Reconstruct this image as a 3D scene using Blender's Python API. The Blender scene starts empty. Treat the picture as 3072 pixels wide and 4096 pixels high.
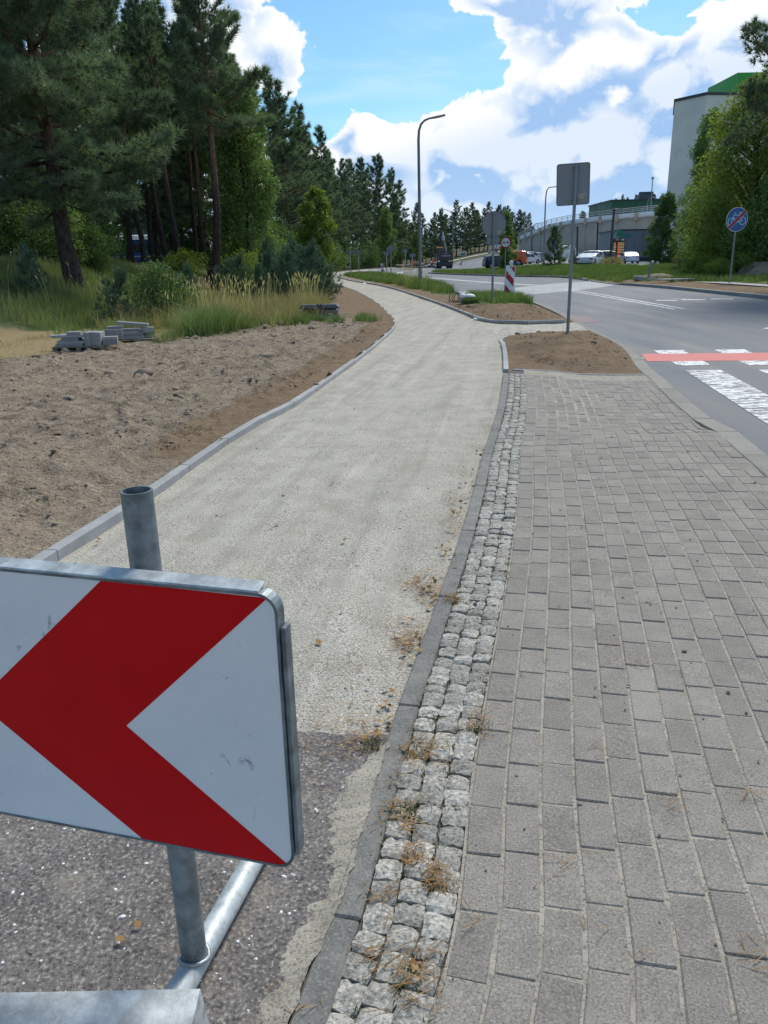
import bpy, math, random
import numpy as np
from mathutils import Vector, Matrix, Euler
from mathutils.geometry import delaunay_2d_cdt

random.seed(7)
rng = np.random.default_rng(7)
scene = bpy.context.scene
COL = scene.collection
PI = math.pi

# ------------------------------------------------------------------ camera
PITCH = math.atan((2048 - 1040) / 3078)
cam_data = bpy.data.cameras.new('camera')
cam_data.sensor_fit = 'VERTICAL'
cam_data.sensor_height = 24.0
cam_data.lens = 24.0 * 3078 / 4096
cam_data.clip_start = 0.05
cam_data.clip_end = 3000
cam = bpy.data.objects.new('camera', cam_data)
COL.objects.link(cam)
cam.matrix_world = (Matrix.Translation((0, 0, 1.6)) @ Matrix.Rotation(PI / 2 - PITCH, 4, 'X')
                    @ Matrix.Rotation(-0.02, 4, 'Z'))
scene.camera = cam

# ------------------------------------------------------------------ sun, sky, exposure
SUN_AZ, SUN_EL = math.radians(28), math.radians(50)
sun_data = bpy.data.lights.new('sun', 'SUN')
sun_data.energy = 2.5
sun_data.angle = math.radians(18)
sun_data.color = (1.0, 0.93, 0.82)
sun = bpy.data.objects.new('sun', sun_data)
COL.objects.link(sun)
sdir = Vector((math.sin(SUN_AZ) * math.cos(SUN_EL), math.cos(SUN_AZ) * math.cos(SUN_EL), math.sin(SUN_EL)))
sun.rotation_euler = (-sdir).to_track_quat('-Z', 'Y').to_euler()
sun.location = sdir * 200

scene.view_settings.view_transform = 'Standard'
scene.view_settings.look = 'None'
scene.view_settings.exposure = 0.5
scene.view_settings.gamma = 1.0
scene.view_settings.use_curve_mapping = False
try:
    scene.cycles.use_denoising = True
    scene.cycles.max_bounces = 4
    scene.cycles.transparent_max_bounces = 6
except Exception:
    pass


class NT:
    """small helper to write node trees"""
    def __init__(s, tree):
        s.t = tree; s.N = tree.nodes; s.L = tree.links
    def node(s, typ, **kw):
        n = s.N.new(typ)
        for k, v in kw.items(): setattr(n, k, v)
        return n
    def put(s, sock, v):
        if isinstance(v, bpy.types.NodeSocket): s.L.new(v, sock)
        elif v is not None:
            if sock.type == 'RGBA' and len(v) == 3: v = (*v, 1)
            sock.default_value = v
    def m(s, op, a, b=None, c=None, clamp=False):
        n = s.node('ShaderNodeMath', operation=op, use_clamp=clamp)
        for i, v in enumerate((a, b, c)):
            if v is not None: s.put(n.inputs[i], v)
        return n.outputs[0]
    def add(s, a, b): return s.m('ADD', a, b)
    def sub(s, a, b): return s.m('SUBTRACT', a, b)
    def mul(s, a, b): return s.m('MULTIPLY', a, b)
    def ss(s, v, lo, hi, a=0.0, b=1.0):
        n = s.node('ShaderNodeMapRange', interpolation_type='SMOOTHSTEP')
        for i, x in enumerate((v, lo, hi, a, b)): s.put(n.inputs[i], x)
        return n.outputs[0]
    def lin(s, v, lo, hi, a=0.0, b=1.0):
        n = s.node('ShaderNodeMapRange')
        for i, x in enumerate((v, lo, hi, a, b)): s.put(n.inputs[i], x)
        return n.outputs[0]
    def noise(s, vec, scale, detail=4, rough=0.55, dist=0.0, dim='3D'):
        n = s.node('ShaderNodeTexNoise', noise_dimensions=dim)
        if vec is not None: s.L.new(vec, n.inputs['Vector'])
        n.inputs['Scale'].default_value = scale; n.inputs['Detail'].default_value = detail
        n.inputs['Roughness'].default_value = rough; n.inputs['Distortion'].default_value = dist
        return n.outputs[0]
    def voro(s, vec, scale, feature='F1', detail=0.0, out='Distance', rand=1.0):
        n = s.node('ShaderNodeTexVoronoi', feature=feature)
        if vec is not None: s.L.new(vec, n.inputs['Vector'])
        n.inputs['Scale'].default_value = scale; n.inputs['Randomness'].default_value = rand
        if 'Detail' in n.inputs: n.inputs['Detail'].default_value = detail
        return n.outputs[out]
    def mix(s, f, a, b, blend='MIX'):
        n = s.node('ShaderNodeMix', data_type='RGBA', blend_type=blend)
        s.put(n.inputs[0], f); s.put(n.inputs[6], a); s.put(n.inputs[7], b)
        return n.outputs[2]
    def vec(s, x, y, z):
        n = s.node('ShaderNodeCombineXYZ')
        for i, v in enumerate((x, y, z)): s.put(n.inputs[i], v)
        return n.outputs[0]
    def sep(s, v):
        n = s.node('ShaderNodeSeparateXYZ'); s.L.new(v, n.inputs[0]); return n.outputs
    def scale(s, v, k):
        n = s.node('ShaderNodeVectorMath', operation='MULTIPLY')
        s.L.new(v, n.inputs[0]); n.inputs[1].default_value = k
        return n.outputs[0]
    def bump(s, h, strength=0.5, dist=0.01):
        n = s.node('ShaderNodeBump')
        n.inputs['Strength'].default_value = strength; n.inputs['Distance'].default_value = dist
        s.L.new(h, n.inputs['Height'])
        return n.outputs[0]


def build_world():
    w = bpy.data.worlds.new('World'); scene.world = w
    w.use_nodes = True
    t = w.node_tree; t.nodes.clear(); q = NT(t)
    out = q.node('ShaderNodeOutputWorld'); bg = q.node('ShaderNodeBackground')
    sky = q.node('ShaderNodeTexSky', sky_type='NISHITA')
    sky.sun_disc = False; sky.sun_elevation = SUN_EL; sky.sun_rotation = SUN_AZ
    sky.air_density = 1.0; sky.dust_density = 0.6; sky.ozone_density = 2.0
    bg.inputs['Strength'].default_value = 0.1
    coord = q.node('ShaderNodeTexCoord').outputs['Generated']
    x, y, z = q.sep(coord)
    az0 = q.m('ARCTAN2', x, y); el0 = q.m('ARCSINE', z)
    # (azimuth, elevation, radius_az, radius_el, weight) of cloud heaps in radians
    heaps = [(-0.16, 0.245, 0.085, 0.045, .62), (-0.115, 0.205, 0.035, 0.030, .42), (-0.25, 0.28, .10, .07, .55), (-.30, .18, .10, .06, .3),
             (0.19, 0.262, 0.085, 0.030, 1.0), (0.12, 0.275, 0.06, 0.02, .6), (0.155, 0.222, .03, .018, .3), (.235, .222, .05, .02, .4),
             (0.057, 0.221, 0.012, 0.014, .36), (.075, .212, .008, .01, .25), (.36, .25, .03, .02, -.1),
             (0.01, 0.225, 0.075, 0.05, -.75), (0.02, 0.185, 0.06, 0.022, -.4), (0.10, 0.225, .03, .022, -.35), (0.325, 0.235, .035, .022, -.55), (-.02, .30, .08, .05, -.5)]
    # wide-ranging heaps for the rest of the sky come from the noise alone
    g_sum = None
    for a, e, ra, re, wt in heaps:
        dx = q.mul(q.sub(az0, a), 1 / ra); dy = q.mul(q.sub(el0, e), 1 / re)
        g = q.mul(q.m('EXPONENT', q.mul(q.add(q.mul(dx, dx), q.mul(dy, dy)), -1.0)), wt)
        g_sum = g if g_sum is None else q.add(g_sum, g)
    def line_at(sa): return q.add(q.mul(sa, 0.27), 0.152)
    sa0 = q.m('SINE', az0)
    def flat_noise(v, sc, det, rough, dist=0.0): return q.noise(v, sc, det, rough, dist, '2D')
    def heap_lumps(v, sc):
        n = q.node('ShaderNodeTexVoronoi', voronoi_dimensions='2D', feature='F1'); q.L.new(v, n.inputs['Vector']); n.inputs['Scale'].default_value = sc
        d = n.outputs['Distance']; return q.sub(1.0, q.mul(q.mul(d, d), 1.3))
    def density(sa, el, det, fine):
        v = q.vec(sa, q.mul(el, 1.30), 0.0)
        fb = flat_noise(v, 12.0, det, .58, .2)
        d = q.add(q.mul(fb, 1.45), q.mul(flat_noise(v, 2.6, 1, .5), .5))
        d = q.add(d, q.mul(heap_lumps(v, 15.0), .34))
        if fine:
            wv = q.node('ShaderNodeVectorMath', operation='ADD'); q.L.new(v, wv.inputs[0]); q.L.new(q.vec(q.mul(fb, .05), q.mul(fb, .03), 0.0), wv.inputs[1])
            d = q.add(d, q.add(q.mul(heap_lumps(wv.outputs[0], 42.0), .17), q.mul(heap_lumps(wv.outputs[0], 95.0), .07)))
        else: d = q.add(d, .19)
        bank = q.ss(q.sub(line_at(sa), el), -0.028, 0.030)
        return q.add(d, q.sub(q.mul(bank, 0.86 if fine else 0.22), 1.63 if fine else 1.15))
    d0 = q.add(density(sa0, el0, 7, True), g_sum)
    bank0 = q.ss(q.sub(line_at(sa0), el0), -0.028, 0.030)
    dl = q.add(density(sa0, el0, 2, False), g_sum)
    d1 = q.add(density(q.add(sa0, 0.012), q.add(el0, 0.034), 1, False), g_sum)
    alpha = q.ss(d0, 0.0, 0.10)
    up = q.add(q.sub(dl, d1), q.mul(q.sub(d0, q.add(dl, q.sub(q.mul(bank0, .48), .48))), .9))
    shade = q.lin(up, 0.24, -0.15)
    thick = q.ss(d0, 0.05, 0.50)
    base = q.ss(q.sub(line_at(sa0), el0), 0.01, 0.07, 0.0, 0.42)
    dark = q.m('MINIMUM', q.mul(thick, q.add(q.mul(shade, 0.95), base)), 1.0)
    ccol = q.mix(dark, (7.4, 7.5, 7.6), (2.6, 4.1, 6.4))
    # pale streaky veil in the open blue
    vv = q.vec(q.mul(az0, 1.2), q.mul(el0, 5.0), 0.3)
    veil = q.mul(q.ss(q.noise(vv, 4.0, 4, .6, .6), .42, .8), .42)
    tint = q.mix(1.0, sky.outputs[0], (0.62, 0.90, 1.0), 'MULTIPLY')
    blue = q.mix(veil, tint, (5.2, 6.6, 7.7))
    hz = q.ss(el0, 0.0, 0.13, 0.35, 0.0)
    c = q.mix(alpha, blue, ccol)
    c = q.mix(hz, c, (5.4, 6.7, 7.7))
    q.L.new(c, bg.inputs['Color']); q.L.new(bg.outputs[0], out.inputs[0])
build_world()

# ------------------------------------------------------------------ materials
MATS = {}
def base_mat(name, rough=0.8, metallic=0.0, spec=None):
    m = bpy.data.materials.new(name); m.use_nodes = True
    q = NT(m.node_tree)
    b = next(n for n in q.N if n.type == 'BSDF_PRINCIPLED')
    b.inputs['Roughness'].default_value = rough
    b.inputs['Metallic'].default_value = metallic
    if spec is not None: b.inputs['Specular IOR Level'].default_value = spec
    MATS[name] = m
    return m, q, b

def coords(q, kind='Object'):
    if kind == 'World': return q.node('ShaderNodeNewGeometry').outputs['Position']
    return q.node('ShaderNodeTexCoord').outputs[kind]

def piece_random(q):
    o = q.node('ShaderNodeObjectInfo').outputs['Random']
    i = q.node('ShaderNodeNewGeometry').outputs['Random Per Island']
    return q.m('FRACT', q.add(q.mul(o, 7.31), q.mul(i, 3.17)))

def simple(name, c, rough=0.6, metallic=0.0, var=0.18, scale=6.0, bump=0.0, bscale=60.0, spec=None, kind='Object', dirt=None):
    """a painted / plain surface with slight mottling, wear and relief"""
    m, q, b = base_mat(name, rough, metallic, spec)
    v = coords(q, kind)
    n = q.noise(v, scale, 5, .6)
    c = Vector(c)
    col = q.mix(q.ss(n, .3, .7), tuple(c * (1 - var)), tuple(c * (1 + var)))
    if dirt:
        d = q.ss(q.noise(v, scale * 2.3, 6, .65, .4), .52, .72)
        col = q.mix(q.mul(d, dirt[3]), col, dirt[:3])
    q.L.new(col, b.inputs['Base Color'])
    q.L.new(q.lin(n, .3, .7, rough * .85, min(1, rough * 1.12)), b.inputs['Roughness'])
    if bump:
        q.L.new(q.bump(q.noise(v, bscale, 3, .6), bump, .004), b.inputs['Normal'])
    return m

def stone(name, c1, c2, dark, light, scale=5.0, speck=150.0, rough=.85, vary=.22, bump=.5, bd=.004, kind='World', spk=.5, stain=None, tracks=False):
    """granular concrete or stone: broad mottling, dark and light grains, one tone per piece"""
    m, q, b = base_mat(name, rough)
    v = coords(q, kind)
    col = q.mix(q.ss(q.noise(v, scale, 5, .6), .32, .68), c1, c2)
    g = q.noise(v, speck, 2, .6)
    col = q.mix(q.mul(q.ss(g, .53, .68), spk), col, light)
    col = q.mix(q.mul(q.ss(g, .47, .33), spk), col, dark)
    if tracks:
        rot = q.node('ShaderNodeVectorRotate', rotation_type='Z_AXIS'); q.L.new(v, rot.inputs['Vector']); rot.inputs['Angle'].default_value = .18
        tr = q.noise(q.scale(rot.outputs[0], (5.0, .35, 1)), 1.0, 5, .6, .3)
        col = q.mix(q.mul(q.ss(tr, .50, .66), .4), col, (.27, .25, .205)); col = q.mix(q.mul(q.ss(tr, .46, .32), .4), col, (.56, .53, .46))
    if stain:
        col = q.mix(q.mul(q.ss(q.noise(v, stain[3], 6, .65, .5), .5, .75), stain[4]), col, stain[:3])
    r = piece_random(q)
    k = q.lin(r, 0, 1, 1 - vary, 1 + vary)
    hsv = q.node('ShaderNodeHueSaturation')
    q.L.new(col, hsv.inputs['Color']); q.L.new(k, hsv.inputs['Value'])
    q.L.new(hsv.outputs[0], b.inputs['Base Color'])
    h = q.add(g, q.mul(q.noise(v, speck * .3, 3, .6), .7))
    q.L.new(q.bump(h, bump, bd), b.inputs['Normal'])
    return m

stone('gravel', (.46, .43, .365), (.36, .335, .28), (.13, .122, .105), (.66, .63, .55), 3.2, 105, .95, 0, 1.0, .008, spk=.85, stain=(.29, .262, .205, 1.3, .5), tracks=True)
stone('old_asphalt', (.165, .15, .143), (.118, .107, .103), (.04, .036, .036), (.36, .33, .28), 4, 95, .9, 0, .8, .005, spk=.8, stain=(.29, .26, .21, 5, .55))
stone('edging_new', (.36, .37, .37), (.30, .305, .305), (.2, .2, .2), (.5, .5, .5), 5, 160, .85, .10, .3, .002, spk=.35)
stone('edging_old', (.21, .205, .19), (.15, .147, .137), (.07, .07, .065), (.36, .35, .32), 9, 150, .9, .10, .4, .002, spk=.45, stain=(.30, .28, .24, 5, .5))
stone('paver', (.262, .238, .205), (.212, .192, .165), (.085, .08, .072), (.40, .38, .35), 7, 170, .88, .11, .6, .003, spk=.6, stain=(.35, .32, .275, 1.3, .42))
stone('cobble', (.385, .37, .325), (.25, .24, .21), (.09, .09, .085), (.56, .54, .49), 14, 85, .85, .26, .8, .006, spk=.75, stain=(.33, .28, .21, 7, .5))
stone('kerb_concrete', (.27, .255, .225), (.225, .212, .187), (.12, .115, .1), (.40, .38, .34), 4, 140, .9, .10, .3, .002, spk=.4, stain=(.17, .16, .14, 2.4, .35))
stone('joint_sand', (.40, .365, .30), (.29, .265, .215), (.05, .045, .04), (.45, .42, .35), 9, 120, .98, 0, .8, .004, spk=.6, stain=(.06, .055, .045, 6, .6))
stone('joint_dirt', (.15, .135, .105), (.07, .062, .048), (.015, .014, .012), (.2, .19, .16), 9, 120, .98, 0, .8, .006, spk=.6, stain=(.16, .15, .10, 4, .4))
stone('slab_concrete', (.30, .31, .31), (.24, .245, .245), (.14, .14, .14), (.42, .43, .43), 5, 140, .88, .22, .3, .002, kind='Object', spk=.35)

def road_mat():
    m, q, b = base_mat('asphalt', .8)
    v = coords(q, 'World')
    vs = q.scale(v, (1.2, .16, 1))
    tracks = q.noise(vs, 1.3, 3, .5)
    n = q.noise(v, 70, 3, .65)
    col = q.mix(q.ss(tracks, .35, .65), (.084, .093, .105), (.128, .142, .16))
    col = q.mix(q.mul(q.ss(n, .54, .7), .6), col, (.27, .28, .29))
    col = q.mix(q.mul(q.ss(n, .45, .3), .6), col, (.035, .037, .04))
    col = q.mix(q.mul(q.ss(q.noise(v, .5, 5, .6), .55, .75), .35), col, (.21, .21, .2))
    q.L.new(col, b.inputs['Base Color'])
    q.L.new(q.bump(n, .6, .006), b.inputs['Normal'])
    q.L.new(q.lin(tracks, .3, .7, .62, .85), b.inputs['Roughness'])
road_mat()

def paint_mat(name, c, wear, under=(.11, .115, .125), stretch=(1, 1, 1), scale=9):
    m, q, b = base_mat(name, .7)
    v = q.scale(coords(q, 'World'), stretch)
    n = q.noise(v, scale, 8, .72, .6)
    f = q.ss(n, wear, wear + .05)
    col = q.mix(f, under, c)
    col = q.mix(q.mul(q.ss(q.noise(v, 60, 3), .5, .7), .25), col, tuple(Vector(c) * .75))
    q.L.new(col, b.inputs['Base Color'])
    q.L.new(q.bump(f, .25, .003), b.inputs['Normal'])
paint_mat('road_white', (.72, .73, .72), .43)
paint_mat('road_white_worn', (.74, .75, .74), .475, stretch=(1.0, 2.6, 1), scale=6)
paint_mat('road_white_far', (.66, .68, .70), .36)
paint_mat('road_red', (.56, .13, .115), .36, under=(.30, .12, .11), scale=5)
paint_mat('red_spray', (.42, .10, .09), .52)
paint_mat('dusty_track', (.42, .43, .42), .5, under=(.24, .255, .27), stretch=(.35, 2.6, 1), scale=1.7)
paint_mat('green_spray', (.33, .62, .25), .5, under=(.24, .23, .2))

def ground_mat():
    m, q, b = base_mat('ground_soil', .97, spec=.15)
    v = coords(q, 'World')
    def att(n):
        a = q.node('ShaderNodeAttribute', attribute_name=n); return a.outputs['Fac']
    big = q.noise(v, .55, 5, .6); mid = q.noise(v, 4.0, 6, .65); fine = q.noise(v, 45, 4, .7)
    soil = q.mix(q.ss(mid, .36, .64), (.20, .16, .118), (.36, .295, .222))
    soil = q.mix(q.mul(q.ss(big, .42, .65), .7), soil, (.36, .285, .205))
    soil = q.mix(q.mul(q.ss(fine, .50, .34), .8), soil, (.07, .054, .04))
    soil = q.mix(q.mul(q.ss(fine, .55, .72), .45), soil, (.44, .37, .28))
    sand = q.mix(q.ss(mid, .3, .7), (.27, .195, .125), (.20, .140, .088))
    sand = q.mix(q.mul(q.ss(fine, .47, .3), .5), sand, (.09, .062, .04))
    c = q.mix(q.ss(q.add(att('sand'), q.mul(q.sub(mid, .5), .6)), .4, .6), soil, sand)
    straw = q.mix(fine, (.40, .32, .17), (.27, .20, .105))
    c = q.mix(q.ss(q.add(att('straw'), q.mul(q.sub(mid, .5), 1.2)), .35, .65), c, straw)
    grass = q.mix(q.ss(mid, .35, .65), (.075, .115, .035), (.13, .165, .06))
    grass = q.mix(q.mul(fine, .5), grass, (.17, .16, .085))
    c = q.mix(q.ss(q.add(att('grass'), q.mul(q.sub(mid, .5), 1.0)), .38, .62), c, grass)
    litter = q.mix(q.ss(mid, .35, .65), (.10, .075, .045), (.07, .075, .03))
    c = q.mix(q.ss(q.add(att('forest'), q.mul(q.sub(mid, .5), .8)), .4, .6), c, litter)
    q.L.new(c, b.inputs['Base Color'])
    q.L.new(q.bump(q.add(q.add(mid, q.mul(q.noise(v, 16, 4, .65), .8)), q.mul(fine, .45)), 1.0, .045), b.inputs['Normal'])
ground_mat()

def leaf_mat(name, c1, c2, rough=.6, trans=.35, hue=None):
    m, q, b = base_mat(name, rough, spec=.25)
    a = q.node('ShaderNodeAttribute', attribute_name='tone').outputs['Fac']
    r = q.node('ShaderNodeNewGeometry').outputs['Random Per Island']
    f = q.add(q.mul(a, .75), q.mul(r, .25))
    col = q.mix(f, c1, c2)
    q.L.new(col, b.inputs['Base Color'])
    tr = q.node('ShaderNodeBsdfTranslucent')
    q.L.new(q.mix(1.0, col, (1.1, 1.25, .6), 'MULTIPLY'), tr.inputs['Color'])
    mx = q.node('ShaderNodeMixShader'); mx.inputs[0].default_value = trans
    out = next(n for n in q.N if n.type == 'OUTPUT_MATERIAL')
    q.L.new(b.outputs[0], mx.inputs[1]); q.L.new(tr.outputs[0], mx.inputs[2]); q.L.new(mx.outputs[0], out.inputs[0])
    return m
leaf_mat('pine_needles', (.058, .092, .062), (.225, .30, .195), trans=.30)
leaf_mat('pine_needles_young', (.042, .085, .06), (.13, .22, .15), trans=.25)
leaf_mat('leaves_dark', (.042, .085, .03), (.155, .24, .085))
leaf_mat('leaves_mid', (.08, .145, .042), (.25, .345, .12))
leaf_mat('leaves_bright', (.09, .15, .025), (.24, .30, .07), trans=.45)
leaf_mat('leaves_maple', (.10, .15, .034), (.34, .39, .11), trans=.48)
leaf_mat('grass_blades', (.10, .14, .045), (.30, .33, .15), trans=.38)
leaf_mat('grass_green', (.085, .135, .045), (.24, .31, .125), trans=.38)
leaf_mat('grass_dry', (.26, .20, .09), (.46, .38, .21), trans=.3)
leaf_mat('plume', (.36, .29, .16), (.60, .52, .36), trans=.4)
leaf_mat('brown_needles', (.16, .075, .028), (.40, .24, .09), trans=.1)
leaf_mat('moss', (.085, .09, .03), (.20, .19, .075), trans=.1)
leaf_mat('clods', (.17, .135, .10), (.33, .27, .205), rough=.95, trans=.0)

leaf_mat('island_clods', (.13, .092, .06), (.27, .20, .135), rough=.95, trans=.0)
def bark_mat():
    m, q, b = base_mat('pine_bark', .95, spec=.1)
    v = coords(q, 'Object'); z = q.sep(v)[2]
    vs = q.scale(v, (1, 1, .25))
    n = q.noise(vs, 14, 5, .7)
    low = q.mix(q.ss(n, .35, .65), (.028, .023, .021), (.085, .070, .062))
    up = q.mix(q.ss(n, .35, .65), (.135, .082, .058), (.26, .165, .112))
    f = q.ss(q.add(z, q.mul(n, 2.0)), 4.5, 8.5)
    q.L.new(q.mix(f, low, up), b.inputs['Base Color'])
    q.L.new(q.bump(n, 1.0, .04), b.inputs['Normal'])
    m, q, b = base_mat('dark_bark', .95, spec=.1)
    n = q.noise(q.scale(coords(q, 'Object'), (1, 1, .3)), 16, 5, .7)
    q.L.new(q.mix(q.ss(n, .35, .65), (.035, .030, .026), (.11, .095, .08)), b.inputs['Base Color'])
    q.L.new(q.bump(n, 1.0, .03), b.inputs['Normal'])
    m, q, b = base_mat('birch_bark', .8)
    n = q.noise(q.scale(coords(q, 'Object'), (2, 2, 6)), 2.0, 5, .7)
    q.L.new(q.mix(q.ss(n, .52, .62), (.46, .42, .38), (.07, .06, .055)), b.inputs['Base Color'])
bark_mat()

simple('galvanised', (.34, .38, .40), .48, .55, .25, 9, .15, 120, dirt=(.55, .58, .6, .25))
simple('galvanised_dark', (.20, .235, .255), .5, .5, .4, 16, .15, 120, dirt=(.42, .46, .47, .4))
simple('galvanised_pale', (.46, .50, .51), .55, .3, .3, 14, .2, 120, dirt=(.26, .25, .22, .55))
simple('sign_back', (.215, .235, .25), .6, .2, .06, 3)
simple('sign_rim', (.13, .145, .16), .55, .3, .08, 4)
simple('pole_grey', (.20, .225, .25), .55, .3, .08, 3)
simple('pole_pale', (.36, .38, .39), .55, .3, .08, 3)
simple('label_yellow', (.55, .42, .18), .6, var=.05)
simple('label_grey', (.38, .38, .37), .6, var=.05)
simple('sign_white', (.72, .74, .76), .4, var=.04, scale=3)
simple('sign_red', (.36, .010, .026), .4, var=.08, scale=3)
simple('sign_blue', (.008, .10, .32), .4, var=.06, scale=3)
simple('sign_lightblue', (.42, .62, .86), .4, var=.04)
simple('black_plain', (.015, .016, .018), .6, var=.2)
simple('rubber', (.018, .018, .019), .85, var=.3)
simple('plastic_dark', (.055, .062, .07), .55, var=.2, scale=8)
simple('plastic_black', (.02, .021, .023), .5, var=.2)
simple('wood_pale', (.45, .36, .24), .85, var=.2, scale=5)
simple('wood_grey', (.20, .165, .125), .9, var=.25, scale=5)
simple('sack_white', (.74, .75, .76), .8, var=.08, scale=5, bump=.6, bscale=14)
simple('wall_concrete', (.52, .435, .35), .9, var=.09, scale=.35, bump=.2, bscale=6, dirt=(.38, .325, .265, .35))
simple('wall_joint', (.40, .345, .285), .9, var=.05)
simple('white_concrete', (.86, .86, .84), .85, var=.08, scale=.6, dirt=(.35, .36, .36, .3))
simple('grey_cladding', (.17, .20, .24), .55, var=.06, scale=.5)
simple('dark_trim', (.035, .042, .052), .5, var=.08)
simple('green_cladding', (.03, .12, .065), .6, var=.1, scale=.3)
simple('tower_wall', (.72, .68, .61), .9, var=.08, scale=.25, dirt=(.45, .43, .39, .35))
simple('green_bright', (.05, .36, .05), .6, var=.06, scale=.3)
simple('roof_unit', (.075, .09, .115), .6, var=.1, scale=.5)
simple('logo_green', (.01, .26, .16), .45, var=.06)
simple('train_blue', (.008, .085, .30), .45, var=.15, scale=.8)
simple('train_roof', (.50, .53, .56), .6, var=.1, scale=.5)
simple('silo_grey', (.30, .32, .34), .7, var=.08, scale=.4)
simple('rust_orange', (.36, .12, .03), .8, var=.25)
simple('glass_dark', (.02, .026, .034), .08, 0, .2, 2, spec=.8)
simple('glass_car', (.055, .085, .115), .06, 0, .2, 2, spec=.9)
for nm, c in dict(car_white=(.74, .76, .78), car_navy=(.008, .022, .075), car_orange=(.62, .115, .018), car_silver=(.36, .38, .40),
                  car_blue=(.01, .06, .30), car_brown=(.085, .035, .022), car_black=(.012, .013, .015), car_paleblue=(.52, .60, .70)).items():
    simple(nm, c, .22, .0, .05, 2, spec=.7)
simple('lamp_red', (.42, .012, .015), .2, var=.1)
simple('alloy', (.40, .41, .42), .35, .7, .1)
simple('digger_grey', (.045, .052, .062), .5, var=.15, scale=2)
simple('digger_orange', (.75, .30, .05), .5, var=.1)
simple('hivis_orange', (.80, .13, .015), .7, var=.12, scale=8)
simple('hivis_stripe', (.75, .75, .66), .5, var=.05)
simple('trousers_dark', (.05, .05, .06), .9, var=.2)
simple('skin', (.42, .24, .16), .6, var=.08)
simple('boots', (.03, .025, .022), .8, var=.2)
simple('tile_rubble', (.36, .31, .24), .9, var=.3, scale=3, bump=.6, bscale=10)
simple('soil_heap', (.265, .205, .155), .97, var=.3, scale=2.5, bump=1.0, bscale=12, dirt=(.14, .105, .075, .5))
simple('lot_paving', (.34, .33, .315), .9, var=.08, scale=.4, kind='World')
simple('lot_asphalt', (.20, .205, .21), .85, var=.1, scale=.3, kind='World')
simple('far_path', (.50, .46, .38), .95, var=.08, scale=.5, kind='World')
simple('far_hill', (.055, .085, .075), .95, var=.3, scale=.05, kind='World')
simple('board_black', (.010, .011, .013), .35, var=.1)

def emit_mat(name, c, s):
    m, q, b = base_mat(name, .5)
    b.inputs['Base Color'].default_value = (*c, 1)
    b.inputs['Emission Color'].default_value = (*c, 1); b.inputs['Emission Strength'].default_value = s
emit_mat('led_amber', (.75, .55, .25), .6)
emit_mat('led_red', (.95, .18, .06), .8)

def sheeting_mat():
    """white retro-reflective sheeting with its honeycomb seams"""
    m, q, b = base_mat('retro_white', .33, spec=.5)
    v = coords(q, 'Object')
    x, y, z = q.sep(v)
    # hexagonal seams from three sine families
    s = 2 * PI / .0042
    def fam(a):
        u = q.add(q.mul(x, math.cos(a) * s), q.mul(z, math.sin(a) * s)); return q.m('COSINE', u)
    hexv = q.add(q.add(fam(0), fam(PI / 3)), fam(2 * PI / 3))
    seam = q.ss(hexv, -.9, -1.35)
    n = q.noise(v, 6, 5, .6)
    col = q.mix(q.ss(n, .3, .7), (.82, .845, .855), (.89, .90, .905))
    col = q.mix(q.mul(seam, .38), col, (.36, .39, .42))
    sc = q.noise(q.scale(v, (1, 1, .35)), 9, 8, .75, 1.2)
    col = q.mix(q.mul(q.ss(sc, .63, .68), .7), col, (.22, .23, .24))
    col = q.mix(q.mul(q.ss(q.noise(v, 24, 6, .7, .8), .65, .71), .6), col, (.25, .25, .25))
    q.L.new(col, b.inputs['Base Color'])
    q.L.new(q.bump(hexv, .06, .0006), b.inputs['Normal'])
    m, q, b = base_mat('retro_red', .5, spec=.18)
    v = coords(q, 'Object')
    n = q.noise(v, 5, 5, .6)
    col = q.mix(q.ss(n, .3, .7), (.60, .004, .007), (.66, .005, .009))
    sc = q.noise(q.scale(v, (1, 1, .3)), 12, 8, .75, 1.5)
    col = q.mix(q.mul(q.ss(sc, .685, .71), .5), col, (.55, .2, .17))
    q.L.new(col, b.inputs['Base Color'])
sheeting_mat()

# ------------------------------------------------------------------ object helpers
def link(o, parent=None):
    COL.objects.link(o)
    if parent is not None: o.parent = parent
    return o

def tag(o, label=None, cat=None, group=None, kind=None):
    if label: o['label'] = label
    if cat: o['category'] = cat
    if group: o['group'] = group
    if kind: o['kind'] = kind
    return o

def empty(name, loc=(0, 0, 0), rz=0.0, label=None, cat=None, group=None):
    o = bpy.data.objects.new(name, None); COL.objects.link(o)
    o.location = loc; o.rotation_euler = (0, 0, rz); o.empty_display_size = .2
    return tag(o, label, cat, group)

def np_mesh(name, V, F, mat, attrs=None, smooth=False):
    """V (n,3); F (m,k) uniform faces"""
    V = np.asarray(V, dtype=np.float32).reshape(-1, 3); F = np.asarray(F, dtype=np.int32)
    me = bpy.data.meshes.new(name)
    m, k = F.shape
    me.vertices.add(len(V)); me.vertices.foreach_set('co', V.ravel())
    me.loops.add(m * k); me.loops.foreach_set('vertex_index', F.ravel())
    me.polygons.add(m)
    me.polygons.foreach_set('loop_start', np.arange(0, m * k, k, dtype=np.int32))
    try: me.polygons.foreach_set('loop_total', np.full(m, k, dtype=np.int32))
    except Exception: pass
    if smooth: me.polygons.foreach_set('use_smooth', np.ones(m, dtype=bool))
    for an, av in (attrs or {}).items():
        a = me.attributes.new(an, 'FLOAT', 'POINT'); a.data.foreach_set('value', np.asarray(av, dtype=np.float32))
    me.update(calc_edges=True)
    if mat: me.materials.append(MATS[mat])
    return me

def obj(name, me, parent=None, loc=None):
    o = bpy.data.objects.new(name, me); link(o, parent)
    if loc is not None: o.location = loc
    return o

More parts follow.
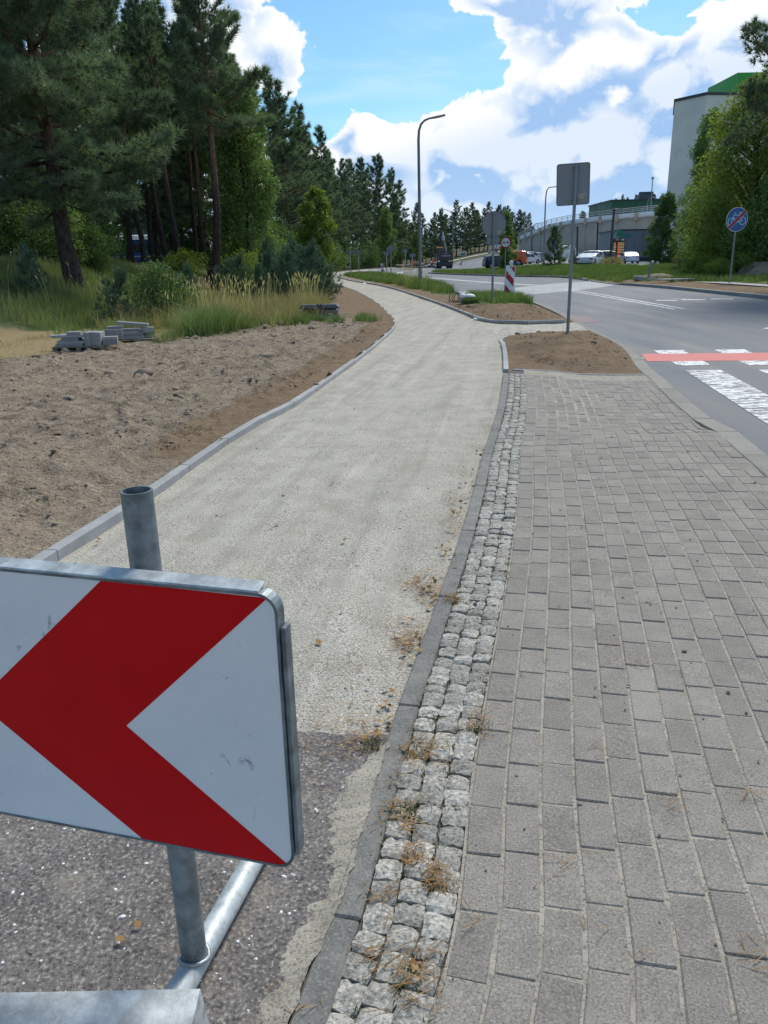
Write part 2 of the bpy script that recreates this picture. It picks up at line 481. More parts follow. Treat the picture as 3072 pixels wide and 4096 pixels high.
def copy_tree(o, parent=None):
    c = o.copy(); link(c, parent)
    if parent is not None: c.matrix_parent_inverse = o.matrix_parent_inverse.copy()
    for ch in list(o.children): copy_tree(ch, c)
    return c

class MB:
    """collects simple solids into one mesh"""
    def __init__(s): s.v = []; s.f = []; s.mi = []; s.cur = 0; s.sm = []
    def addm(s, V, F, smooth=False):
        o = len(s.v); s.v += [tuple(p) for p in V]
        for f in F: s.f.append([i + o for i in f]); s.mi.append(s.cur); s.sm.append(smooth)
        return s
    def box(s, c, d, rot=None, bev=0.0):
        x, y, z = d[0] / 2, d[1] / 2, d[2] / 2
        if bev > 0:
            b = min(bev, x * .9, y * .9, z * .9)
            V = []
            for sx in (-1, 1):
                for sy in (-1, 1):
                    for sz in (-1, 1):
                        V += [(sx * x, sy * (y - b), sz * (z - b)), (sx * (x - b), sy * y, sz * (z - b)), (sx * (x - b), sy * (y - b), sz * z)]
            def I(a, b_, c_, k): return ((a * 2 + b_) * 2 + c_) * 3 + k
            F = []
            for a in (0, 1):
                q = [I(a, 0, 0, 0), I(a, 1, 0, 0), I(a, 1, 1, 0), I(a, 0, 1, 0)]; F.append(q if a else q[::-1])
                q = [I(0, a, 0, 1), I(1, a, 0, 1), I(1, a, 1, 1), I(0, a, 1, 1)]; F.append(q[::-1] if a else q)
                q = [I(0, 0, a, 2), I(1, 0, a, 2), I(1, 1, a, 2), I(0, 1, a, 2)]; F.append(q if a else q[::-1])
            for a in (0, 1):
                for b_ in (0, 1):
                    F.append([I(a, b_, 0, 0), I(a, b_, 1, 0), I(a, b_, 1, 1), I(a, b_, 0, 1)][:: 1 if a == b_ else -1])
                    F.append([I(a, 0, b_, 0), I(a, 1, b_, 0), I(a, 1, b_, 2), I(a, 0, b_, 2)][:: -1 if a == b_ else 1])
                    F.append([I(0, a, b_, 1), I(1, a, b_, 1), I(1, a, b_, 2), I(0, a, b_, 2)][:: 1 if a == b_ else -1])
                    for c_ in (0, 1):
                        t = [I(a, b_, c_, 0), I(a, b_, c_, 1), I(a, b_, c_, 2)]
                        F.append(t if (a + b_ + c_) % 2 == 1 else t[::-1])
        else:
            V = [(sx * x, sy * y, sz * z) for sz in (-1, 1) for sx, sy in ((-1, -1), (1, -1), (1, 1), (-1, 1))]
            F = [[3, 2, 1, 0], [4, 5, 6, 7], [0, 1, 5, 4], [1, 2, 6, 5], [2, 3, 7, 6], [3, 0, 4, 7]]
        R = Euler(rot).to_matrix() if rot else Matrix.Identity(3)
        c = Vector(c)
        return s.addm([R @ Vector(p) + c for p in V], F)
    def cyl(s, p0, p1, r0, r1=None, n=12, caps=True, smooth=True):
        r1 = r0 if r1 is None else r1
        p0, p1 = Vector(p0), Vector(p1); d = (p1 - p0).normalized()
        a = d.orthogonal().normalized(); b = d.cross(a)
        V = []
        for p, r in ((p0, r0), (p1, r1)):
            for i in range(n):
                t = 2 * PI * i / n; V.append(p + (a * math.cos(t) + b * math.sin(t)) * r)
        s.addm(V, [[i, (i + 1) % n, n + (i + 1) % n, n + i] for i in range(n)], smooth)
        if caps:
            s.addm(V[:n], [list(range(n))[::-1]]); s.addm(V[n:], [list(range(n))])
        return s
    def tube(s, pts, r, n=8, caps=True):
        pts = [Vector(p) for p in pts]; V = []
        rr = r if isinstance(r, (list, tuple, np.ndarray)) else [r] * len(pts)
        a = None
        for i, p in enumerate(pts):
            d = (pts[min(i + 1, len(pts) - 1)] - pts[max(i - 1, 0)]).normalized()
            a = d.orthogonal().normalized() if a is None else (a - d * a.dot(d)).normalized()
            b = d.cross(a)
            for k in range(n):
                t = 2 * PI * k / n; V.append(p + (a * math.cos(t) + b * math.sin(t)) * rr[i])
        F = [[i * n + k, i * n + (k + 1) % n, (i + 1) * n + (k + 1) % n, (i + 1) * n + k] for i in range(len(pts) - 1) for k in range(n)]
        s.addm(V, F, True)
        if caps:
            s.addm(V[:n], [list(range(n))[::-1]]); s.addm(V[-n:], [list(range(n))])
        return s
    def prism(s, poly, z0, z1, M=None):
        """poly in local xy extruded along z; M maps to place"""
        n = len(poly); M = M or Matrix.Identity(4)
        V = [M @ Vector((p[0], p[1], z)) for z in (z0, z1) for p in poly]
        F = [list(range(n))[::-1], list(range(n, 2 * n))] + [[i, (i + 1) % n, n + (i + 1) % n, n + i] for i in range(n)]
        return s.addm(V, F)
    def ball(s, c, r, n=10, m=6, sc=(1, 1, 1)):
        c = Vector(c); V = []
        for j in range(m + 1):
            ph = PI * j / m
            for i in range(n):
                th = 2 * PI * i / n
                V.append(c + Vector((math.sin(ph) * math.cos(th) * sc[0], math.sin(ph) * math.sin(th) * sc[1], math.cos(ph) * sc[2])) * r)
        F = [[j * n + i, (j + 1) * n + i, (j + 1) * n + (i + 1) % n, j * n + (i + 1) % n] for j in range(m) for i in range(n)]
        return s.addm(V, F, True)
    def mesh(s, name, mats):
        me = bpy.data.meshes.new(name); me.from_pydata(s.v, [], s.f)
        for m in ([mats] if isinstance(mats, str) else mats): me.materials.append(MATS[m])
        me.polygons.foreach_set('material_index', s.mi); me.polygons.foreach_set('use_smooth', s.sm)
        me.validate(); me.update()
        return me
    def build(s, name, mats, parent=None, loc=None):
        return obj(name, s.mesh(name, mats), parent, loc)

def at(px, py, Y):
    """world point seen at photo pixel (px, py) at distance Y ahead"""
    R = cam.matrix_world.to_3x3()
    d = R @ Vector(((px - 1536) / 3078, -(py - 2048) / 3078, -1))
    return Vector((0, 0, 1.6)) + d * (Y / d.y)

# ------------------------------------------------------------------ noise + terrain
def _hash(ix, iy, seed):
    h = (ix.astype(np.int64) * 374761393 + iy.astype(np.int64) * 668265263 + seed * 974634777) & 0x7fffffff
    h = ((h ^ (h >> 13)) * 1274126177) & 0x7fffffff
    return ((h ^ (h >> 16)) & 0xffff) / 65535.0
def vnoise(x, y, seed=0):
    ix, iy = np.floor(x), np.floor(y); fx, fy = x - ix, y - iy
    fx = fx * fx * (3 - 2 * fx); fy = fy * fy * (3 - 2 * fy)
    a, b = _hash(ix, iy, seed), _hash(ix + 1, iy, seed); c, d = _hash(ix, iy + 1, seed), _hash(ix + 1, iy + 1, seed)
    return (a * (1 - fx) + b * fx) * (1 - fy) + (c * (1 - fx) + d * fx) * fy
def fbm(x, y, oct=4, seed=0):
    s, a, t = 0, .5, 0
    for i in range(oct):
        s = s + a * vnoise(x * 2 ** i + 17.3 * i, y * 2 ** i - 9.1 * i, seed + i); t += a; a *= .5
    return s / t
def S(v, a, b):
    t = np.clip((np.asarray(v, float) - a) / (b - a), 0, 1); return t * t * (3 - 2 * t)

def catmull(P, n=8):
    P = [np.array(p, float) for p in P]; out = []
    for i in range(len(P) - 1):
        p0 = P[max(i - 1, 0)]; p1 = P[i]; p2 = P[i + 1]; p3 = P[min(i + 2, len(P) - 1)]
        for k in range(n):
            t = k / n
            out.append(.5 * ((2 * p1) + (-p0 + p2) * t + (2 * p0 - 5 * p1 + 4 * p2 - p3) * t * t + (-p0 + 3 * p1 - 3 * p2 + p3) * t ** 3))
    out.append(P[-1]); return np.array(out)

LE = catmull([(-2.45, 0.2), (-2.3, 2.0), (-2.0, 4.16), (-1.88, 4.82), (-1.75, 5.51), (-1.65, 6.32), (-1.5, 7.4), (-1.33, 8.27), (-1.16, 8.85), (-.97, 9.81),
              (-.76, 11.21), (-.42, 13.5), (-.07, 16.17), (.28, 19.24), (.40, 21.2), (.33, 23.6), (.06, 28.8), (-.41, 35.3), (-1.28, 44.5),
              (-2.7, 55.3), (-4.3, 66), (-6.2, 78), (-7.3, 90), (-7.3, 104), (-6, 120), (-3.9, 140), (1, 172), (8, 192), (20, 206), (40, 222)], 6)
RE = catmull([(-.42, .5), (-.25, 1.28), (-.15, 1.6), (-.04, 2.18), (.14, 2.98), (.42, 4.21), (.63, 5.23), (.89, 6.61), (1.2, 8.05), (1.54, 9.87),
              (1.89, 12.0), (2.24, 14.4), (2.42, 15.9), (2.50, 16.6), (2.67, 17.14), (2.98, 17.62), (3.55, 17.94), (4.22, 18.12), (4.86, 18.3)], 6)
UP = catmull([(5.13, 20.75), (4.4, 20.5), (3.6, 20.5), (3.05, 20.85), (2.78, 21.7), (2.64, 23.7), (2.36, 28.6), (1.85, 35.3), (.93, 46), (-.12, 54.7),
              (-1.96, 65.3), (-3.7, 78.7), (-4.7, 90), (-4.8, 104.5), (-3.6, 119), (-1.4, 139), (3, 170), (10, 189), (22, 202), (42, 218)], 6)
KI = catmull([(2.05, .3), (2.45, 3), (2.89, 5.61), (3.06, 6.59), (3.16, 7.05), (3.30, 7.87), (3.39, 8.45), (3.49, 9.09), (3.65, 9.99), (3.85, 11.05),
              (4.03, 12.17), (4.46, 14.25), (4.70, 16.08), (4.86, 18.3), (5.13, 20.75), (5.2, 22.4), (5.42, 25.4), (5.6, 28), (5.75, 31), (5.8, 33.5)], 6)
ROAD_L = [(5.8, 33.5), (5.0, 36.5), (4.63, 38.7), (4.08, 42.7), (4.3, 47), (3.9, 55), (2.8, 70), (.9, 90), (-1, 110), (-2, 126), (-1.2, 142), (2, 158), (8, 172), (20, 188), (42, 205), (70, 222)]
ROAD_R = [(10.6, -1), (11.5, 6), (12.9, 15), (14.0, 23), (14.78, 30.28), (14.85, 34), (15.0, 42.5), (14.5, 49), (14.9, 57.8), (15.3, 62.8), (14.7, 68.8), (11.9, 75.75), (8.76, 86.8),
          (6.9, 95), (6.3, 100), (6.7, 107), (8.6, 114), (14, 124), (24, 137), (40, 152), (74, 190)]
ROAD_L = catmull(ROAD_L, 5); ROAD_R = catmull(ROAD_R, 5)

def off(poly, d):
    """offset a polyline to its right by d"""
    P = np.asarray(poly); T = np.gradient(P, axis=0); T /= np.linalg.norm(T, axis=1)[:, None] + 1e-12
    return P + np.stack([T[:, 1], -T[:, 0]], 1) * d
def cut(poly, ya, yb): return np.array([p for p in poly if ya <= p[1] <= yb])
def interp_x(poly, y):
    P = np.asarray(poly); return np.interp(y, P[:, 1], P[:, 0])
def inside(P, poly):
    x, y = P[:, 0], P[:, 1]; r = np.zeros(len(P), bool); n = len(poly); j = n - 1
    for i in range(n):
        xi, yi = poly[i]; xj, yj = poly[j]
        if yi != yj:
            c = ((yi > y) != (yj > y)) & (x < (xj - xi) * (y - yi) / (yj - yi) + xi); r ^= c
        j = i
    return r
def dist_to(P, poly):
    d = np.full(len(P), 1e9)
    for a, b in zip(poly[:-1], poly[1:]):
        a = np.array(a); b = np.array(b); ab = b - a
        t = np.clip(((P - a) @ ab) / max(ab @ ab, 1e-12), 0, 1)
        d = np.minimum(d, np.hypot(*(P - a - t[:, None] * ab).T))
    return d

RE_S = RE[: next(i for i, p in enumerate(RE) if p[1] > 11.6)]
EW, CW = .08, .235                                     # widths of the edging and of the cobble strip
COB_L = off(RE_S, EW); COB_R = off(RE_S, EW + CW)
COB_R = np.vstack([COB_R[:-1], [(2.13, 11.62)]]); COB_L = np.vstack([COB_L[:-1], [(1.90, 11.65)]])
KI_side = cut(KI, 0, 11.5); KI_side = np.vstack([KI_side, [(3.91, 11.46)]])
P_path = np.vstack([LE, UP[::-1], off(RE, .03)[::-1]])
P_cob = np.vstack([COB_L, COB_R[::-1]])
P_side = np.vstack([COB_R, KI_side[::-1]])
P_road = np.vstack([KI, ROAD_L[1:], ROAD_R[::-1]])
LOT = [(15.5, 99), (21, 95), (21.5, 83), (27, 81), (40, 90), (60, 92), (62, 122), (58, 146), (40, 164), (33, 172), (27, 150), (20, 122)]
STRIP = [(16.9, 27), (17.5, 36), (17.3, 44), (18.3, 44.5), (18.6, 36), (18.2, 27)]
ASPH_Y = 2.36

def terrain(x, y):
    x = np.asarray(x, float); y = np.asarray(y, float)
    xl = -7.5 - 6.5 * S(-y, -24, -15)
    z = 1.75 * S(xl - x, 0, 6.5) * S(y, 8, 24) * S(-y, -150, -95) - .9 * S(xl - x, 14, 24)
    z = z + .42 * S(y, 58, 85) * S(x, 13, 20) + .45 * S(y, 108, 160) * S(x, 15, 26)
    z = z + .10 * S(x, 15, 17) * S(y, 20, 30)
    z = z + 3.2 * S(x, 9, 44) * S(y, 150, 212) * (1 - .0 * x)
    z = z + 3.0 * S(y, 230, 420)
    return z
def micro(x, y):
    m = (fbm(x * 1.3, y * 1.3, 4, 3) - .5) * .11 + np.abs(fbm(x * 5, y * 5, 4, 11) - .5) * .10
    m = m + np.clip(fbm(x * 9, y * 7, 3, 23) - .56, 0, 1) * .22 + (fbm(x * 14, y * 14, 2, 29) - .5) * .035
    return m
def side_z(x, y):
    a = interp_x(COB_R, y); b = interp_x(KI_side, y)
    u = np.clip((x - a) / np.maximum(b - a, .1), 0, 1)
    return -.092 * S(y, 6.95, 7.85) * S(u, .0, .65) + (fbm(x * 1.1, y * 1.1, 3, 5) - .5) * .012
def path_z(x, y):
    z = -.055 + (fbm(x * 1.6, y * .7, 4, 31) - .5) * .030 + (fbm(x * 7, y * 5, 3, 37) - .5) * .010
    z = z - .006 * np.sin((x - .18 * y) * 9.0) * S(y, 2, 5) * S(-y, -30, -14)
    return np.where(y < ASPH_Y, -.014 + (fbm(x * 3, y * 3, 3, 4) - .5) * .006, z) + .6 * terrain(x, y) * S(y, 150, 210)
def road_z(x, y):
    return -.115 + terrain(x, y) + 0.0 * x

# ------------------------------------------------------------------ one triangulated plan for ground, path, pavement and road
def dens(poly, closed=True):
    P = [tuple(p) for p in poly]; out = []
    n = len(P)
    for i in range(n if closed else n - 1):
        a, b = np.array(P[i]), np.array(P[(i + 1) % n]); L = np.hypot(*(b - a))
        r = max(np.hypot(*((a + b) / 2)), 1.5); k = max(1, int(L / (.035 * r + .02)))
        for j in range(k): out.append(tuple(a + (b - a) * j / k))
    return out

def build_plan():
    pts = []; edges = []; index = {}
    def vid(p):
        k = (round(p[0], 4), round(p[1], 4))
        if k not in index: index[k] = len(pts); pts.append(k)
        return index[k]
    lines = []
    seam_y = lambda x: ASPH_Y + .02 - .08 * (np.asarray(x) + .1) + (fbm(np.asarray(x) * 9, np.asarray(x) * 0 + 2, 4, 44) - .5) * .05
    sx = np.arange(-2.6, .35, .011); sy = seam_y(sx); seam = np.c_[sx, sy]
    for poly in (P_path, P_cob, P_side, P_road):
        D_ = dens(poly); ids = [vid(p) for p in D_]
        for a, b in zip(ids, ids[1:] + ids[:1]):
            if a != b: edges.append((a, b))
        lines.append(np.array([pts[i] for i in ids] + [pts[ids[0]]]))
    ids = [vid((float(a), float(b))) for a, b in seam]
    edges += list(zip(ids[:-1], ids[1:])); lines.append(seam[::4])
    # grid: polar, finest near the camera
    G = []
    rs = [.5]
    while rs[-1] < 900: rs.append(rs[-1] * 1.0165 + .004)
    for i, r in enumerate(rs):
        nang = int(150 * (1 if r < 260 else .5))
        th = np.linspace(math.radians(-34), math.radians(34), nang) + (i % 2) * math.radians(34) / nang
        th = np.concatenate([np.linspace(math.radians(-115), math.radians(-35), 26), th, np.linspace(math.radians(36), math.radians(115), 26)])
        G.append(np.stack([np.sin(th) * r, np.cos(th) * r], 1))
    G = np.vstack(G)
    # finer points on the churned soil left of the path and on the two sandy islands
    fx = np.stack([rng.uniform(-8.5, 0.6, 52000), rng.uniform(3.2, 21, 52000)], 1)
    fx = fx[(fx[:, 0] < interp_x(LE, fx[:, 1]))]
    isl = np.stack([rng.uniform(1.8, 5.7, 6000), rng.uniform(11.7, 31, 6000)], 1)
    G = np.vstack([G, fx, isl])
    G += rng.normal(0, .002, G.shape)
    r = np.hypot(*G.T)
    keep = np.ones(len(G), bool)
    for ln in lines:
        keep &= dist_to(G, ln[::1]) > .006 * r + .012
    G = G[keep]
    allp = [Vector(p) for p in pts] + [Vector((p[0], p[1])) for p in G]
    res = delaunay_2d_cdt(allp, edges, [], 0, 1e-5)
    V = np.array([(v[0], v[1]) for v in res[0]]); F = np.array([list(f) for f in res[2]])
    C = V[F].mean(1)
    reg = np.zeros(len(F), int)
    reg[inside(C, P_road)] = 4
    reg[inside(C, P_path)] = 1
    reg[inside(C, P_cob)] = 2
    reg[inside(C, P_side)] = 3
    reg[(reg == 1) & (C[:, 1] < seam_y(C[:, 0])) & (C[:, 1] < 4)] = 5
    x, y = V.T
    rn = fbm(x * .9, y * .9, 3, 2)
    # cover of the ground: sand, straw, grass, forest litter
    le = interp_x(LE, y); dl = le - x
    up = interp_x(UP, np.maximum(y, 22)); dr = x - up
    line_y = 24.6 + 1.5 * np.maximum(x, -14)
    left = dl > 0
    beyond = S(y - line_y, -.8, 1.2) * left
    straw = beyond * S(-x, 4.6, 5.8) * S(-(y + 1.2 * rn), -22.6, -20.6)
    edge = S(dl, .9 + 1.0 * S(y, 18, 26), 1.9 + 1.2 * S(y, 18, 26))
    grass = beyond * edge * (1 - straw * .9)
    forest = left * S(-x - .12 * y, 6.5, 9.5) * S(y, 22, 40)
    forest = np.maximum(forest, left * S(y, 60, 85) * S(dl, 1.0, 3.0))
    verge = (~left) * (dr > 0) * (x < 13)
    g2 = verge * S(y, 35.5, 38) * S(dr, .7, 1.5)
    g2 = np.maximum(g2, verge * S(x, 2.9, 4.0) * S(y, 27.5, 29) * S(-y, -36.5, -35))
    right = x > interp_x(ROAD_R, np.minimum(y, 62)) - .5
    g2 = np.maximum(g2, right * S(y, 44, 53))
    g2 = np.maximum(g2, right * S(x, 17.2, 18.4)); g2 = np.maximum(g2, (y > 57) * (x > 5) * 1.0)
    dirtpatch = right * S(-np.hypot((x - 16) / 2.2, (y - 49) / 6), -1.2, -.7)
    grass = np.maximum(grass, g2 * (1 - dirtpatch))
    sand = np.maximum((~left) * 1.0 * (y < 60), left * S(-dl, -1.1, -.3) * S(y, 4, 9))
    sand = np.maximum(sand, left * S(y, 21, 26) * .9)
    bank = S(-np.hypot((x + 10.0) / 3.2, (y - 43.5) / 5.5), -1.15, -.7)
    forest = forest * (1 - bank); grass = grass * (1 - .7 * bank); sand = np.maximum(sand, bank)
    far = S(y, 185, 240)
    grass = grass * (1 - far); forest = np.maximum(forest, far)
    tz = terrain(x, y)
    soil_amt = left * S(-(y - line_y), -2, 0) * S(dl, .05, .5)
    isle = (~left) * (x < 6) * (y < 36) * (y > 11)
    mz = micro(x, y)
    road_d = np.minimum(dist_to(V, KI), dist_to(V, RE))
    z0 = tz - .012 + mz * (.25 + .75 * soil_amt) * S(dl, .0, .35) * left
    dome = S(np.minimum(dist_to(V, RE), np.minimum(np.minimum(dist_to(V, KI), dist_to(V, UP)), dist_to(V, [(1.9, 11.65), (3.95, 11.46)]))), .0, .9)
    z0 = z0 + isle * (.06 * dome + mz * .95 * S(dome, .05, .5) + np.where(y > 11.3, -.03, 0) - .05 * S(x, 3.0, 4.1) * S(-y, -14.5, -11.6))
    te = S(-dist_to(V, [(1.9, 11.65), (3.95, 11.46)]), -.9, -.04) * isle * (y > 11.4)
    z0 = z0 * (1 - te) + te * (side_z(x, np.minimum(y, 11.3)) - .002)
    z0 = z0 + (~left) * (~isle.astype(bool)) * mz * .4
    zs = {0: z0, 1: path_z(x, y), 5: path_z(x, np.minimum(y, 2.2)), 2: np.full(len(x), -.014) + side_z(x, y), 3: side_z(x, y) - .0042, 4: road_z(x, y)}
    zs[0] = np.where((x > interp_x(RE, y) - .015) & (x < interp_x(COB_R, y) + .05) & (y < 11.66), -.035, zs[0])
    # where the road runs beside open ground without kerb keep the ground at road level
    near_road = S(-dist_to(V, P_road), -1.2, -.05) * (y > 33) * (x < 14)
    zs[0] = zs[0] - .10 * near_road - .085 * S(y, 47, 49) * S(-y, -58, -56.5) * S(-dist_to(V, P_road), -1.5, -.1) * (x > 13)
    names = {0: ('ground', 'ground_soil'), 1: ('cycle_path', 'gravel'), 5: ('old_path_surface', 'old_asphalt'), 2: ('cobble_strip', 'joint_dirt'),
             3: ('pavement', 'joint_sand'), 4: ('road', 'asphalt')}
    out = {}
    for k, (nm, mt) in names.items():
        f = F[reg == k]; used = np.unique(f); mp = np.full(len(V), -1); mp[used] = np.arange(len(used))
        a = dict(grass=grass[used], straw=straw[used], sand=sand[used], forest=forest[used]) if k == 0 else None
        me = np_mesh(nm, np.stack([x[used], y[used], zs[k][used]], 1), mp[f], mt, a, smooth=True)
        o = obj(nm, me); o['kind'] = 'structure'; out[nm] = o
    return out
PLAN = build_plan()
PATH, PAVE, ROAD, COBS, GROUND = PLAN['cycle_path'], PLAN['pavement'], PLAN['road'], PLAN['cobble_strip'], PLAN['ground']

sub = np_mesh('subsoil', [(-9, -1, -.24), (6, -1, -.24), (6, 22, -.24), (-9, 22, -.24)], [[0, 1, 2, 3]], 'joint_dirt')
obj('subsoil', sub)['kind'] = 'structure'
def gz(x, y): return float(terrain(np.array([x]), np.array([y]))[0])

# ------------------------------------------------------------------ kerbs, edgings, pavers, cobbles
def chords(poly, L, start=0.0):
    P = np.asarray(poly); d = np.concatenate([[0], np.cumsum(np.hypot(*np.diff(P, axis=0).T))])
    s = np.arange(start, d[-1] - .2, L)
    e = np.minimum(s + L, d[-1])
    f = lambda t: np.stack([np.interp(t, d, P[:, 0]), np.interp(t, d, P[:, 1])], 1)
    return f(s), f(e)

def kerb_row(name, poly, L, w, h, top, mat, parent, jitter=.002):
    me = MB().box((0, 0, -h / 2), (L - .004, w, h), bev=.006).mesh(name, mat)
    A, B = chords(poly, L)
    for a, b in zip(A, B):
        za, zb = top(a[0], a[1]), top(b[0], b[1])
        ln = math.hypot(*(b - a))
        o = obj(name, me, parent)
        o.location = ((a[0] + b[0]) / 2, (a[1] + b[1]) / 2, (za + zb) / 2 + random.uniform(-jitter, jitter))
        o.rotation_euler = (0, -math.atan2(zb - za, ln), math.atan2(b[1] - a[1], b[0] - a[0]) + random.uniform(-.003, .003))
        if abs(ln - L) > .01: o.scale = (ln / L, 1, 1)

def strip_mesh(name, poly, w, h, top, mat, parent, kind='stuff'):
    P = np.asarray(poly); A = off(P, -w / 2); B = off(P, w / 2); n = len(P)
    zt = np.array([top(*p) for p in P])
    V = np.concatenate([np.c_[A, zt], np.c_[B, zt], np.c_[A, zt - h], np.c_[B, zt - h]])
    F = []
    for i in range(n - 1):
        F += [[i, n + i, n + i + 1, i + 1], [2 * n + i, i, i + 1, 2 * n + i + 1], [n + i, 3 * n + i, 3 * n + i + 1, n + i + 1]]
    o = obj(name, np_mesh(name, V, F, mat), parent)
    if kind: o['kind'] = kind
    return o

def near(poly, ya, yb): return np.array([p for p in poly if ya <= p[1] <= yb])
kerb_row('edging_stone', near(LE, 1.2, 62), 1.0, .08, .3, lambda x, y: .006 + .5 * gz(x, y), 'edging_new', PATH)
strip_mesh('edging_line', near(LE, 62, 180), .09, .3, lambda x, y: .01 + .6 * gz(x, y), 'edging_new', PATH)
kerb_row('edging_stone', near(off(RE, .04), .55, 11.4), 1.0, .08, .3,
         lambda x, y: .004 + .12 * float(side_z(np.array([x]), np.array([y]))[0]), 'edging_old', COBS)
re_far = off(RE, .04)
k11 = next(i for i, p in enumerate(re_far) if p[1] > 11.35); k16 = next(i for i, p in enumerate(re_far) if p[1] > 15.8)
kerb_row('edging_stone', re_far[k11:k16], 1.0, .08, .3, lambda x, y: .01, 'edging_new', PATH)
kerb_row('edging_stone', re_far[k16:-3], .5, .08, .3, lambda x, y: -.03, 'edging_new', PATH)
kerb_row('edging_stone', near(off(UP, .04)[3:], 18, 60), 1.0, .08, .3, lambda x, y: .03, 'edging_new', PATH)
strip_mesh('edging_line', near(off(UP, .04), 60, 190), .09, .3, lambda x, y: .03 + .6 * gz(x, y), 'edging_new', PATH)
kerb_row('edging_stone', np.array([(1.98, 11.63), (3.98, 11.47)]), .5, .06, .25, lambda x, y: float(side_z(np.array([x]), np.array([11.3]))[0]) + .008, 'edging_new', PAVE)

def kerb_top(x, y):
    return float(-.092 * S(y, 6.95, 7.85) + .085 * S(y, 21, 23.5) + .004)
kerb_row('kerb_stone', off(KI, .10), 1.0, .20, .35, kerb_top, 'kerb_concrete', ROAD)
kerb_row('kerb_stone', off(near(ROAD_R[: next(i for i, p in enumerate(ROAD_R) if p[1] > 57.2)], 14, 57.2), .09), 1.0, .18, .35, lambda x, y: .035 - .09 * float(S(y, 47, 49.5)) + gz(x, y), 'edging_new', ROAD)
strip_mesh('kerb_line', off(near(ROAD_R[: next(i for i, p in enumerate(ROAD_R) if p[1] > 128)], 57, 130), .1), .25, .4, lambda x, y: .05 + gz(x, y), 'kerb_concrete', ROAD)
strip_mesh('kerb_line', near(ROAD_L[: next(i for i, p in enumerate(ROAD_L) if p[1] > 185)], 56, 185), .2, .4, lambda x, y: .03 + gz(x, y), 'kerb_concrete', ROAD)

CAMR = np.array(cam.matrix_world.to_3x3())
def project(P):
    q = (np.asarray(P) - np.array([0, 0, 1.6])) @ CAMR
    return 1536 + 3078 * q[:, 0] / -q[:, 2], 2048 - 3078 * q[:, 1] / -q[:, 2]

def clip_half(poly, a, b):
    """keep the part of poly left of the line a->b"""
    def sd(p): return (b[0] - a[0]) * (p[1] - a[1]) - (b[1] - a[1]) * (p[0] - a[0])
    out = []
    for i in range(len(poly)):
        p, q = poly[i], poly[(i + 1) % len(poly)]; sp, sq = sd(p), sd(q)
        if sp >= 0: out.append(p)
        if sp * sq < 0:
            t = sp / (sp - sq); out.append((p[0] + (q[0] - p[0]) * t, p[1] + (q[1] - p[1]) * t))
    return out

def lay_pavers():
    me = MB().box((0, 0, -.03), (.0985, .1975, .06), bev=.004).mesh('paver', 'paver')
    items = []; rest = MB()
    base = np.vstack([[(-.75, .2)], RE_S])
    for k in range(19):
        C = off(base, EW + CW + .004 + .107 * (k + .5))
        A, B = chords(C, .2022, (k % 2) * .1 + random.uniform(0, .03))
        for a, b in zip(A, B):
            c = (a + b) / 2; t = (b - a) / math.hypot(*(b - a)); n = np.array([t[1], -t[0]])
            if c[1] < .45: continue
            quad = [tuple(c + n * sx * .0492 + t * sy * .0992) for sx, sy in ((-1, -1), (1, -1), (1, 1), (-1, 1))]
            kx = lambda y: float(interp_x(KI_side, y))
            e0, e1 = (kx(c[1] - .15) - .006, c[1] - .15), (kx(c[1] + .15) - .006, c[1] + .15)
            cl = clip_half(quad, e0, e1)
            cl = clip_half(cl, (3.95, 11.43), (1.98, 11.59)) if len(cl) > 2 else cl
            if len(cl) < 3: continue
            area = abs(sum(cl[i][0] * cl[(i + 1) % len(cl)][1] - cl[(i + 1) % len(cl)][0] * cl[i][1] for i in range(len(cl)))) / 2
            if area < .0004: continue
            full = area > .0192
            za, zb = side_z(np.array([a[0], b[0]]), np.array([a[1], b[1]]))
            items.append((c, t, float(za), float(zb), full, cl))
    P = np.array([(i[0][0], i[0][1], 0) for i in items]); px, py = project(P)
    vis = (px > -60) & (px < 3130) & (py < 4180) & np.array([i[4] for i in items])
    order = np.argsort(np.where(vis, np.hypot(P[:, 0], P[:, 1]), 1e6))
    chosen = set(order[:300].tolist())
    for i, (c, t, za, zb, full, cl) in enumerate(items):
        dz = random.uniform(-.0025, .0025); tilt = math.atan2(zb - za, .2)
        if i in chosen:
            o = obj('paver', me, PAVE); o.location = (c[0], c[1], (za + zb) / 2 + dz)
            o.rotation_euler = Euler((tilt + random.uniform(-.008, .008), random.uniform(-.012, .012), math.atan2(-t[0], t[1]) + random.uniform(-.012, .012)), 'XYZ')
        else:
            g = .004; cc = np.mean(cl, 0)
            top = [(p[0] + (cc[0] - p[0]) * .045, p[1] + (cc[1] - p[1]) * .035) for p in cl]
            zf = lambda p: (za + zb) / 2 + (zb - za) / .2022 * ((p[0] - c[0]) * t[0] + (p[1] - c[1]) * t[1]) + dz
            n = len(cl)
            V = [(p[0], p[1], zf(p)) for p in top] + [(p[0], p[1], zf(p) - g) for p in cl] + [(p[0], p[1], zf(p) - .03) for p in cl]
            F = [list(range(n))] + [[n + j, n + (j + 1) % n, (j + 1) % n, j] for j in range(n)] + [[2 * n + j, 2 * n + (j + 1) % n, n + (j + 1) % n, n + j] for j in range(n)]
            rest.addm(V, F)
    o = rest.build('far_pavers', 'paver', PAVE); o['kind'] = 'stuff'
lay_pavers()

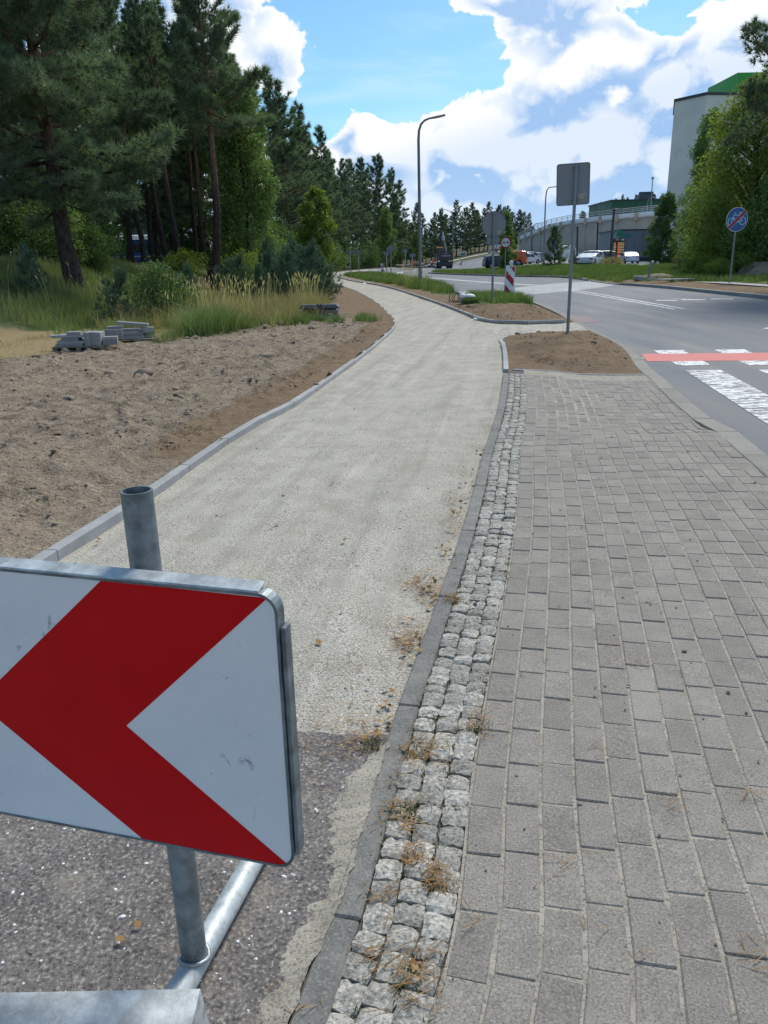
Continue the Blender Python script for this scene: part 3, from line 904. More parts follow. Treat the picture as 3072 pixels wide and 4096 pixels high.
def lay_cobbles():
    def stone_mesh(seed):
        r = random.Random(seed); n = 5; V = []
        for j in range(n):
            for i in range(n):
                u, v = i / (n - 1) * 2 - 1, j / (n - 1) * 2 - 1
                e = max(abs(u), abs(v))
                z = -.004 * (e > .9) - .004 * (abs(u) > .9) * (abs(v) > .9) + r.uniform(-.0035, .0035)
                V.append((u * .0378 * (1 - .05 * (abs(v) > .9)) + r.uniform(-.003, .003), v * .0378 * (1 - .05 * (abs(u) > .9)) + r.uniform(-.003, .003), z))
        ring = [i for i in range(n)] + [j * n + n - 1 for j in range(1, n)] + [(n - 1) * n + i for i in range(n - 2, -1, -1)] + [j * n for j in range(n - 2, 0, -1)]
        F = [[j * n + i, j * n + i + 1, (j + 1) * n + i + 1, (j + 1) * n + i] for j in range(n - 1) for i in range(n - 1)]
        o = len(V); V += [(V[k][0] * 1.04, V[k][1] * 1.04, -.06) for k in ring]; m = len(ring)
        F += [[ring[k], o + k, o + (k + 1) % m, ring[(k + 1) % m]] for k in range(m)]
        b = MB(); b.addm(V, F, False); return b.mesh('cobble', 'cobble')
    protos = [stone_mesh(s) for s in range(6)]
    items = []
    base = np.vstack([[(-.75, .2)], RE_S])
    for k in range(3):
        C = off(base, EW + .003 + .0775 * (k + .5))
        s = random.uniform(0, .05); d = np.concatenate([[0], np.cumsum(np.hypot(*np.diff(C, axis=0).T))])
        while s < d[-1] - .05:
            L = random.uniform(.066, .092)
            f = lambda q: np.array([np.interp(q, d, C[:, 0]), np.interp(q, d, C[:, 1])])
            a, b = f(s), f(s + L); c = (a + b) / 2; s += L
            if c[1] > .5 and c[1] < 11.5: items.append((c, (b - a) / L, L, random.uniform(.93, 1.04)))
    P = np.array([(i[0][0], i[0][1], 0) for i in items]); px, py = project(P)
    vis = (px > -60) & (px < 3130) & (py < 4180)
    order = np.argsort(np.where(vis, np.hypot(P[:, 0], P[:, 1]), 1e6)); chosen = set(order[:300].tolist())
    restV = []; restF = []; nv = 0
    for i, (c, t, L, w) in enumerate(items):
        me = protos[i % 6]
        sz = float(side_z(np.array([c[0]]), np.array([c[1]]))[0])
        M = Matrix.Translation((c[0] + random.uniform(-.003, .003), c[1], sz + .002 + random.uniform(-.008, .004))) @ Euler((random.uniform(-.06, .06), random.uniform(-.06, .06), math.atan2(-t[0], t[1]) + random.uniform(-.09, .09))).to_matrix().to_4x4() @ Matrix.Diagonal((w, (L - .004) / .075, 1, 1))
        if i in chosen:
            o = obj('cobble', me, COBS); o.matrix_basis = M
        else:
            restV += [tuple(M @ v.co) for v in me.vertices]; restF += [[k + nv for k in p.vertices] for p in me.polygons]; nv += len(me.vertices)
    b = MB(); b.addm(restV, restF, False); o = b.build('far_cobbles', 'cobble', COBS); o['kind'] = 'stuff'
lay_cobbles()

# ------------------------------------------------------------------ road markings
def sheet(name, pts, mat, z=-.110, parent=None):
    b = MB(); b.addm([(p[0], p[1], z + gz(p[0], p[1])) for p in pts], [list(range(len(pts)))])
    return b.build(name, mat, parent or ROAD)
def ribbon(name, poly, w, mat, lift=.005, parent=None):
    P = np.asarray(poly); A = off(P, -w / 2); B = off(P, w / 2); n = len(P)
    z = lambda Q: road_z(Q[:, 0], Q[:, 1]) + lift
    V = np.concatenate([np.c_[A, z(A)], np.c_[B, z(B)]])
    return obj(name, np_mesh(name, V, [[i, n + i, n + i + 1, i + 1] for i in range(n - 1)], mat), parent or ROAD)
for k in range(8):
    x0 = 4.70 + 1.09 * k
    y0 = 11.98 - .11 * k
    sheet('crossing_stripe', [(x0 - .66, y0 - 4.05), (x0 - .11, y0 - 4.1), (x0 + .54, y0 - .04), (x0, y0)], 'road_white_worn')
    xa, ya = 5.13 + 1.1 * k, 14.67 - .10 * k
    if xa < 12.4:
        sheet('lane_dash', [(xa - .08, ya - .56), (xa + .44, ya - .59), (xa + .55, ya - .03), (xa, ya)], 'road_white')
        xb, yb = 4.87 + 1.09 * k, 13.05 - .11 * k
        sheet('lane_dash', [(xb - .07, yb - .54), (xb + .44, yb - .54), (xb + .54, yb - .03), (xb, yb)], 'road_white')
sheet('red_cycle_lane', [(4.50, 13.12), (6.43, 12.93), (12.7, 12.28), (12.9, 13.35), (6.93, 13.98), (4.74, 14.2)], 'road_red', -.1112)
for a, b in (((9.64, 25.91), (9.97, 42.97)), ((9.99, 26.06), (10.42, 43.46))):
    ribbon('centre_line', [a, ((a[0] + b[0]) / 2, (a[1] + b[1]) / 2), b], .13, 'road_white')
for q in ([(10.74, 31.05), (10.98, 31.45), (11.65, 31.17), (11.5, 30.75)], [(11.8, 31.19), (12.07, 31.72), (12.8, 31.28), (12.62, 30.85)],
          [(12.98, 31.21), (13.23, 31.69), (13.95, 31.38), (13.79, 31.01)], [(9.0, 18.5), (9.22, 18.8), (10.3, 18.6), (10.2, 18.3)]):
    sheet('give_way_dash', q[::-1] if q[0][0] > 9.5 else q[::-1], 'road_white')
cl = catmull([(9.7, 50.8), (7.94, 58), (6.3, 67), (4.6, 77.4), (2.9, 89), (2.3, 97.2), (2.35, 106), (3.3, 119), (5.6, 130), (9.1, 144), (16, 160), (30, 182)], 6)
ribbon('centre_line', cl, .22, 'road_white_far'); ribbon('centre_line', off(cl, .5), .22, 'road_white_far')
ribbon('lane_line', near(off(ROAD_L, .9)[:120], 62, 170)[:60], .16, 'road_white_far')
ribbon('edge_dash', [(5.8, 56.9), (6.8, 57.3)], .2, 'road_white_far'); ribbon('edge_dash', [(6.95, 57.2), (7.8, 58.1)], .2, 'road_white_far')
sheet('dusty_track', [(4.63, 38.8), (6.0, 37.9), (8.2, 39.3), (11.5, 43.6), (14.35, 48.6), (14.75, 56.6), (11.5, 53.3), (8.0, 47.4), (5.6, 44.2), (4.15, 42.8)], 'dusty_track', -.1118)
sheet('red_paint_patch', [(5.42, 21.2), (6.1, 21.6), (6.15, 23.6), (5.55, 24.4)], 'red_spray')
# the green chalk squiggles are a few pixels each: flat marks on the kerb and the pavers
def squiggle(pts, z, parent):
    b = MB()
    for p, q in zip(pts[:-1], pts[1:]):
        d = Vector((q[0] - p[0], q[1] - p[1])).normalized(); n = Vector((-d.y, d.x)) * .012
        b.addm([(p[0] + n.x, p[1] + n.y, z), (p[0] - n.x, p[1] - n.y, z), (q[0] - n.x, q[1] - n.y, z), (q[0] + n.x, q[1] + n.y, z)], [[0, 1, 2, 3]])
    b.build('chalk_mark', 'green_spray', parent)
squiggle([(4.33, 13.35), (4.40, 13.22), (4.47, 13.22), (4.49, 13.4)], -.078, ROAD)

# ------------------------------------------------------------------ chevron barrier in front
def chevron_barrier():
    base = Vector((-.470, 1.407, -.012))
    t = empty('chevron_barrier', base, 0, 'red and white chevron barrier board clamped to a galvanised post with tube foot', 'barrier')
    R = Matrix.Rotation(-.267, 4, 'Z')
    X0, X1, Z0, Z1 = -.937, .312, .456, 1.056
    def rrect(x0, x1, z0, z1, r, n=5):
        P = []
        for cx, cz, a0 in ((x1 - r, z1 - r, 0), (x0 + r, z1 - r, 90), (x0 + r, z0 + r, 180), (x1 - r, z0 + r, 270)):
            for i in range(n + 1):
                a = math.radians(a0 + 90 * i / n); P.append((cx + r * math.cos(a), cz + r * math.sin(a)))
        return P
    MX = R @ Matrix.Rotation(PI / 2, 4, 'X')          # prism (x, z, depth towards viewer)
    b = MB(); b.prism(rrect(X0 + .004, X1 - .004, Z0 + .004, Z1 - .004, .034), .064, .086, MX)
    b.build('board', ['retro_white'], t)
    # rim: folded lip round the edge, wider along the top
    rim = MB(); P = rrect(X0, X1, Z0, Z1, .038, 6); Q = rrect(X0 + .0055, X1 - .0055, Z0 + .0055, Z1 - .0055, .033, 6); n = len(P)
    for dep in (.0875,):
        V = [MX @ Vector((p[0], p[1], dep)) for p in P] + [MX @ Vector((q[0], q[1], dep)) for q in Q] + [MX @ Vector((p[0], p[1], .058)) for p in P] + [MX @ Vector((q[0], q[1], .058)) for q in Q]
        F = []
        for i in range(n):
            j = (i + 1) % n
            F += [[i, j, n + j, n + i], [2 * n + i, 2 * n + j, j, i], [n + i, n + j, 3 * n + j, 3 * n + i], [3 * n + i, 3 * n + j, 2 * n + j, 2 * n + i]]
        rim.addm(V, F)
    rim.build('rim', 'galvanised_dark', t)
    lip = MB(); lip.box((0, 0, 0), (1.19, .034, .007), bev=.002)
    lo = lip.build('top_lip', 'galvanised_pale', t); lo.matrix_basis = R @ Matrix.Translation(((X0 + X1) / 2 - .005, -.071, Z1 + .0045)) @ Matrix.Rotation(.25, 4, 'X')
    rl = MB().box((X1 + .006, -.070, (Z0 + Z1) / 2 - .015), (.009, .030, .50), bev=.002); s = rl.build('side_lip', 'galvanised_dark', t); s.matrix_basis = R
    def red(poly):
        c = MB(); c.prism([(X1 - s_, Z0 + z_) for s_, z_ in poly][::-1], .0862, .0868, MX); return c.build('red_chevron', 'retro_red', t)
    red([(.018, .592), (.354, .595), (.700, .285), (.345, .006), (.034, .006), (.018, .012), (.344, .281)])
    red([(.715, .595), (1.056, .595), (1.243, .43), (1.243, .16), (1.047, .006), (.712, .006), (1.046, .281)])
    p = MB(); n = 28
    p.cyl((0, 0, .03), (0, 0, 1.205), .0300, n=n, caps=False)
    V = []; 
    for r, z in ((.0300, 1.205), (.0262, 1.205), (.0262, .95)):
        V += [(r * math.cos(2 * PI * i / n), r * math.sin(2 * PI * i / n), z) for i in range(n)]
    p.addm(V, [[k * n + i, k * n + (i + 1) % n, (k + 1) * n + (i + 1) % n, (k + 1) * n + i] for k in (0, 1) for i in range(n)], False)
    p.build('post', 'galvanised_dark', t)
    for z in (.60, .91):
        c = MB(); c.box((0, -.047, z), (.11, .036, .03), bev=.004); c.cyl((-.042, -.05, z), (-.042, .02, z), .006, n=6); c.cyl((.042, -.05, z), (.042, .02, z), .006, n=6)
        c.tube([(.034 * math.cos(a), .034 * math.sin(a), z) for a in np.linspace(-.1, PI + .1, 9)], .005, 6)
        o = c.build('clamp', 'galvanised', t); o.matrix_basis = R
    L = lambda x, y, z: Vector((x, y, z)) - base
    f = MB(); f.tube([L(-.59, .95, .03), L(-.545, 1.12, .024), L(-.50, 1.29, .022), L(-.40, 1.67, .022), L(-.31, 2.0, .022)], .031, 16)
    f.build('foot_tube', 'galvanised_pale', t)
    wv = MB(); wv.tube([(.034 * math.cos(a), .034 * math.sin(a), .052 + .012 * abs(math.sin(a))) for a in np.linspace(0, 2 * PI, 15)], .0055, 6, False)
    wv.build('weld', 'galvanised', t)
    c = MB()
    prof = [(.90, .0), (.94, .155), (1.225, .155), (1.26, .0)]
    V = [L(x, y, z) for x in (-1.25, -.405) for y, z in prof] + [L(-.385, y + (1.035 - y) * .1, 0) for y, z in prof]
    c.addm(V[:8], [[0, 1, 5, 4], [1, 2, 6, 5], [2, 3, 7, 6], [0, 3, 2, 1], [4, 5, 6, 7]])
    c.build('base_channel', 'galvanised_pale', t)
chevron_barrier()

# ------------------------------------------------------------------ signs, posts, lamps
FACE = Matrix.Rotation(PI / 2, 4, 'X')
def ngon(r, n=32, cx=0, cy=0, sy=1): return [(cx + r * math.cos(2 * PI * i / n), cy + r * sy * math.sin(2 * PI * i / n)) for i in range(n)]
def bar(a, b, w):
    d = Vector((b[0] - a[0], b[1] - a[1])).normalized(); n = Vector((-d.y, d.x)) * (w / 2)
    return [(a[0] + n.x, a[1] + n.y), (a[0] - n.x, a[1] - n.y), (b[0] - n.x, b[1] - n.y), (b[0] + n.x, b[1] + n.y)]
def ring(b, r0, r1, z0, z1, n=32, cx=0, cy=0, M=FACE):
    V = [M @ Vector((cx + r * math.cos(2 * PI * i / n), cy + r * math.sin(2 * PI * i / n), z)) for z in (z0, z1) for r in (r0, r1) for i in range(n)]
    F = []
    for i in range(n):
        j = (i + 1) % n
        F += [[2 * n + i, 2 * n + j, 3 * n + j, 3 * n + i][::-1], [n + i, n + j, 3 * n + j, 3 * n + i], [i, 2 * n + i, 2 * n + j, j], [i, j, n + j, n + i]]
    b.addm(V, F)
def rr(w, h, r, n=4):
    P = []
    for cx, cz, a0 in ((w / 2 - r, h / 2 - r, 0), (-w / 2 + r, h / 2 - r, 90), (-w / 2 + r, -h / 2 + r, 180), (w / 2 - r, -h / 2 + r, 270)):
        for i in range(n + 1):
            a = math.radians(a0 + 90 * i / n); P.append((cx + r * math.cos(a), cz + r * math.sin(a)))
    return P
def text_mesh(s, size, mat, ext=.004, name='lettering'):
    cu = bpy.data.curves.new(name, 'FONT'); cu.body = s; cu.size = size; cu.align_x = 'CENTER'; cu.align_y = 'CENTER'; cu.extrude = ext; cu.resolution_u = 3
    o = bpy.data.objects.new('tmp', cu); COL.objects.link(o)
    me = bpy.data.meshes.new_from_object(o.evaluated_get(bpy.context.evaluated_depsgraph_get()))
    bpy.data.objects.remove(o); me.name = name; me.materials.clear(); me.materials.append(MATS[mat]); return me

def pole(t, h, r, mat='pole_grey', n=10, cap=True):
    b = MB(); b.cyl((0, 0, -.1), (0, 0, h), r, n=n); b.cyl((0, 0, h), (0, 0, h + .02), r * 1.05, n=n)
    return b.build('pole', mat, t)

def back_plate(t, poly, z, r, sticker=True, mat='sign_back', dx=0.0, tilt=0.0, name='sign_plate'):
    """a sign seen from behind: plate on the far side of the pole, rim, brackets, maker's stickers"""
    M = Matrix.Translation((dx, r + .022, z)) @ Matrix.Rotation(tilt, 4, 'Y') @ FACE
    b = MB(); b.prism(poly, -.006, .002, M); pl = b.build(name, mat, t)
    rim = MB(); n = len(poly); cx = [p[0] for p in poly]; 
    V = [M @ Vector((p[0] * k, p[1] * k, zz)) for zz in (.018, -.008) for k in (1.0, .975) for p in poly]
    F = []
    for i in range(n):
        j = (i + 1) % n
        F += [[i, j, n + j, n + i], [i, 2 * n + i, 2 * n + j, j], [n + i, n + j, 3 * n + j, 3 * n + i]]
    rim.addm(V, F); rim.build('rim', 'sign_rim', t)
    hy = max(p[1] for p in poly)
    for s in (-.75, .8):
        br = MB(); br.box((0, r * .4, z + s * hy), (r * 3.4, r * 2.4, .035), bev=.004); br.build('bracket', 'sign_rim', t)
    if sticker:
        st = MB(); st.prism(bar((.10, -hy * .52), (.25, -hy * .50), .028), .003, .005, M); st.build('sticker', 'label_grey', t)
        st = MB(); st.prism(bar((.125, -hy * .65), (.215, -hy * .635), .042), .003, .005, M); st.build('sticker', 'label_yellow', t)
    return pl

# square sign seen from behind, on the sandy island
t = empty('square_sign', (4.0, 16.8, .0), math.radians(-9), 'square grey sign back on a tall pole in the sandy island by the kerb', 'road sign')
pole(t, at(2262, 668, 16.8).z, .034)
back_plate(t, rr(.66, .79, .05), at(2258, 737, 16.8).z, .034, dx=-.045, tilt=-.035)
# round sign with a small plate under it
t = empty('round_sign', (4.11, 29.14, .02), math.radians(6), 'round grey sign back with small plate below, beside the striped beacon', 'road sign')
pole(t, at(1970, 860, 29.14).z, .042)
back_plate(t, ngon(.445, 40), at(1970, 900, 29.14).z, .042, dx=.02)
back_plate(t, rr(.47, .27, .05), at(1971, 965, 29.14).z, .042, sticker=False, name='small_plate')
# end of cycle path sign
b0 = Vector((19.9, 41.5, .12)); 
def bike_sign():
    p = at(2920, 1135, 41.5)
    t = empty('bicycle_sign', (p.x, p.y, gz(p.x, p.y) - .02), math.radians(8), 'blue round bicycle sign crossed by a red bar on a leaning pole', 'road sign')
    c = at(2948, 878, 41.5) - Vector(t.location); r = .585
    c = Matrix.Rotation(-math.radians(8), 3, 'Z') @ c
    b = MB(); b.tube([(0, .05, -.1), (c.x, c.y + .05, c.z + .3)], .045, 10); b.build('pole', 'pole_grey', t)
    M = Matrix.Translation(c) @ Matrix.Rotation(-.03, 4, 'Y') @ FACE @ Matrix.Diagonal((r, r, 1, 1))
    d = MB(); d.prism(ngon(1, 40), -.012, 0, M); d.build('sign_plate', 'sign_white', t)
    d = MB(); d.prism(ngon(.965, 40), .0005, .002, M); d.build('blue_field', 'sign_blue', t)
    s = MB(); w = .062
    ring(s, .265, .33, .0025, .005, 28, -.53, -.16, M); ring(s, .265, .33, .0025, .005, 28, .52, -.13, M)
    for A, B in (((-.11, .55), (-.22, .54)), ((-.22, .56), (-.53, -.16)), ((-.28, .35), (.22, .36)), ((.26, .5), (.05, -.2)), ((-.36, .2), (.05, -.2)),
                 ((.05, -.19), (.52, -.13)), ((.2, .32), (.52, -.13))):
        s.prism(bar(A, B, w), .0025, .005, M)
    s.prism(bar((.14, .53), (.40, .53), .085), .0025, .005, M); s.prism(ngon(.075, 12, .05, -.2), .0025, .0055, M); s.prism(ngon(.05, 10, -.53, -.16), .0025, .0055, M)
    s.build('bicycle_symbol', 'sign_lightblue', t)
    s = MB(); s.prism(bar((-.70, -.68), (.72, .66), .30), .006, .0075, M); s.build('bar_edge', 'sign_lightblue', t)
    s = MB(); s.prism(bar((-.70, -.68), (.72, .66), .25), .008, .0095, M); s.build('red_bar', 'sign_red', t)
bike_sign()

def face_sign(name, px, py, Y, d_px, label, build, pole_to=None, z_off=0):
    c = at(px, py, Y); r = d_px / 2 * Y / 3078
    g = gz(c.x, Y)
    t = empty(name, (c.x, Y, g), 0, label, 'road sign')
    zc = c.z - g
    b = MB(); b.cyl((0, .06, -.2), (0, .06, zc + r * .9), max(.04, Y * .0005), n=8); b.build('pole', 'pole_pale', t)
    M = Matrix.Translation((0, 0, zc)) @ FACE @ Matrix.Diagonal((r, r, 1, 1))
    build(t, M)
    return t, zc, r
def lay(t, name, mat, polys, M, z):
    b = MB()
    for p in polys: b.prism(p, z, z + .002, M)
    return b.build(name, mat, t)
def car_icon(cx, cy, k):
    return [[(cx - .19 * k, cy - .13 * k), (cx + .19 * k, cy - .13 * k), (cx + .19 * k, cy + .06 * k), (cx - .19 * k, cy + .06 * k)],
            [(cx - .17 * k, cy - .19 * k), (cx - .09 * k, cy - .19 * k), (cx - .09 * k, cy - .13 * k), (cx - .17 * k, cy - .13 * k)],
            [(cx + .09 * k, cy - .19 * k), (cx + .17 * k, cy - .19 * k), (cx + .17 * k, cy - .13 * k), (cx + .09 * k, cy - .13 * k)],
            bar((cx - .16 * k, cy + .06 * k), (cx - .12 * k, cy + .2 * k), .04), bar((cx + .16 * k, cy + .06 * k), (cx + .12 * k, cy + .2 * k), .04), bar((cx - .13 * k, cy + .2 * k), (cx + .13 * k, cy + .2 * k), .045)]
def no_overtake(t, M):
    lay(t, 'sign_plate', 'sign_red', [ngon(1, 36)], M, 0); lay(t, 'white_field', 'sign_white', [ngon(.78, 36)], M, .004)
    lay(t, 'red_car_symbol', 'sign_red', car_icon(-.32, 0, 1.15), M, .008); lay(t, 'black_car_symbol', 'black_plain', car_icon(.36, .04, 1.15), M, .008)
face_sign('no_overtaking_sign', 2023, 970, 82, 41, 'red ringed white sign with two small cars, near the navy car', no_overtake)
def forty(t, M):
    lay(t, 'sign_plate', 'sign_red', [ngon(1, 28)], M, 0); lay(t, 'white_field', 'sign_white', [ngon(.8, 28)], M, .01)
    o = obj('lettering', text_mesh('40', 1.15, 'black_plain', .01), t); o.matrix_basis = M @ Matrix.Translation((0, 0, .02))
face_sign('speed_limit_sign', 1957, 1007, 178, 15, 'round speed limit sign reading 40 beside the climbing road', forty)
def end_sign(t, M):
    lay(t, 'sign_plate', 'sign_white', [ngon(1, 28)], M, 0)
    lay(t, 'car_symbol', 'black_plain', car_icon(-.42, 0, .9), M, .01); lay(t, 'car_symbol', 'black_plain', car_icon(.42, .05, .9), M, .01); lay(t, 'diagonal_bar', 'black_plain', [bar((-.28, -.9), (.28, .9), .22)], M, .02)
    M2 = M @ Matrix.Translation((0, -2.1, 0))
    lay(t, 'lower_plate', 'sign_red', [ngon(1, 28)], M2, 0); lay(t, 'blue_field', 'sign_blue', [ngon(.78, 28)], M2, .01)
    lay(t, 'cross', 'sign_red', [bar((-.6, -.6), (.6, .6), .2)], M2, .02); lay(t, 'cross', 'sign_red', [bar((-.6, .6), (.6, -.6), .2)], M2, .03)
face_sign('end_of_ban_sign', 1986, 985, 172, 14, 'white round sign with black diagonal above a small red and blue disc', end_sign)

def back_sign(name, px, py, Y, poly, label, basepx=None, pole_r=None, two=False):
    c = at(px, py, Y); g = gz(c.x, Y)
    t = empty(name, (c.x, Y, g - .02), 0, label, 'road sign'); r = pole_r or max(.04, Y * .00055)
    pole(t, c.z - g + max(p[1] for p in poly) * .8, r, 'pole_pale', 8)
    back_plate(t, poly, c.z - g, r, sticker=False)
    return t
back_sign('diamond_sign', 1563, 995, 75, [(0, .47), (-.47, 0), (0, -.47), (.47, 0)], 'diamond shaped grey sign back standing in the verge grass')
back_sign('triangular_sign', 1546, 1014, 96, [(-.5, .3), (0, -.55), (.5, .3)], 'triangular sign back mostly hidden behind the diamond sign')
back_sign('small_round_sign', 1621, 1004, 145, ngon(.43, 24), 'small round grey sign back before bright roadside trees')
back_sign('plate_sign', 1650, 1020, 150, rr(1.1, .6, .08), 'small wide grey sign back near the orange clad worker')
def direction_board():
    c = at(1416, 1009, 85); g = gz(c.x, 85)
    t = empty('direction_board', (c.x, 85, g), math.radians(-20), 'long grey direction board back carried on two posts', 'road sign')
    for x in (-.45, .5): 
        b = MB(); b.cyl((x, 0, -.2), (x, 0, c.z - g + .17), .05, n=8); b.build('post', 'pole_pale', t)
    b = MB(); b.prism([(-.86, -.16), (.8, -.16), (.92, 0), (.8, .16), (-.86, .16)], -.03, -.01, Matrix.Translation((0, .05, c.z - g)) @ FACE); b.build('board', 'sign_back', t)
    b = MB(); b.box((0, .085, c.z - g - .17), (1.66, .03, .03)); b.build('lower_rail', 'sign_blue', t)
direction_board()
def town_sign():
    c = at(1852, 1014, 190); g = gz(c.x, 190)
    t = empty('town_sign', (c.x, 190, g), math.radians(4), 'white board with black skyline struck by a diagonal line, on the slope', 'road sign')
    zc = c.z - g; w, h = 1.62, .80
    for x in (-.6, .6):
        b = MB(); b.cyl((x, .06, -.2), (x, .06, zc + .3), .05, n=6); b.build('post', 'pole_pale', t)
    M = Matrix.Translation((0, 0, zc)) @ FACE
    lay(t, 'board', 'sign_white', [rr(w, h, .04)], M, 0)
    x0 = -w * .43
    sk = [(-.7, -.27), (.6, -.27), (.6, .02), (.45, .02), (.45, .12), (.38, .12), (.38, .02), (.2, .05), (.12, -.02), (0, .06), (-.1, .0), (-.1, .05), (-.28, .05), (-.33, .3), (-.38, .05), (-.45, .05), (-.45, -.05), (-.7, -.08)]
    lay(t, 'skyline', 'black_plain', [sk], M, .012)
    lay(t, 'diagonal_bar', 'black_plain', [bar((-.5, -.28), (.72, .34), .07)], M, .02)
town_sign()

def beacon(px, py_base, Y, h, w, label, lean=0.0, detail=False, z=None, fix=None):
    c = at(px, py_base, Y); g = gz(c.x, Y) if z is None else z
    t = empty('striped_beacon', (c.x, Y, g), 0, label, 'traffic beacon', 'red and white striped beacons')
    Mx = Matrix.Rotation(lean, 4, 'Y')
    z0 = .16 if detail else .1
    M = Mx @ Matrix.Translation((0, 0, z0)) @ FACE
    b = MB(); b.prism(rr(w, h, .025), -.02, .02, Mx @ Matrix.Translation((0, 0, z0 + h / 2)) @ FACE); b.build('frame', 'sign_white', t)
    iw, m = w - .05, .03
    per = h * .5
    b = MB(); slope = 1.05
    def quadclip(y0):
        poly = [(-iw / 2, y0), (-iw / 2, y0 + per / 2), (iw / 2, y0 + per / 2 - slope * iw), (iw / 2, y0 - slope * iw)]
        poly = clip_half(poly, (-9, m), (9, m)); poly = clip_half(poly, (9, h - m), (-9, h - m)) if len(poly) > 2 else poly
        return poly
    for k in range(-1, 5):
        p = quadclip(k * per + .08 * h)
        if len(p) > 2: b.prism(p[::-1], .0205, .0215, M)
    b.build('red_stripes', 'sign_red', t)
    f = MB(); f.box((0, 0, .05), (w * 1.7, .38, .1), bev=.02); f.box((0, 0, .13), (w * .5, .1, .1), bev=.01); f.build('rubber_foot', 'plastic_dark', t)
    if detail:
        l = MB(); l.cyl((0, 0, z0 + h), (0, 0, z0 + h + .05), .05, .06); l.ball((0, 0, z0 + h + .12), .085, sc=(1, .6, 1.1)); o = l.build('lamp', 'sack_white', t); o.matrix_basis = Mx
        tp = MB(); pts = [(.06, -.03, z0 + h + .02), (0, -.035, z0 + h * .78), (-.09, -.04, z0 + h * .66)]
        for p, q in zip(pts[:-1], pts[1:]):
            p, q = Vector(p), Vector(q); n = Vector((.012, 0, .004)); tp.addm([p - n, p + n, q + n, q - n], [[0, 1, 2, 3]])
        pts = [(w * .45, -.03, z0 + h * .4), (w * .62, -.05, z0 + .18), (w * .5, -.08, z0 + .02), (w * .2, -.1, .02)]
        for p, q in zip(pts[:-1], pts[1:]):
            p, q = Vector(p), Vector(q); n = Vector((.025, .01, .012)); tp.addm([p - n, p + n, q + n, q - n], [[0, 1, 2, 3]])
        o = tp.build('loose_tape', 'sack_white', t); o.matrix_basis = Mx
    return t
beacon(2031, 1190, 33.5, 1.12, .40, 'large red and white striped beacon with lamp in the verge grass', .075, True)
beacon(1531, 1073, 118, 1.05, .34, 'small striped beacon leaning left on the bend of the path', -.12)
beacon(1741, 1076, 148, 1.15, .34, 'small striped beacon standing beside the excavator wheel', .1)
beacon(1842, 1050, 165, 1.0, .34, 'small striped beacon tipped over on the slope', .45)

def street_lamp(pts_px, Y, r0, r1, label, head=True, mat='pole_grey', headlen=.9, group='street lamps', base_z=None, name='street_lamp'):
    P = [at(px, py, Y) for px, py in pts_px]
    base = P[0].copy(); base.z = gz(base.x, base.y) if base_z is None else base_z
    t = empty(name, base, 0, label, 'street lamp', group)
    L = [p - base for p in P]; L[0] = Vector((0, 0, -.3))
    n = len(L); b = MB(); b.tube(L, [r0 + (r1 - r0) * i / (n - 1) for i in range(n)], 10); b.build('mast', mat, t)
    d = MB(); d.cyl((0, 0, -.2), (0, 0, 1.0), r0 * 1.35, r0 * 1.2, n=12); d.build('base_sleeve', mat, t)
    if head:
        e = L[-1]; dr = (L[-1] - L[-2]).normalized()
        if abs(dr.z) > .8: dr = Vector((1, 0, 0)) if dr.z > 0 else dr
        h = MB(); a = math.atan2(dr.z, dr.x)
        h.box((0, 0, 0), (headlen, .28, .10), bev=.035); o = h.build('lamp_head', 'galvanised_dark', t)
        o.matrix_basis = Matrix.Translation(e + dr * headlen * .3) @ Matrix.Rotation(-a, 4, 'Y')
        g = MB(); g.box((0, 0, -.058), (headlen * .6, .2, .02)); o = g.build('lens', 'sack_white', t); o.matrix_basis = Matrix.Translation(e + dr * headlen * .3) @ Matrix.Rotation(-a, 4, 'Y')
    return t
street_lamp([(1681, 1135), (1679, 900), (1676, 700), (1674, 560), (1676, 522), (1684, 497), (1698, 482), (1716, 474), (1735, 470)], 52, .105, .05, 'tall grey street lamp with curved arm in the roadside grass')
street_lamp([(2176, 1040), (2180, 860), (2183, 790), (2187, 762), (2196, 750), (2212, 748)], 115, .11, .06, 'lamp half hidden behind the square sign, arm bent right')
street_lamp([(1812, 1030), (1811, 880), (1808, 856), (1800, 845), (1788, 841)], 200, .13, .08, 'far lamp arm rising above the dark roadside trees', headlen=1.2)
street_lamp([(2094, 1045), (2098, 960), (2099, 905)], 150, .12, .09, 'plain pale lamp post left of the curved wall', head=False, mat='pole_pale')
street_lamp([(2125, 1010), (2126, 920), (2131, 905), (2143, 895), (2152, 893)], 186, .12, .08, 'low lamp with bent arm at the wall end', headlen=.8)
street_lamp([(2308, 1052), (2310, 903)], 118, .13, .13, 'dark square lamp column in the car park by the white van', mat='dark_trim', headlen=.7)
street_lamp([(2386, 1035), (2392, 890)], 128, .13, .13, 'dark square lamp column behind the parked crossover', mat='dark_trim', headlen=.7)
street_lamp([(2440, 1052), (2451, 900), (2457, 835)], 108, .17, .15, 'dark lamp column at the corner of the grey building', mat='dark_trim', headlen=.7)

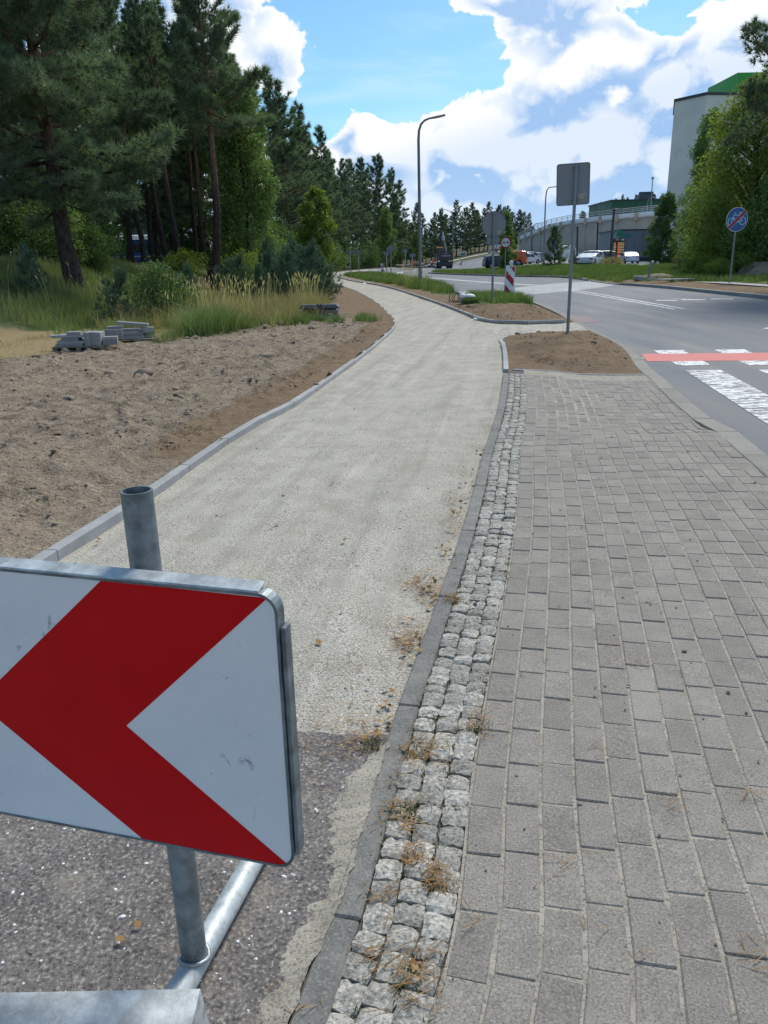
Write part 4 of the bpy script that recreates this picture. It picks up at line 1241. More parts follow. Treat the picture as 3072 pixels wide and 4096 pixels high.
# ------------------------------------------------------------------ buildings, wall, far ground
def retaining_wall():
    t = empty('retaining_wall', (46, 160, gz(46, 160)), 0, 'long curved pale concrete retaining wall with white parapet and railing', 'wall')
    base = Vector(t.location)
    ctrl = [(33.6, 196, 5.2), (35.2, 186, 6.3), (37.2, 179, 7.4), (39.9, 172, 7.85), (43, 165, 8.05), (47, 158.5, 8.2), (52, 153.5, 8.4), (58, 150, 8.6), (66, 147.5, 8.9), (76, 146, 9.2)]
    C = catmull([c[:2] for c in ctrl], 6); Z = np.interp(np.arange(len(C)), np.arange(len(ctrl)) * 6, [c[2] for c in ctrl])
    def sweep(name, z0f, z1f, thick, front, mat):
        A = off(C, front); B = off(C, front - thick); n = len(C)
        V = np.concatenate([np.c_[A, z0f], np.c_[A, z1f], np.c_[B, z1f], np.c_[B, z0f]]) - np.array(base)
        F = []
        for i in range(n - 1):
            for k in range(4):
                a, b_ = k * n, ((k + 1) % 4) * n; F.append([a + i, a + i + 1, b_ + i + 1, b_ + i])
        return obj(name, np_mesh(name, V, F, mat), t)
    n = len(C)
    sweep('wall_face', np.full(n, -1.0), Z, 1.2, 0, 'wall_concrete')
    sweep('parapet', Z + .003, Z + .95, .5, .18, 'white_concrete')
    sweep('road_deck', Z - .6, Z + .1, 9, -1.3, 'lot_asphalt')
    d = np.concatenate([[0], np.cumsum(np.hypot(*np.diff(C, axis=0).T))])
    f = lambda s: (np.interp(s, d, C[:, 0]), np.interp(s, d, C[:, 1]), np.interp(s, d, Z))
    NRM = off(C, 1) - C
    fn = lambda s: (np.interp(s, d, NRM[:, 0]), np.interp(s, d, NRM[:, 1]))
    for k, s in enumerate(np.arange(1.5, d[-1], 4.2)):
        x, y, z = f(s); nx, ny = fn(s); a = math.atan2(ny, nx) - PI / 2
        b = MB(); b.box((x + nx * .24 - base.x, y + ny * .24 - base.y, z + .22 - base.z), (.62, .42, 1.32), (0, 0, a)); b.build('parapet_block', 'wall_concrete', t)
        b = MB(); b.box((x + nx * .02 - base.x, y + ny * .02 - base.y, z / 2 - base.z), (.06, .06, z - .2), (0, 0, a)); b.build('panel_joint', 'wall_joint', t)
    rail = MB()
    P = off(C, .05)
    for dz in (1.25, 1.55, 1.85): rail.tube([(p[0] - base.x, p[1] - base.y, z + dz - base.z) for p, z in zip(P, Z)], .055, 5)
    rail.build('rail', 'galvanised', t)
    for s in np.arange(.5, d[-1], 2.0):
        x, y, z = f(s); b = MB(); b.box((x - base.x, y - base.y, z + 1.4 - base.z), (.09, .09, 1.0)); b.build('rail_post', 'galvanised', t)
retaining_wall()

def grey_building():
    t = empty('grey_building', (36.9, 125, gz(40, 125)), math.radians(-3), 'low blue grey clad building in front of the curved wall, with a lit price board', 'building')
    g = t.location.z; H = at(2446, 923, 125).z - g
    W = 31
    b = MB(); b.box((W / 2, 7, H / 2), (W, 14, H)); b.build('wall', 'grey_cladding', t)
    b = MB(); b.box((W / 2, 7, H + .08), (W + .3, 14.3, .2)); b.build('roof_edge', 'dark_trim', t)
    b = MB(); b.box((W / 2, -.03, .3), (W, .08, .6)); b.build('plinth', 'dark_trim', t)
    for k in range(1, 26):
        b = MB(); b.box((k * 1.2, -.006, H / 2 + .3), (.03, .02, H - .7)); b.build('panel_seam', 'dark_trim', t)
    s = at(2476, 990, 124.4); c = Matrix.Rotation(math.radians(3), 3, 'Z') @ (s - Vector(t.location)); c.y = -.12
    M = Matrix.Translation(c) @ FACE
    bw, bh = 1.82, 2.55
    b = MB(); b.prism(rr(bw, bh, .05), -.08, .1, M); bd = b.build('price_board', 'board_black', t)
    rnd = random.Random(4)
    amber = MB(); red = MB(); hd = MB()
    for r in range(9):
        y = bh * .26 - r * .235 - (.11 if r > 6 else 0)
        x = -bw * .40
        w = rnd.uniform(.25, .46); 
        for k in range(int(w / .062)): amber.prism([(x + k * .062, y - .04), (x + k * .062 + .042, y - .04), (x + k * .062 + .042, y + .04 * rnd.uniform(.5, 1)), (x + k * .062, y + .04)], .101, .112, M)
        for k in range(4 if r > 6 else 3): red.prism([(-.1 + k * .085, y - .055), (-.1 + k * .085 + .06, y - .055), (-.1 + k * .085 + .06, y + .055), (-.1 + k * .085, y + .055)], .101, .112, M)
        for k in range(5 if r < 7 else 2): amber.prism([(.2 + k * .07, y - .04), (.2 + k * .07 + .05, y - .04), (.2 + k * .07 + .05, y + .04 * rnd.uniform(.5, 1)), (.2 + k * .07, y + .04)], .101, .112, M)
        if r < 7:
            for k in range(3): amber.prism([(.63 + k * .075, y - .04), (.63 + k * .075 + .052, y - .04), (.63 + k * .075 + .052, y + .04), (.63 + k * .075, y + .04)], .101, .112, M)
    amber.build('lit_rows', 'led_amber', bd)['kind'] = 'stuff'; red.build('lit_figures', 'led_red', bd)['kind'] = 'stuff'
    hd.prism([(-.5, bh * .40), (.06, bh * .42), (.06, bh * .475), (-.5, bh * .475)], .101, .112, M); hd.build('board_heading', 'label_yellow', bd)
    hd = MB(); hd.prism([(.38, bh * .40), (.80, bh * .40), (.80, bh * .48), (.38, bh * .48)], .101, .112, M); hd.build('white_panel', 'sign_white', bd)
    lc = c + Vector((.05, -.02, 1.98)); ML = Matrix.Translation(lc) @ FACE
    b = MB(); ring(b, .46, .56, 0, .1, 28, M=ML); b.prism(ngon(.44, 24), 0, .03, ML); lg = b.build('logo', 'logo_green', t)
    for tx, dx, dy, sz in (('P', -.1, .14, .5), ('N', .12, -.12, .5)):
        o = obj('lettering', text_mesh(tx, sz, 'dark_trim', .02), lg); o.matrix_basis = ML @ Matrix.Translation((dx, dy, .055))
    o = obj('lettering', text_mesh('PE', .5, 'logo_green', .05), lg); o.matrix_basis = ML @ Matrix.Translation((-.98, .2, .06))
    fx = MB()
    for k in range(7): fx.prism([(.62 + k * .2, -.36), (.62 + k * .2 + .14, -.36), (.62 + k * .2 + .14, -.08), (.62 + k * .2, -.08)], .01, .1, ML)
    fx.build('small_letters', 'logo_green', lg)
grey_building()

def green_hall():
    p = at(2446, 803, 230)
    t = empty('green_hall', (p.x, 230, 4), 0, 'long dark green hall on the hilltop behind the curved wall', 'building')
    H = p.z - 4
    b = MB(); b.box((22, 12, H / 2), (44, 24, H)); b.build('wall', 'green_cladding', t)
    b = MB(); b.box((22, 12, H + .1), (44.6, 24.6, .35)); b.build('roof_edge', 'dark_trim', t)
    for k in range(22):
        b = MB(); b.box((1 + k * 2, -.03, H / 2), (.12, .12, H - .4)); b.build('cladding_rib', 'green_cladding', t)
    for px, w in ((2574, 2.6), (2600, 2.9), (2730, 2.4), (2752, 3.2)):
        q = at(px, 790, 236)
        u = empty('roof_unit', (q.x, 237, p.z + .1), math.radians(-6), None); t2 = u
        b = MB(); b.box((0, 0, .9), (w, w, 1.8)); b.build('casing', 'roof_unit', u)
        b = MB(); b.cyl((0, 0, 1.8), (0, 0, 2.5), w * .42, n=16); b.build('fan_shroud', 'roof_unit', u)
        lab = {2574: 'low roof fan unit left of the round one on the green hall roof', 2600: 'large round fan unit near the thin flagpole mast on the green hall roof',
               2730: 'low roof fan unit left of the biggest one, near the big leafy tree', 2752: 'biggest round roof fan unit beside the big leafy tree'}[px]
        tag(u, lab, 'roof unit', 'fan units on the green hall roof')
green_hall()

def tower():
    pl = at(2777, 435, 112); pm = at(2828, 380, 115); t = empty('pale_tower', (pm.x, 115, gz(50, 115)), 0, 'tall pale tower block with dark roof edge and bright green top, behind trees', 'building')
    g = t.location.z; H = pm.z - g
    a = [(pl.x - pm.x, 4.5), (0, 0), (13, 1.6), (14, 14), (1, 15)]
    b = MB(); b.prism(a, 0, H); b.build('wall', 'tower_wall', t)
    b = MB(); cx, cy = 6, 7; b.prism([(cx + (p[0] - cx) * 1.02, cy + (p[1] - cy) * 1.02) for p in a], H + .003, H + .35); b.build('roof_edge', 'dark_trim', t)
    q = at(2960, 324, 117)
    b = MB(); b.box((q.x - pm.x + 6, 8, H + 1.7), (12, 10, q.z - g - H + 1.0)); b.build('green_top', 'green_bright', t)
    for k in range(1, 9):
        b = MB(); b.box((6.5, .72, k * H / 9), (12.9, .06, .05), (0, 0, math.atan2(1.6, 13))); b.build('panel_seam', 'wall_joint', t)
tower()

def mast(px0, py0, px1, py1, Y, label):
    a, b_ = at(px0, py0, Y), at(px1, py1, Y)
    t = empty('light_mast', a, 0, label, 'mast')
    b = MB(); b.tube([(0, 0, -.3), b_ - a], [.14, .08], 8); b.build('mast', 'pole_grey', t)
    b = MB(); b.ball(b_ - a, .28, 8, 6); b.build('tip', 'pole_pale', t)
mast(2600, 868, 2611, 712, 156, 'tall thin mast with rounded tip rising behind the wall railing')
street_lamp([(2588, 868), (2589, 825), (2593, 800), (2602, 791), (2612, 789)], 157, .1, .07, 'lamp with bent arm beside the tall thin mast on the wall', headlen=.7, base_z=8.5)

# paving of the car park and side path
def flat_area(name, poly, mat, lift):
    P = np.array(dens(poly)); P = P[::2]
    gx = np.array([(x, y) for x in np.arange(min(P[:, 0]), max(P[:, 0]), 1.5) for y in np.arange(min(P[:, 1]), max(P[:, 1]), 2.5)])
    gx = gx[inside(gx, poly) & (dist_to(gx, list(poly) + [poly[0]]) > .4)]
    n = len(P); A = [Vector(p) for p in P] + [Vector(p) for p in gx]
    r = delaunay_2d_cdt(A, [(i, (i + 1) % n) for i in range(n)], [], 0, 1e-5)
    V = np.array([(v[0], v[1]) for v in r[0]]); F = np.array([list(f) for f in r[2]]); F = F[inside(V[F].mean(1), poly)]
    o = obj(name, np_mesh(name, np.c_[V, terrain(V[:, 0], V[:, 1]) + lift], F, mat)); o['kind'] = 'structure'; return o
flat_area('car_park', LOT, 'lot_asphalt', .02)
flat_area('car_park_walkway', [(21.5, 96), (23.5, 96), (30, 134), (34, 158), (31.5, 158), (27.5, 134)], 'lot_paving', .06)
flat_area('side_path', STRIP, 'lot_paving', .045)
HP = catmull([(9, 190.5), (14, 194), (20, 199.5), (27, 204), (36, 210)], 5)
flat_area('far_path', [tuple(p) for p in off(HP, -2.2)] + [tuple(p) for p in off(HP, 2.2)[::-1]], 'far_path', .12)

def far_hills():
    for nm, lab, Y, pts in (('wooded_hill', None, 620, [(1400, 1010), (1900, 950), (2000, 915), (2150, 905), (2300, 912), (2420, 880), (2600, 865), (2900, 850), (3300, 860)]),):
        V = []; F = []
        xs = np.linspace(1200, 3500, 90)
        n = len(xs)
        top = np.interp(xs, [p[0] for p in pts], [p[1] for p in pts])
        for r, (dy, k) in enumerate(((0, 0.0), (60, .55), (140, 1.0), (260, .8), (500, -.1))):
            for i, x in enumerate(xs):
                p = at(x, top[i], Y); zz = -6 + (p.z + 6) * k + (fbm(np.array([x * .02]), np.array([r * 2.0]), 3)[0] - .5) * 9 * (k > .1)
                q = at(x, 1040, Y + dy); V.append((q.x, Y + dy, zz))
        F = [[r * n + i, r * n + i + 1, (r + 1) * n + i + 1, (r + 1) * n + i] for r in range(4) for i in range(n - 1)]
        o = obj(nm, np_mesh(nm, V, F, 'far_hill', smooth=True)); o['kind'] = 'structure'
far_hills()

# ------------------------------------------------------------------ vegetation
def unit(v): return v / (np.linalg.norm(v, axis=-1, keepdims=True) + 1e-9)

def needle_mesh(name, P, Dr, size, k, width, mat, r, tone=None, spread=.9):
    """k slim triangles fanning out of every point of P around direction Dr"""
    n = len(P); P = np.repeat(P, k, 0); Dr = np.repeat(Dr, k, 0); L = np.repeat(size, k) * r.uniform(.6, 1.15, n * k)
    d = unit(Dr + r.normal(0, spread, (n * k, 3)))
    s = unit(np.cross(d, r.normal(0, 1, (n * k, 3)))) * (width / 2)
    b = P - d * (L * .15)[:, None]
    V = np.stack([b - s, b + s, P + d * L[:, None]], 1).reshape(-1, 3)
    F = np.arange(n * k * 3).reshape(-1, 3)
    t = r.uniform(0, 1, n) if tone is None else tone
    return np_mesh(name, V, F, mat, dict(tone=np.repeat(t, k * 3)))

def leaf_mesh(name, P, L, W, mat, r, tone, up=.5):
    n = len(P)
    nrm = unit(r.normal(0, 1, (n, 3)) + np.array([0, 0, up]))
    a = unit(np.cross(nrm, r.normal(0, 1, (n, 3)))); b = np.cross(nrm, a)
    l = (L * r.uniform(.6, 1.2, n))[:, None]; w = (W * r.uniform(.6, 1.2, n))[:, None]
    V = np.stack([P - a * l / 2, P + b * w / 2 + nrm * w * .12, P + a * l / 2, P - b * w / 2 + nrm * w * .12], 1).reshape(-1, 3)
    return np_mesh(name, V, np.arange(4 * n).reshape(-1, 4), mat, dict(tone=np.repeat(tone, 4)))

def trunk_path(h, r, wob=.25, lean=(0, 0), n=9):
    z = np.linspace(-.3, h, n); w = np.cumsum(r.normal(0, wob / n ** .5, (n, 2)), 0); w -= w[0]
    return np.c_[w[:, 0] + lean[0] * z, w[:, 1] + lean[1] * z, z]

def make_pine(h, cb, R, nb, seed, r0=.17, tuft=.34, k=11, width=.045, per=9, mat='pine_needles', bark='pine_bark', shape=.75, droop=.0, dead=8, lean=(0, 0), taper=.85):
    r = np.random.default_rng(seed)
    T = trunk_path(h, r, .35, lean)
    tr = MB(); rad = [max(.02, r0 * (1 - max(0, z) / (h * 1.04)) ** taper) for z in T[:, 2]]; rad[0] *= 1.35
    tr.tube(T, rad, 9)
    br = MB(); P = []; Dv = []; tone = []
    az = r.uniform(0, 6)
    tx = lambda z: np.array([np.interp(z, T[:, 2], T[:, 0]), np.interp(z, T[:, 2], T[:, 1]), z])
    for i in range(nb):
        t = (i + r.uniform(0, 1)) / nb
        z = h * (cb + (1 - cb) * t); az += 2.4 + r.normal(0, .35)
        L = R * ((1 - t) ** shape * .9 + .10) * r.uniform(.55, 1.12) * min(1, .5 + t * 5)
        el = math.radians(-8 + 55 * t ** 1.3 + r.normal(0, 8)) - droop * (1 - t)
        p = tx(z); d = np.array([math.cos(az) * math.cos(el), math.sin(az) * math.cos(el), math.sin(el)])
        pts = [p]; m = 5
        for s in range(m):
            d = unit(d + np.array([0, 0, .10 - droop * .12]) + r.normal(0, .10, 3)); pts.append(pts[-1] + d * L / m)
        br.tube(pts, list(np.linspace(max(.012, .055 * L / 2.5), .008, m + 1)), 4, False)
        pts = np.array(pts); nt = int(per * L) + 3
        bt = r.uniform(.0, .55)
        s = .22 + .78 * r.uniform(0, 1, nt) ** .7
        q = np.stack([np.interp(s * m, np.arange(m + 1), pts[:, c]) for c in range(3)], 1)
        side = unit(np.cross(d, [0, 0, 1.0])); lat = r.uniform(-1, 1, nt) * L * .34 * (1.15 - s)
        q += side * lat[:, None] + np.c_[np.zeros(nt), np.zeros(nt), r.normal(.05, .10, nt) - abs(lat) * .12]
        P.append(q); Dv.append(unit(np.tile(d, (nt, 1)) * .7 + side * np.sign(lat)[:, None] * .5 + np.array([0, 0, .55])))
        tone.append(bt + .45 * r.uniform(0, 1, nt))
    for i in range(dead):
        z = h * cb * r.uniform(.35, 1); a = r.uniform(0, 6.3); L = r.uniform(.4, 1.3); p = tx(z)
        br.tube([p, p + np.array([math.cos(a), math.sin(a), r.uniform(-.2, .2)]) * L], [.018, .006], 4, False)
    P = np.vstack(P); Dv = np.vstack(Dv); tone = np.concatenate(tone)
    crown = needle_mesh('crown', P, Dv, np.full(len(P), tuft), k, width, mat, r, np.clip(tone, 0, 1))
    return tr.mesh('trunk', bark), br.mesh('branches', bark), crown

def make_leafy(h, cb, R, lumps, n, seed, leaf=.13, mat='leaves_mid', bark='dark_bark', r0=.14, prof=None, up=.5, sq=.85, lean=(0, 0), tone_spread=.4, lump_r=.36):
    r = np.random.default_rng(seed)
    T = trunk_path(h * .85, r, .25, lean, 7); tr = MB(); tr.tube(T, list(np.linspace(r0 * 1.2, r0 * .25, 7)), 8)
    br = MB(); P = []; tone = []
    prof = prof or (lambda t: math.sin(PI * min(1, .12 + .85 * t)) ** .6)
    C = []
    for i in range(lumps):
        t = (i + r.uniform(0, 1)) / lumps; z = h * (cb + (1 - cb) * t); a = i * 2.4 + r.normal(0, .4)
        rad = R * prof(t) * r.uniform(.35, 1.0)
        c = np.array([math.cos(a) * rad + np.interp(z, T[:, 2], T[:, 0]), math.sin(a) * rad + np.interp(z, T[:, 2], T[:, 1]), z])
        lr = R * lump_r * r.uniform(.6, 1.15) * (.55 + .45 * prof(t))
        C.append((c, lr))
        zb = max(h * .12, z - rad * .9); b0 = np.array([np.interp(zb, T[:, 2], T[:, 0]), np.interp(zb, T[:, 2], T[:, 1]), zb])
        br.tube([b0, (b0 + c) / 2 + r.normal(0, .08, 3), c], [.03 * R / 2 + .01, .02 * R / 2 + .008, .006], 4, False)
    w = np.array([l for _, l in C]) ** 2; w /= w.sum()
    for (c, lr), f in zip(C, w):
        m = int(n * f) + 6
        d = unit(r.normal(0, 1, (m, 3))); rr_ = lr * r.uniform(0, 1, m) ** .45
        # small sprigs make the outline uneven
        q = c + d * (rr_ * (1 + .35 * (r.uniform(0, 1, m) > .9)))[:, None] * np.array([1, 1, sq])
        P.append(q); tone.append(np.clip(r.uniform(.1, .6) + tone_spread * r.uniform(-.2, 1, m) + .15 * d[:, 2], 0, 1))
    P = np.vstack(P); tone = np.concatenate(tone); ok = P[:, 2] > .03; P, tone = P[ok], tone[ok]
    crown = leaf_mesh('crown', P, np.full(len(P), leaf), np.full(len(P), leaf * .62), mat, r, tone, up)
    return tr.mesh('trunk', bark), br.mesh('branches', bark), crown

def plant_tree(name, meshes, x, y, rz, s, label, cat='tree', group=None, sz=None, dz=0.0):
    t = empty(name, (x, y, gz(x, y) + dz), rz, label, cat, group); t.scale = (s, s, sz or s)
    tr, br, cr = meshes
    a = obj('trunk', tr, t); obj('branches', br, t); obj('crown', cr, t)
    return t

PINES = [make_pine(18, .26, 3.7, 74, 1, per=15, tuft=.42, width=.06, shape=.55), make_pine(18, .18, 3.9, 84, 2, per=15, tuft=.42, width=.06), make_pine(18, .32, 3.5, 66, 3, per=15, tuft=.42, width=.06, shape=.6),
         make_pine(17, .12, 3.9, 92, 4, shape=.55, per=14, tuft=.42, width=.06), make_pine(19, .22, 3.6, 78, 5, shape=.62, per=15, tuft=.42, width=.06)]
# the row that recedes along the cycle path: (x, y, height) from their tops in the photo
row = [(-13.8, 63.5, 17), (-12.2, 73, 17), (-10.8, 90, 17.5), (-9.9, 102, 16.5), (-8.6, 126, 17), (-7.4, 142, 17), (-5.2, 160, 18.5), (-2.6, 177, 19), (-15.6, 51, 18), (-15.0, 55, 17.6), (-14.6, 58, 17.6), (-12.6, 60, 18), (-12.4, 67, 18.2), (-11.4, 78, 17.5), (-9.1, 84, 19), (-8.4, 97, 18.4), (-7.9, 118, 18), (-7.6, 134, 18),
       (-3.4, 171, 21), (-1.0, 182, 24), (2.6, 190, 21), (5.2, 196, 18), (-6.4, 150, 18.5), (-9.6, 108, 17)]
RL = 'tall dark pine in the receding row along the left of the cycle path'
RG = 'pines receding along the cycle path'
for i, (x, y, h) in enumerate(row):
    m = PINES[(i * 3 + 1) % 5]; s = (h - gz(x, y)) / 18
    plant_tree('pine_tree', m, x, y, i * 1.9, s * 1.22, RL, 'tree', RG, s)
rb = random.Random(11)
BL = 'pine of the dense stand behind the front row on the left bank'; BG = 'pines deeper in the left wood'
back = [(-19, 44), (-23, 50), (-18.5, 60), (-22, 66), (-17, 72), (-20, 82), (-14.5, 90), (-17, 102), (-13, 112), (-12, 126), (-15, 140), (-11, 152), (-9.5, 165), (-26, 62), (-30, 76), (-24, 92),
        (-7.5, 178), (-4.5, 192), (0, 204), (4, 212), (9.5, 214), (-27, 46), (-21, 38.5), (-32, 58), (-16.8, 47), (-29, 90), (-20, 118)]
for i, (x, y) in enumerate(back):
    m = PINES[(i * 2 + 3) % 5]; s = rb.uniform(.86, 1.04)
    plant_tree('pine_tree', m, x, y, i * 2.7, s, BL, 'tree', BG)
# trees closing the far bend of the road
FL = 'dark tree in the far belt beyond the bend of the road'; FG = 'trees of the far belt behind the road bend'
far = [(1545, 215, 15), (1580, 230, 13.5), (1645, 225, 11.5), (1690, 235, 13), (1725, 240, 12.5), (1758, 232, 14), (1790, 250, 13), (1825, 240, 14.6), (1850, 248, 14), (1885, 244, 14.2), (1915, 252, 12.6), (1950, 246, 13), (1985, 256, 13.5), (2030, 250, 12.2),
       (2075, 262, 12), (2110, 268, 10), (1610, 220, 12.5), (1705, 226, 9), (1870, 232, 9)]
far += [(1562, 222, 14), (1600, 236, 12), (1625, 240, 12.5), (1668, 242, 12), (1740, 250, 13), (1775, 255, 13), (1808, 260, 13), (1900, 262, 13), (1935, 262, 12), (1968, 266, 12), (2008, 262, 12.5), (2052, 270, 11.5), (2092, 272, 10.5)]
for i, (px, Y, h) in enumerate(far):
    p = at(px, 1040, Y); s = h / 18
    plant_tree('far_tree', PINES[(3, 1, 3, 4)[i % 4]], p.x, Y, i * 1.3, s * 1.35, FL, 'tree', FG, s)
hl = 'dark pine on the hilltop left of the long green hall'; hg = 'pines on the hilltop by the green hall'
for i, (px, ytop) in enumerate([(2330, 850), (2352, 835), (2378, 842), (2402, 822), (2425, 815), (2440, 812), (2468, 790)]):
    p = at(px, ytop, 245); s = .62
    t = plant_tree('hilltop_pine', PINES[(i * 2 + 1) % 5], p.x, 245 + i % 3 * 6, i * 2.0, s, hl, 'tree', hg); t.location.z = p.z - 18 * s
gl = 'pine top showing above the roof of the green hall'
for i, (px, ytop) in enumerate([(2495, 782), (2512, 786), (2545, 790), (2620, 782), (2650, 776), (2672, 780), (2690, 770)]):
    p = at(px, ytop, 285); s = .7
    t = plant_tree('hilltop_pine', PINES[(i + 2) % 5], p.x, 285, i * 2.0, s, gl, 'tree', 'pines behind the green hall'); t.location.z = p.z - 18 * s
for i in range(34):
    px = 2060 + i * 15 + rb.uniform(-6, 6); yt = 925 - .095 * (px - 2060) + rb.uniform(-12, 10); Y = rb.uniform(330, 460)
    if px > 2480: continue
    p = at(px, yt, Y); s = .66
    t = plant_tree('far_pine', PINES[i % 5], p.x, Y, i * 1.7, s * 1.5, 'distant pine on the low wooded hill beyond the curved wall', 'tree', 'pines on the far wooded hill', s); t.location.z = p.z - 18 * s

# big pines standing close on the left
BIG = make_pine(15.5, .17, 5.0, 120, 21, r0=.29, tuft=.33, k=15, width=.028, per=30, shape=.55, droop=.22, dead=14)
plant_tree('pine_tree', BIG, -10.7, 28.4, .4, 1.0, 'biggest near pine with thick black trunk and drooping boughs at the meadow edge')
BIG2 = make_pine(14.5, .26, 4.4, 100, 22, r0=.25, tuft=.33, k=14, width=.028, per=28, shape=.5, droop=.12, dead=12)
plant_tree('pine_tree', BIG2, -13.9, 25.3, 2.2, 1.0, 'pine cut by the left edge of the frame, its dark foot in the grass')
TALL = make_pine(16.5, .46, 3.6, 70, 23, r0=.24, tuft=.36, k=14, width=.032, per=26, shape=.5, dead=16)
plant_tree('pine_tree', TALL, -9.0, 44, 1.0, 1.0, 'slender pine with bare reddish trunk standing on the sandy bank beside the maple')
plant_tree('pine_tree', BIG2, -14.2, 38, 3.6, 1.05, 'thick crowned pine right behind the biggest near pine')
# bare leaning stems on the bank
def stem(x, y, h, r0, lx, ly, bark, label, group=None):
    r = np.random.default_rng(int(x * 100 + 5000)); T = trunk_path(h, r, .3, (lx, ly), 8)
    t = empty('tree_trunk', (x, y, gz(x, y)), 0, label, 'tree', group)
    b = MB(); b.tube(T, list(np.linspace(r0, r0 * .45, 8)), 9); b.build('trunk', bark, t)
    c = MB()
    for i in range(9):
        z = h * r.uniform(.3, 1); a = r.uniform(0, 6.3); p = np.array([np.interp(z, T[:, 2], T[:, 0]), np.interp(z, T[:, 2], T[:, 1]), z]); L = r.uniform(.5, 1.4)
        c.tube([p, p + np.array([math.cos(a) * L, math.sin(a) * L, r.uniform(-.1, .5)])], [.022, .006], 4, False)
    c.build('branches', bark, t)
    cr = PINES[2][2]; o = obj('crown', cr, t); k = .55; o.scale = (k, k, k); o.location = (T[-1][0], T[-1][1], h - 18 * k * .72)
stem(-15.0, 34, 10, .17, -.14, 0, 'birch_bark', 'pale patchy trunk leaning left among the bushes')
stem(-17.2, 40, 11, .16, -.03, 0, 'pine_bark', 'slim orange barked trunk left of the thick black trunk')
ST = 'thin dark trunk on top of the sandy bank before the blue carriage'
for x, y, lx in ((-13.6, 47, -.03), (-12.6, 48.5, -.05), (-11.2, 46, -.06), (-12.0, 53, .0), (-10.4, 50, -.02), (-9.9, 55, .02), (-14.6, 52, 0.02), (-11.0, 57, -.02)):
    stem(x, y, 11, .17, lx, 0, 'pine_bark', ST, 'thin trunks on the sandy bank')

# deciduous trees and shrubs
MAPLE = make_leafy(5.6, .14, 1.55, 34, 9000, 31, leaf=.17, mat='leaves_bright', r0=.07, prof=lambda t: (1 - t) ** .55 * min(1, .45 + t * 2.2))
plant_tree('young_maple', MAPLE, -3.95, 47.5, .5, 1.0, 'young bright green maple at the path side before the dark pines')
OAK = make_leafy(13, .10, 2.9, 60, 17000, 32, leaf=.24, mat='leaves_mid', r0=.16, prof=lambda t: (1 - t) ** .35 * min(1, .4 + t * 2))
plant_tree('leafy_tree', OAK, -8.3, 52, 0, .93, 'broad leafed tree with fresh green foliage between the bank pines')
plant_tree('leafy_tree', OAK, 1.5, 168, 2, .88, 'light green roundish tree behind the diamond sign, tip catching light')
plant_tree('leafy_tree', OAK, 9.2, 196, 1, .62, 'mid green tree to the right of the tall street lamp foot')
BUSH = [make_leafy(2.6, .03, 1.7, 30, 7000, 41, leaf=.13, mat='leaves_dark', r0=.03, lump_r=.42), make_leafy(2.2, .02, 1.6, 28, 6000, 42, leaf=.12, mat='leaves_mid', r0=.03, lump_r=.42),
        make_leafy(1.5, .02, .95, 22, 5200, 43, leaf=.085, mat='leaves_dark', r0=.02, lump_r=.45), make_leafy(1.8, .02, 1.5, 24, 4500, 44, leaf=.11, mat='leaves_bright', r0=.02, lump_r=.4)]
UL = 'leafy shrub of the undergrowth below the left pines'; UG = 'undergrowth shrubs under the left pines'
for i, (x, y, k, s) in enumerate([(-14.6, 31, 0, 1.1), (-13.2, 32.5, 1, 1.1), (-12.2, 34, 0, .65), (-16.4, 33, 1, 1.3), (-18.5, 36, 0, 1.6), (-15.2, 37.5, 1, 1.5), (-17.5, 44, 0, 1.8),
                                  (-21, 42, 1, 1.8), (-9.4, 58, 0, 1.5), (-8.4, 63, 1, 1.4), (-10.4, 68, 0, 1.8), (-8.9, 76, 0, 1.6), (-9.2, 88, 1, 1.8), (-9.8, 100, 0, 2), (-8.8, 116, 0, 2), (-7.9, 128, 1, 1.8),
                                  (-6.3, 143, 0, 2), (-3.5, 158, 0, 2), (-1.5, 186, 1, 2.2), (3.3, 198, 0, 2.2), (-15.5, 63, 0, 1.5), (-19.5, 56, 1, 1.6), (-12.3, 62, 0, 1.3)]):
    plant_tree('undergrowth_shrub', BUSH[k], x, y, i * 1.7, s, UL, 'shrub', UG)
plant_tree('leafy_shrub', BUSH[3], -7.4, 45.5, 1, 1.15, 'light yellowish green shrub at the foot of the sandy bank', 'shrub')
plant_tree('leafy_shrub', BUSH[3], -10.6, 44.6, 2, .8, 'low light green sapling growing on the crest of the sandy bank', 'shrub')
plant_tree('leafy_shrub', BUSH[3], -6.3, 41.5, 3, .9, 'light green shrub between the bank and the bluish young pines', 'shrub')
plant_tree('leafy_shrub', BUSH[2], -6.05, 22.6, .3, 1.02, 'round dark green shrub behind the stacked slabs', 'shrub')
YP = [make_pine(2.3, .03, 1.15, 56, 51, r0=.03, tuft=.19, k=12, width=.017, per=16, mat='pine_needles_young', bark='dark_bark', shape=.6, dead=0),
      make_pine(1.9, .03, 1.0, 50, 52, r0=.03, tuft=.19, k=12, width=.017, per=17, mat='pine_needles_young', bark='dark_bark', shape=.5, dead=0)]
YL = 'bluish young pine in the thicket left of the cycle path'; YG = 'bluish young pines beside the cycle path'
for i, (x, y, s) in enumerate([(-2.6, 32.5, .92), (-3.3, 34.4, 1.0), (-3.5, 31.6, .85), (-4.4, 33.4, .95), (-5.1, 35.6, 1.0), (-2.9, 36.5, 1.0), (-5.4, 31.9, .75), (-6.3, 34, .82), (-3.9, 37.6, 1.0), (-2.35, 34.4, .8), (-4.7, 30.6, .6)]):
    plant_tree('young_pine', YP[i % 2], x, y, i * 1.1, s, YL, 'young pine', YG)
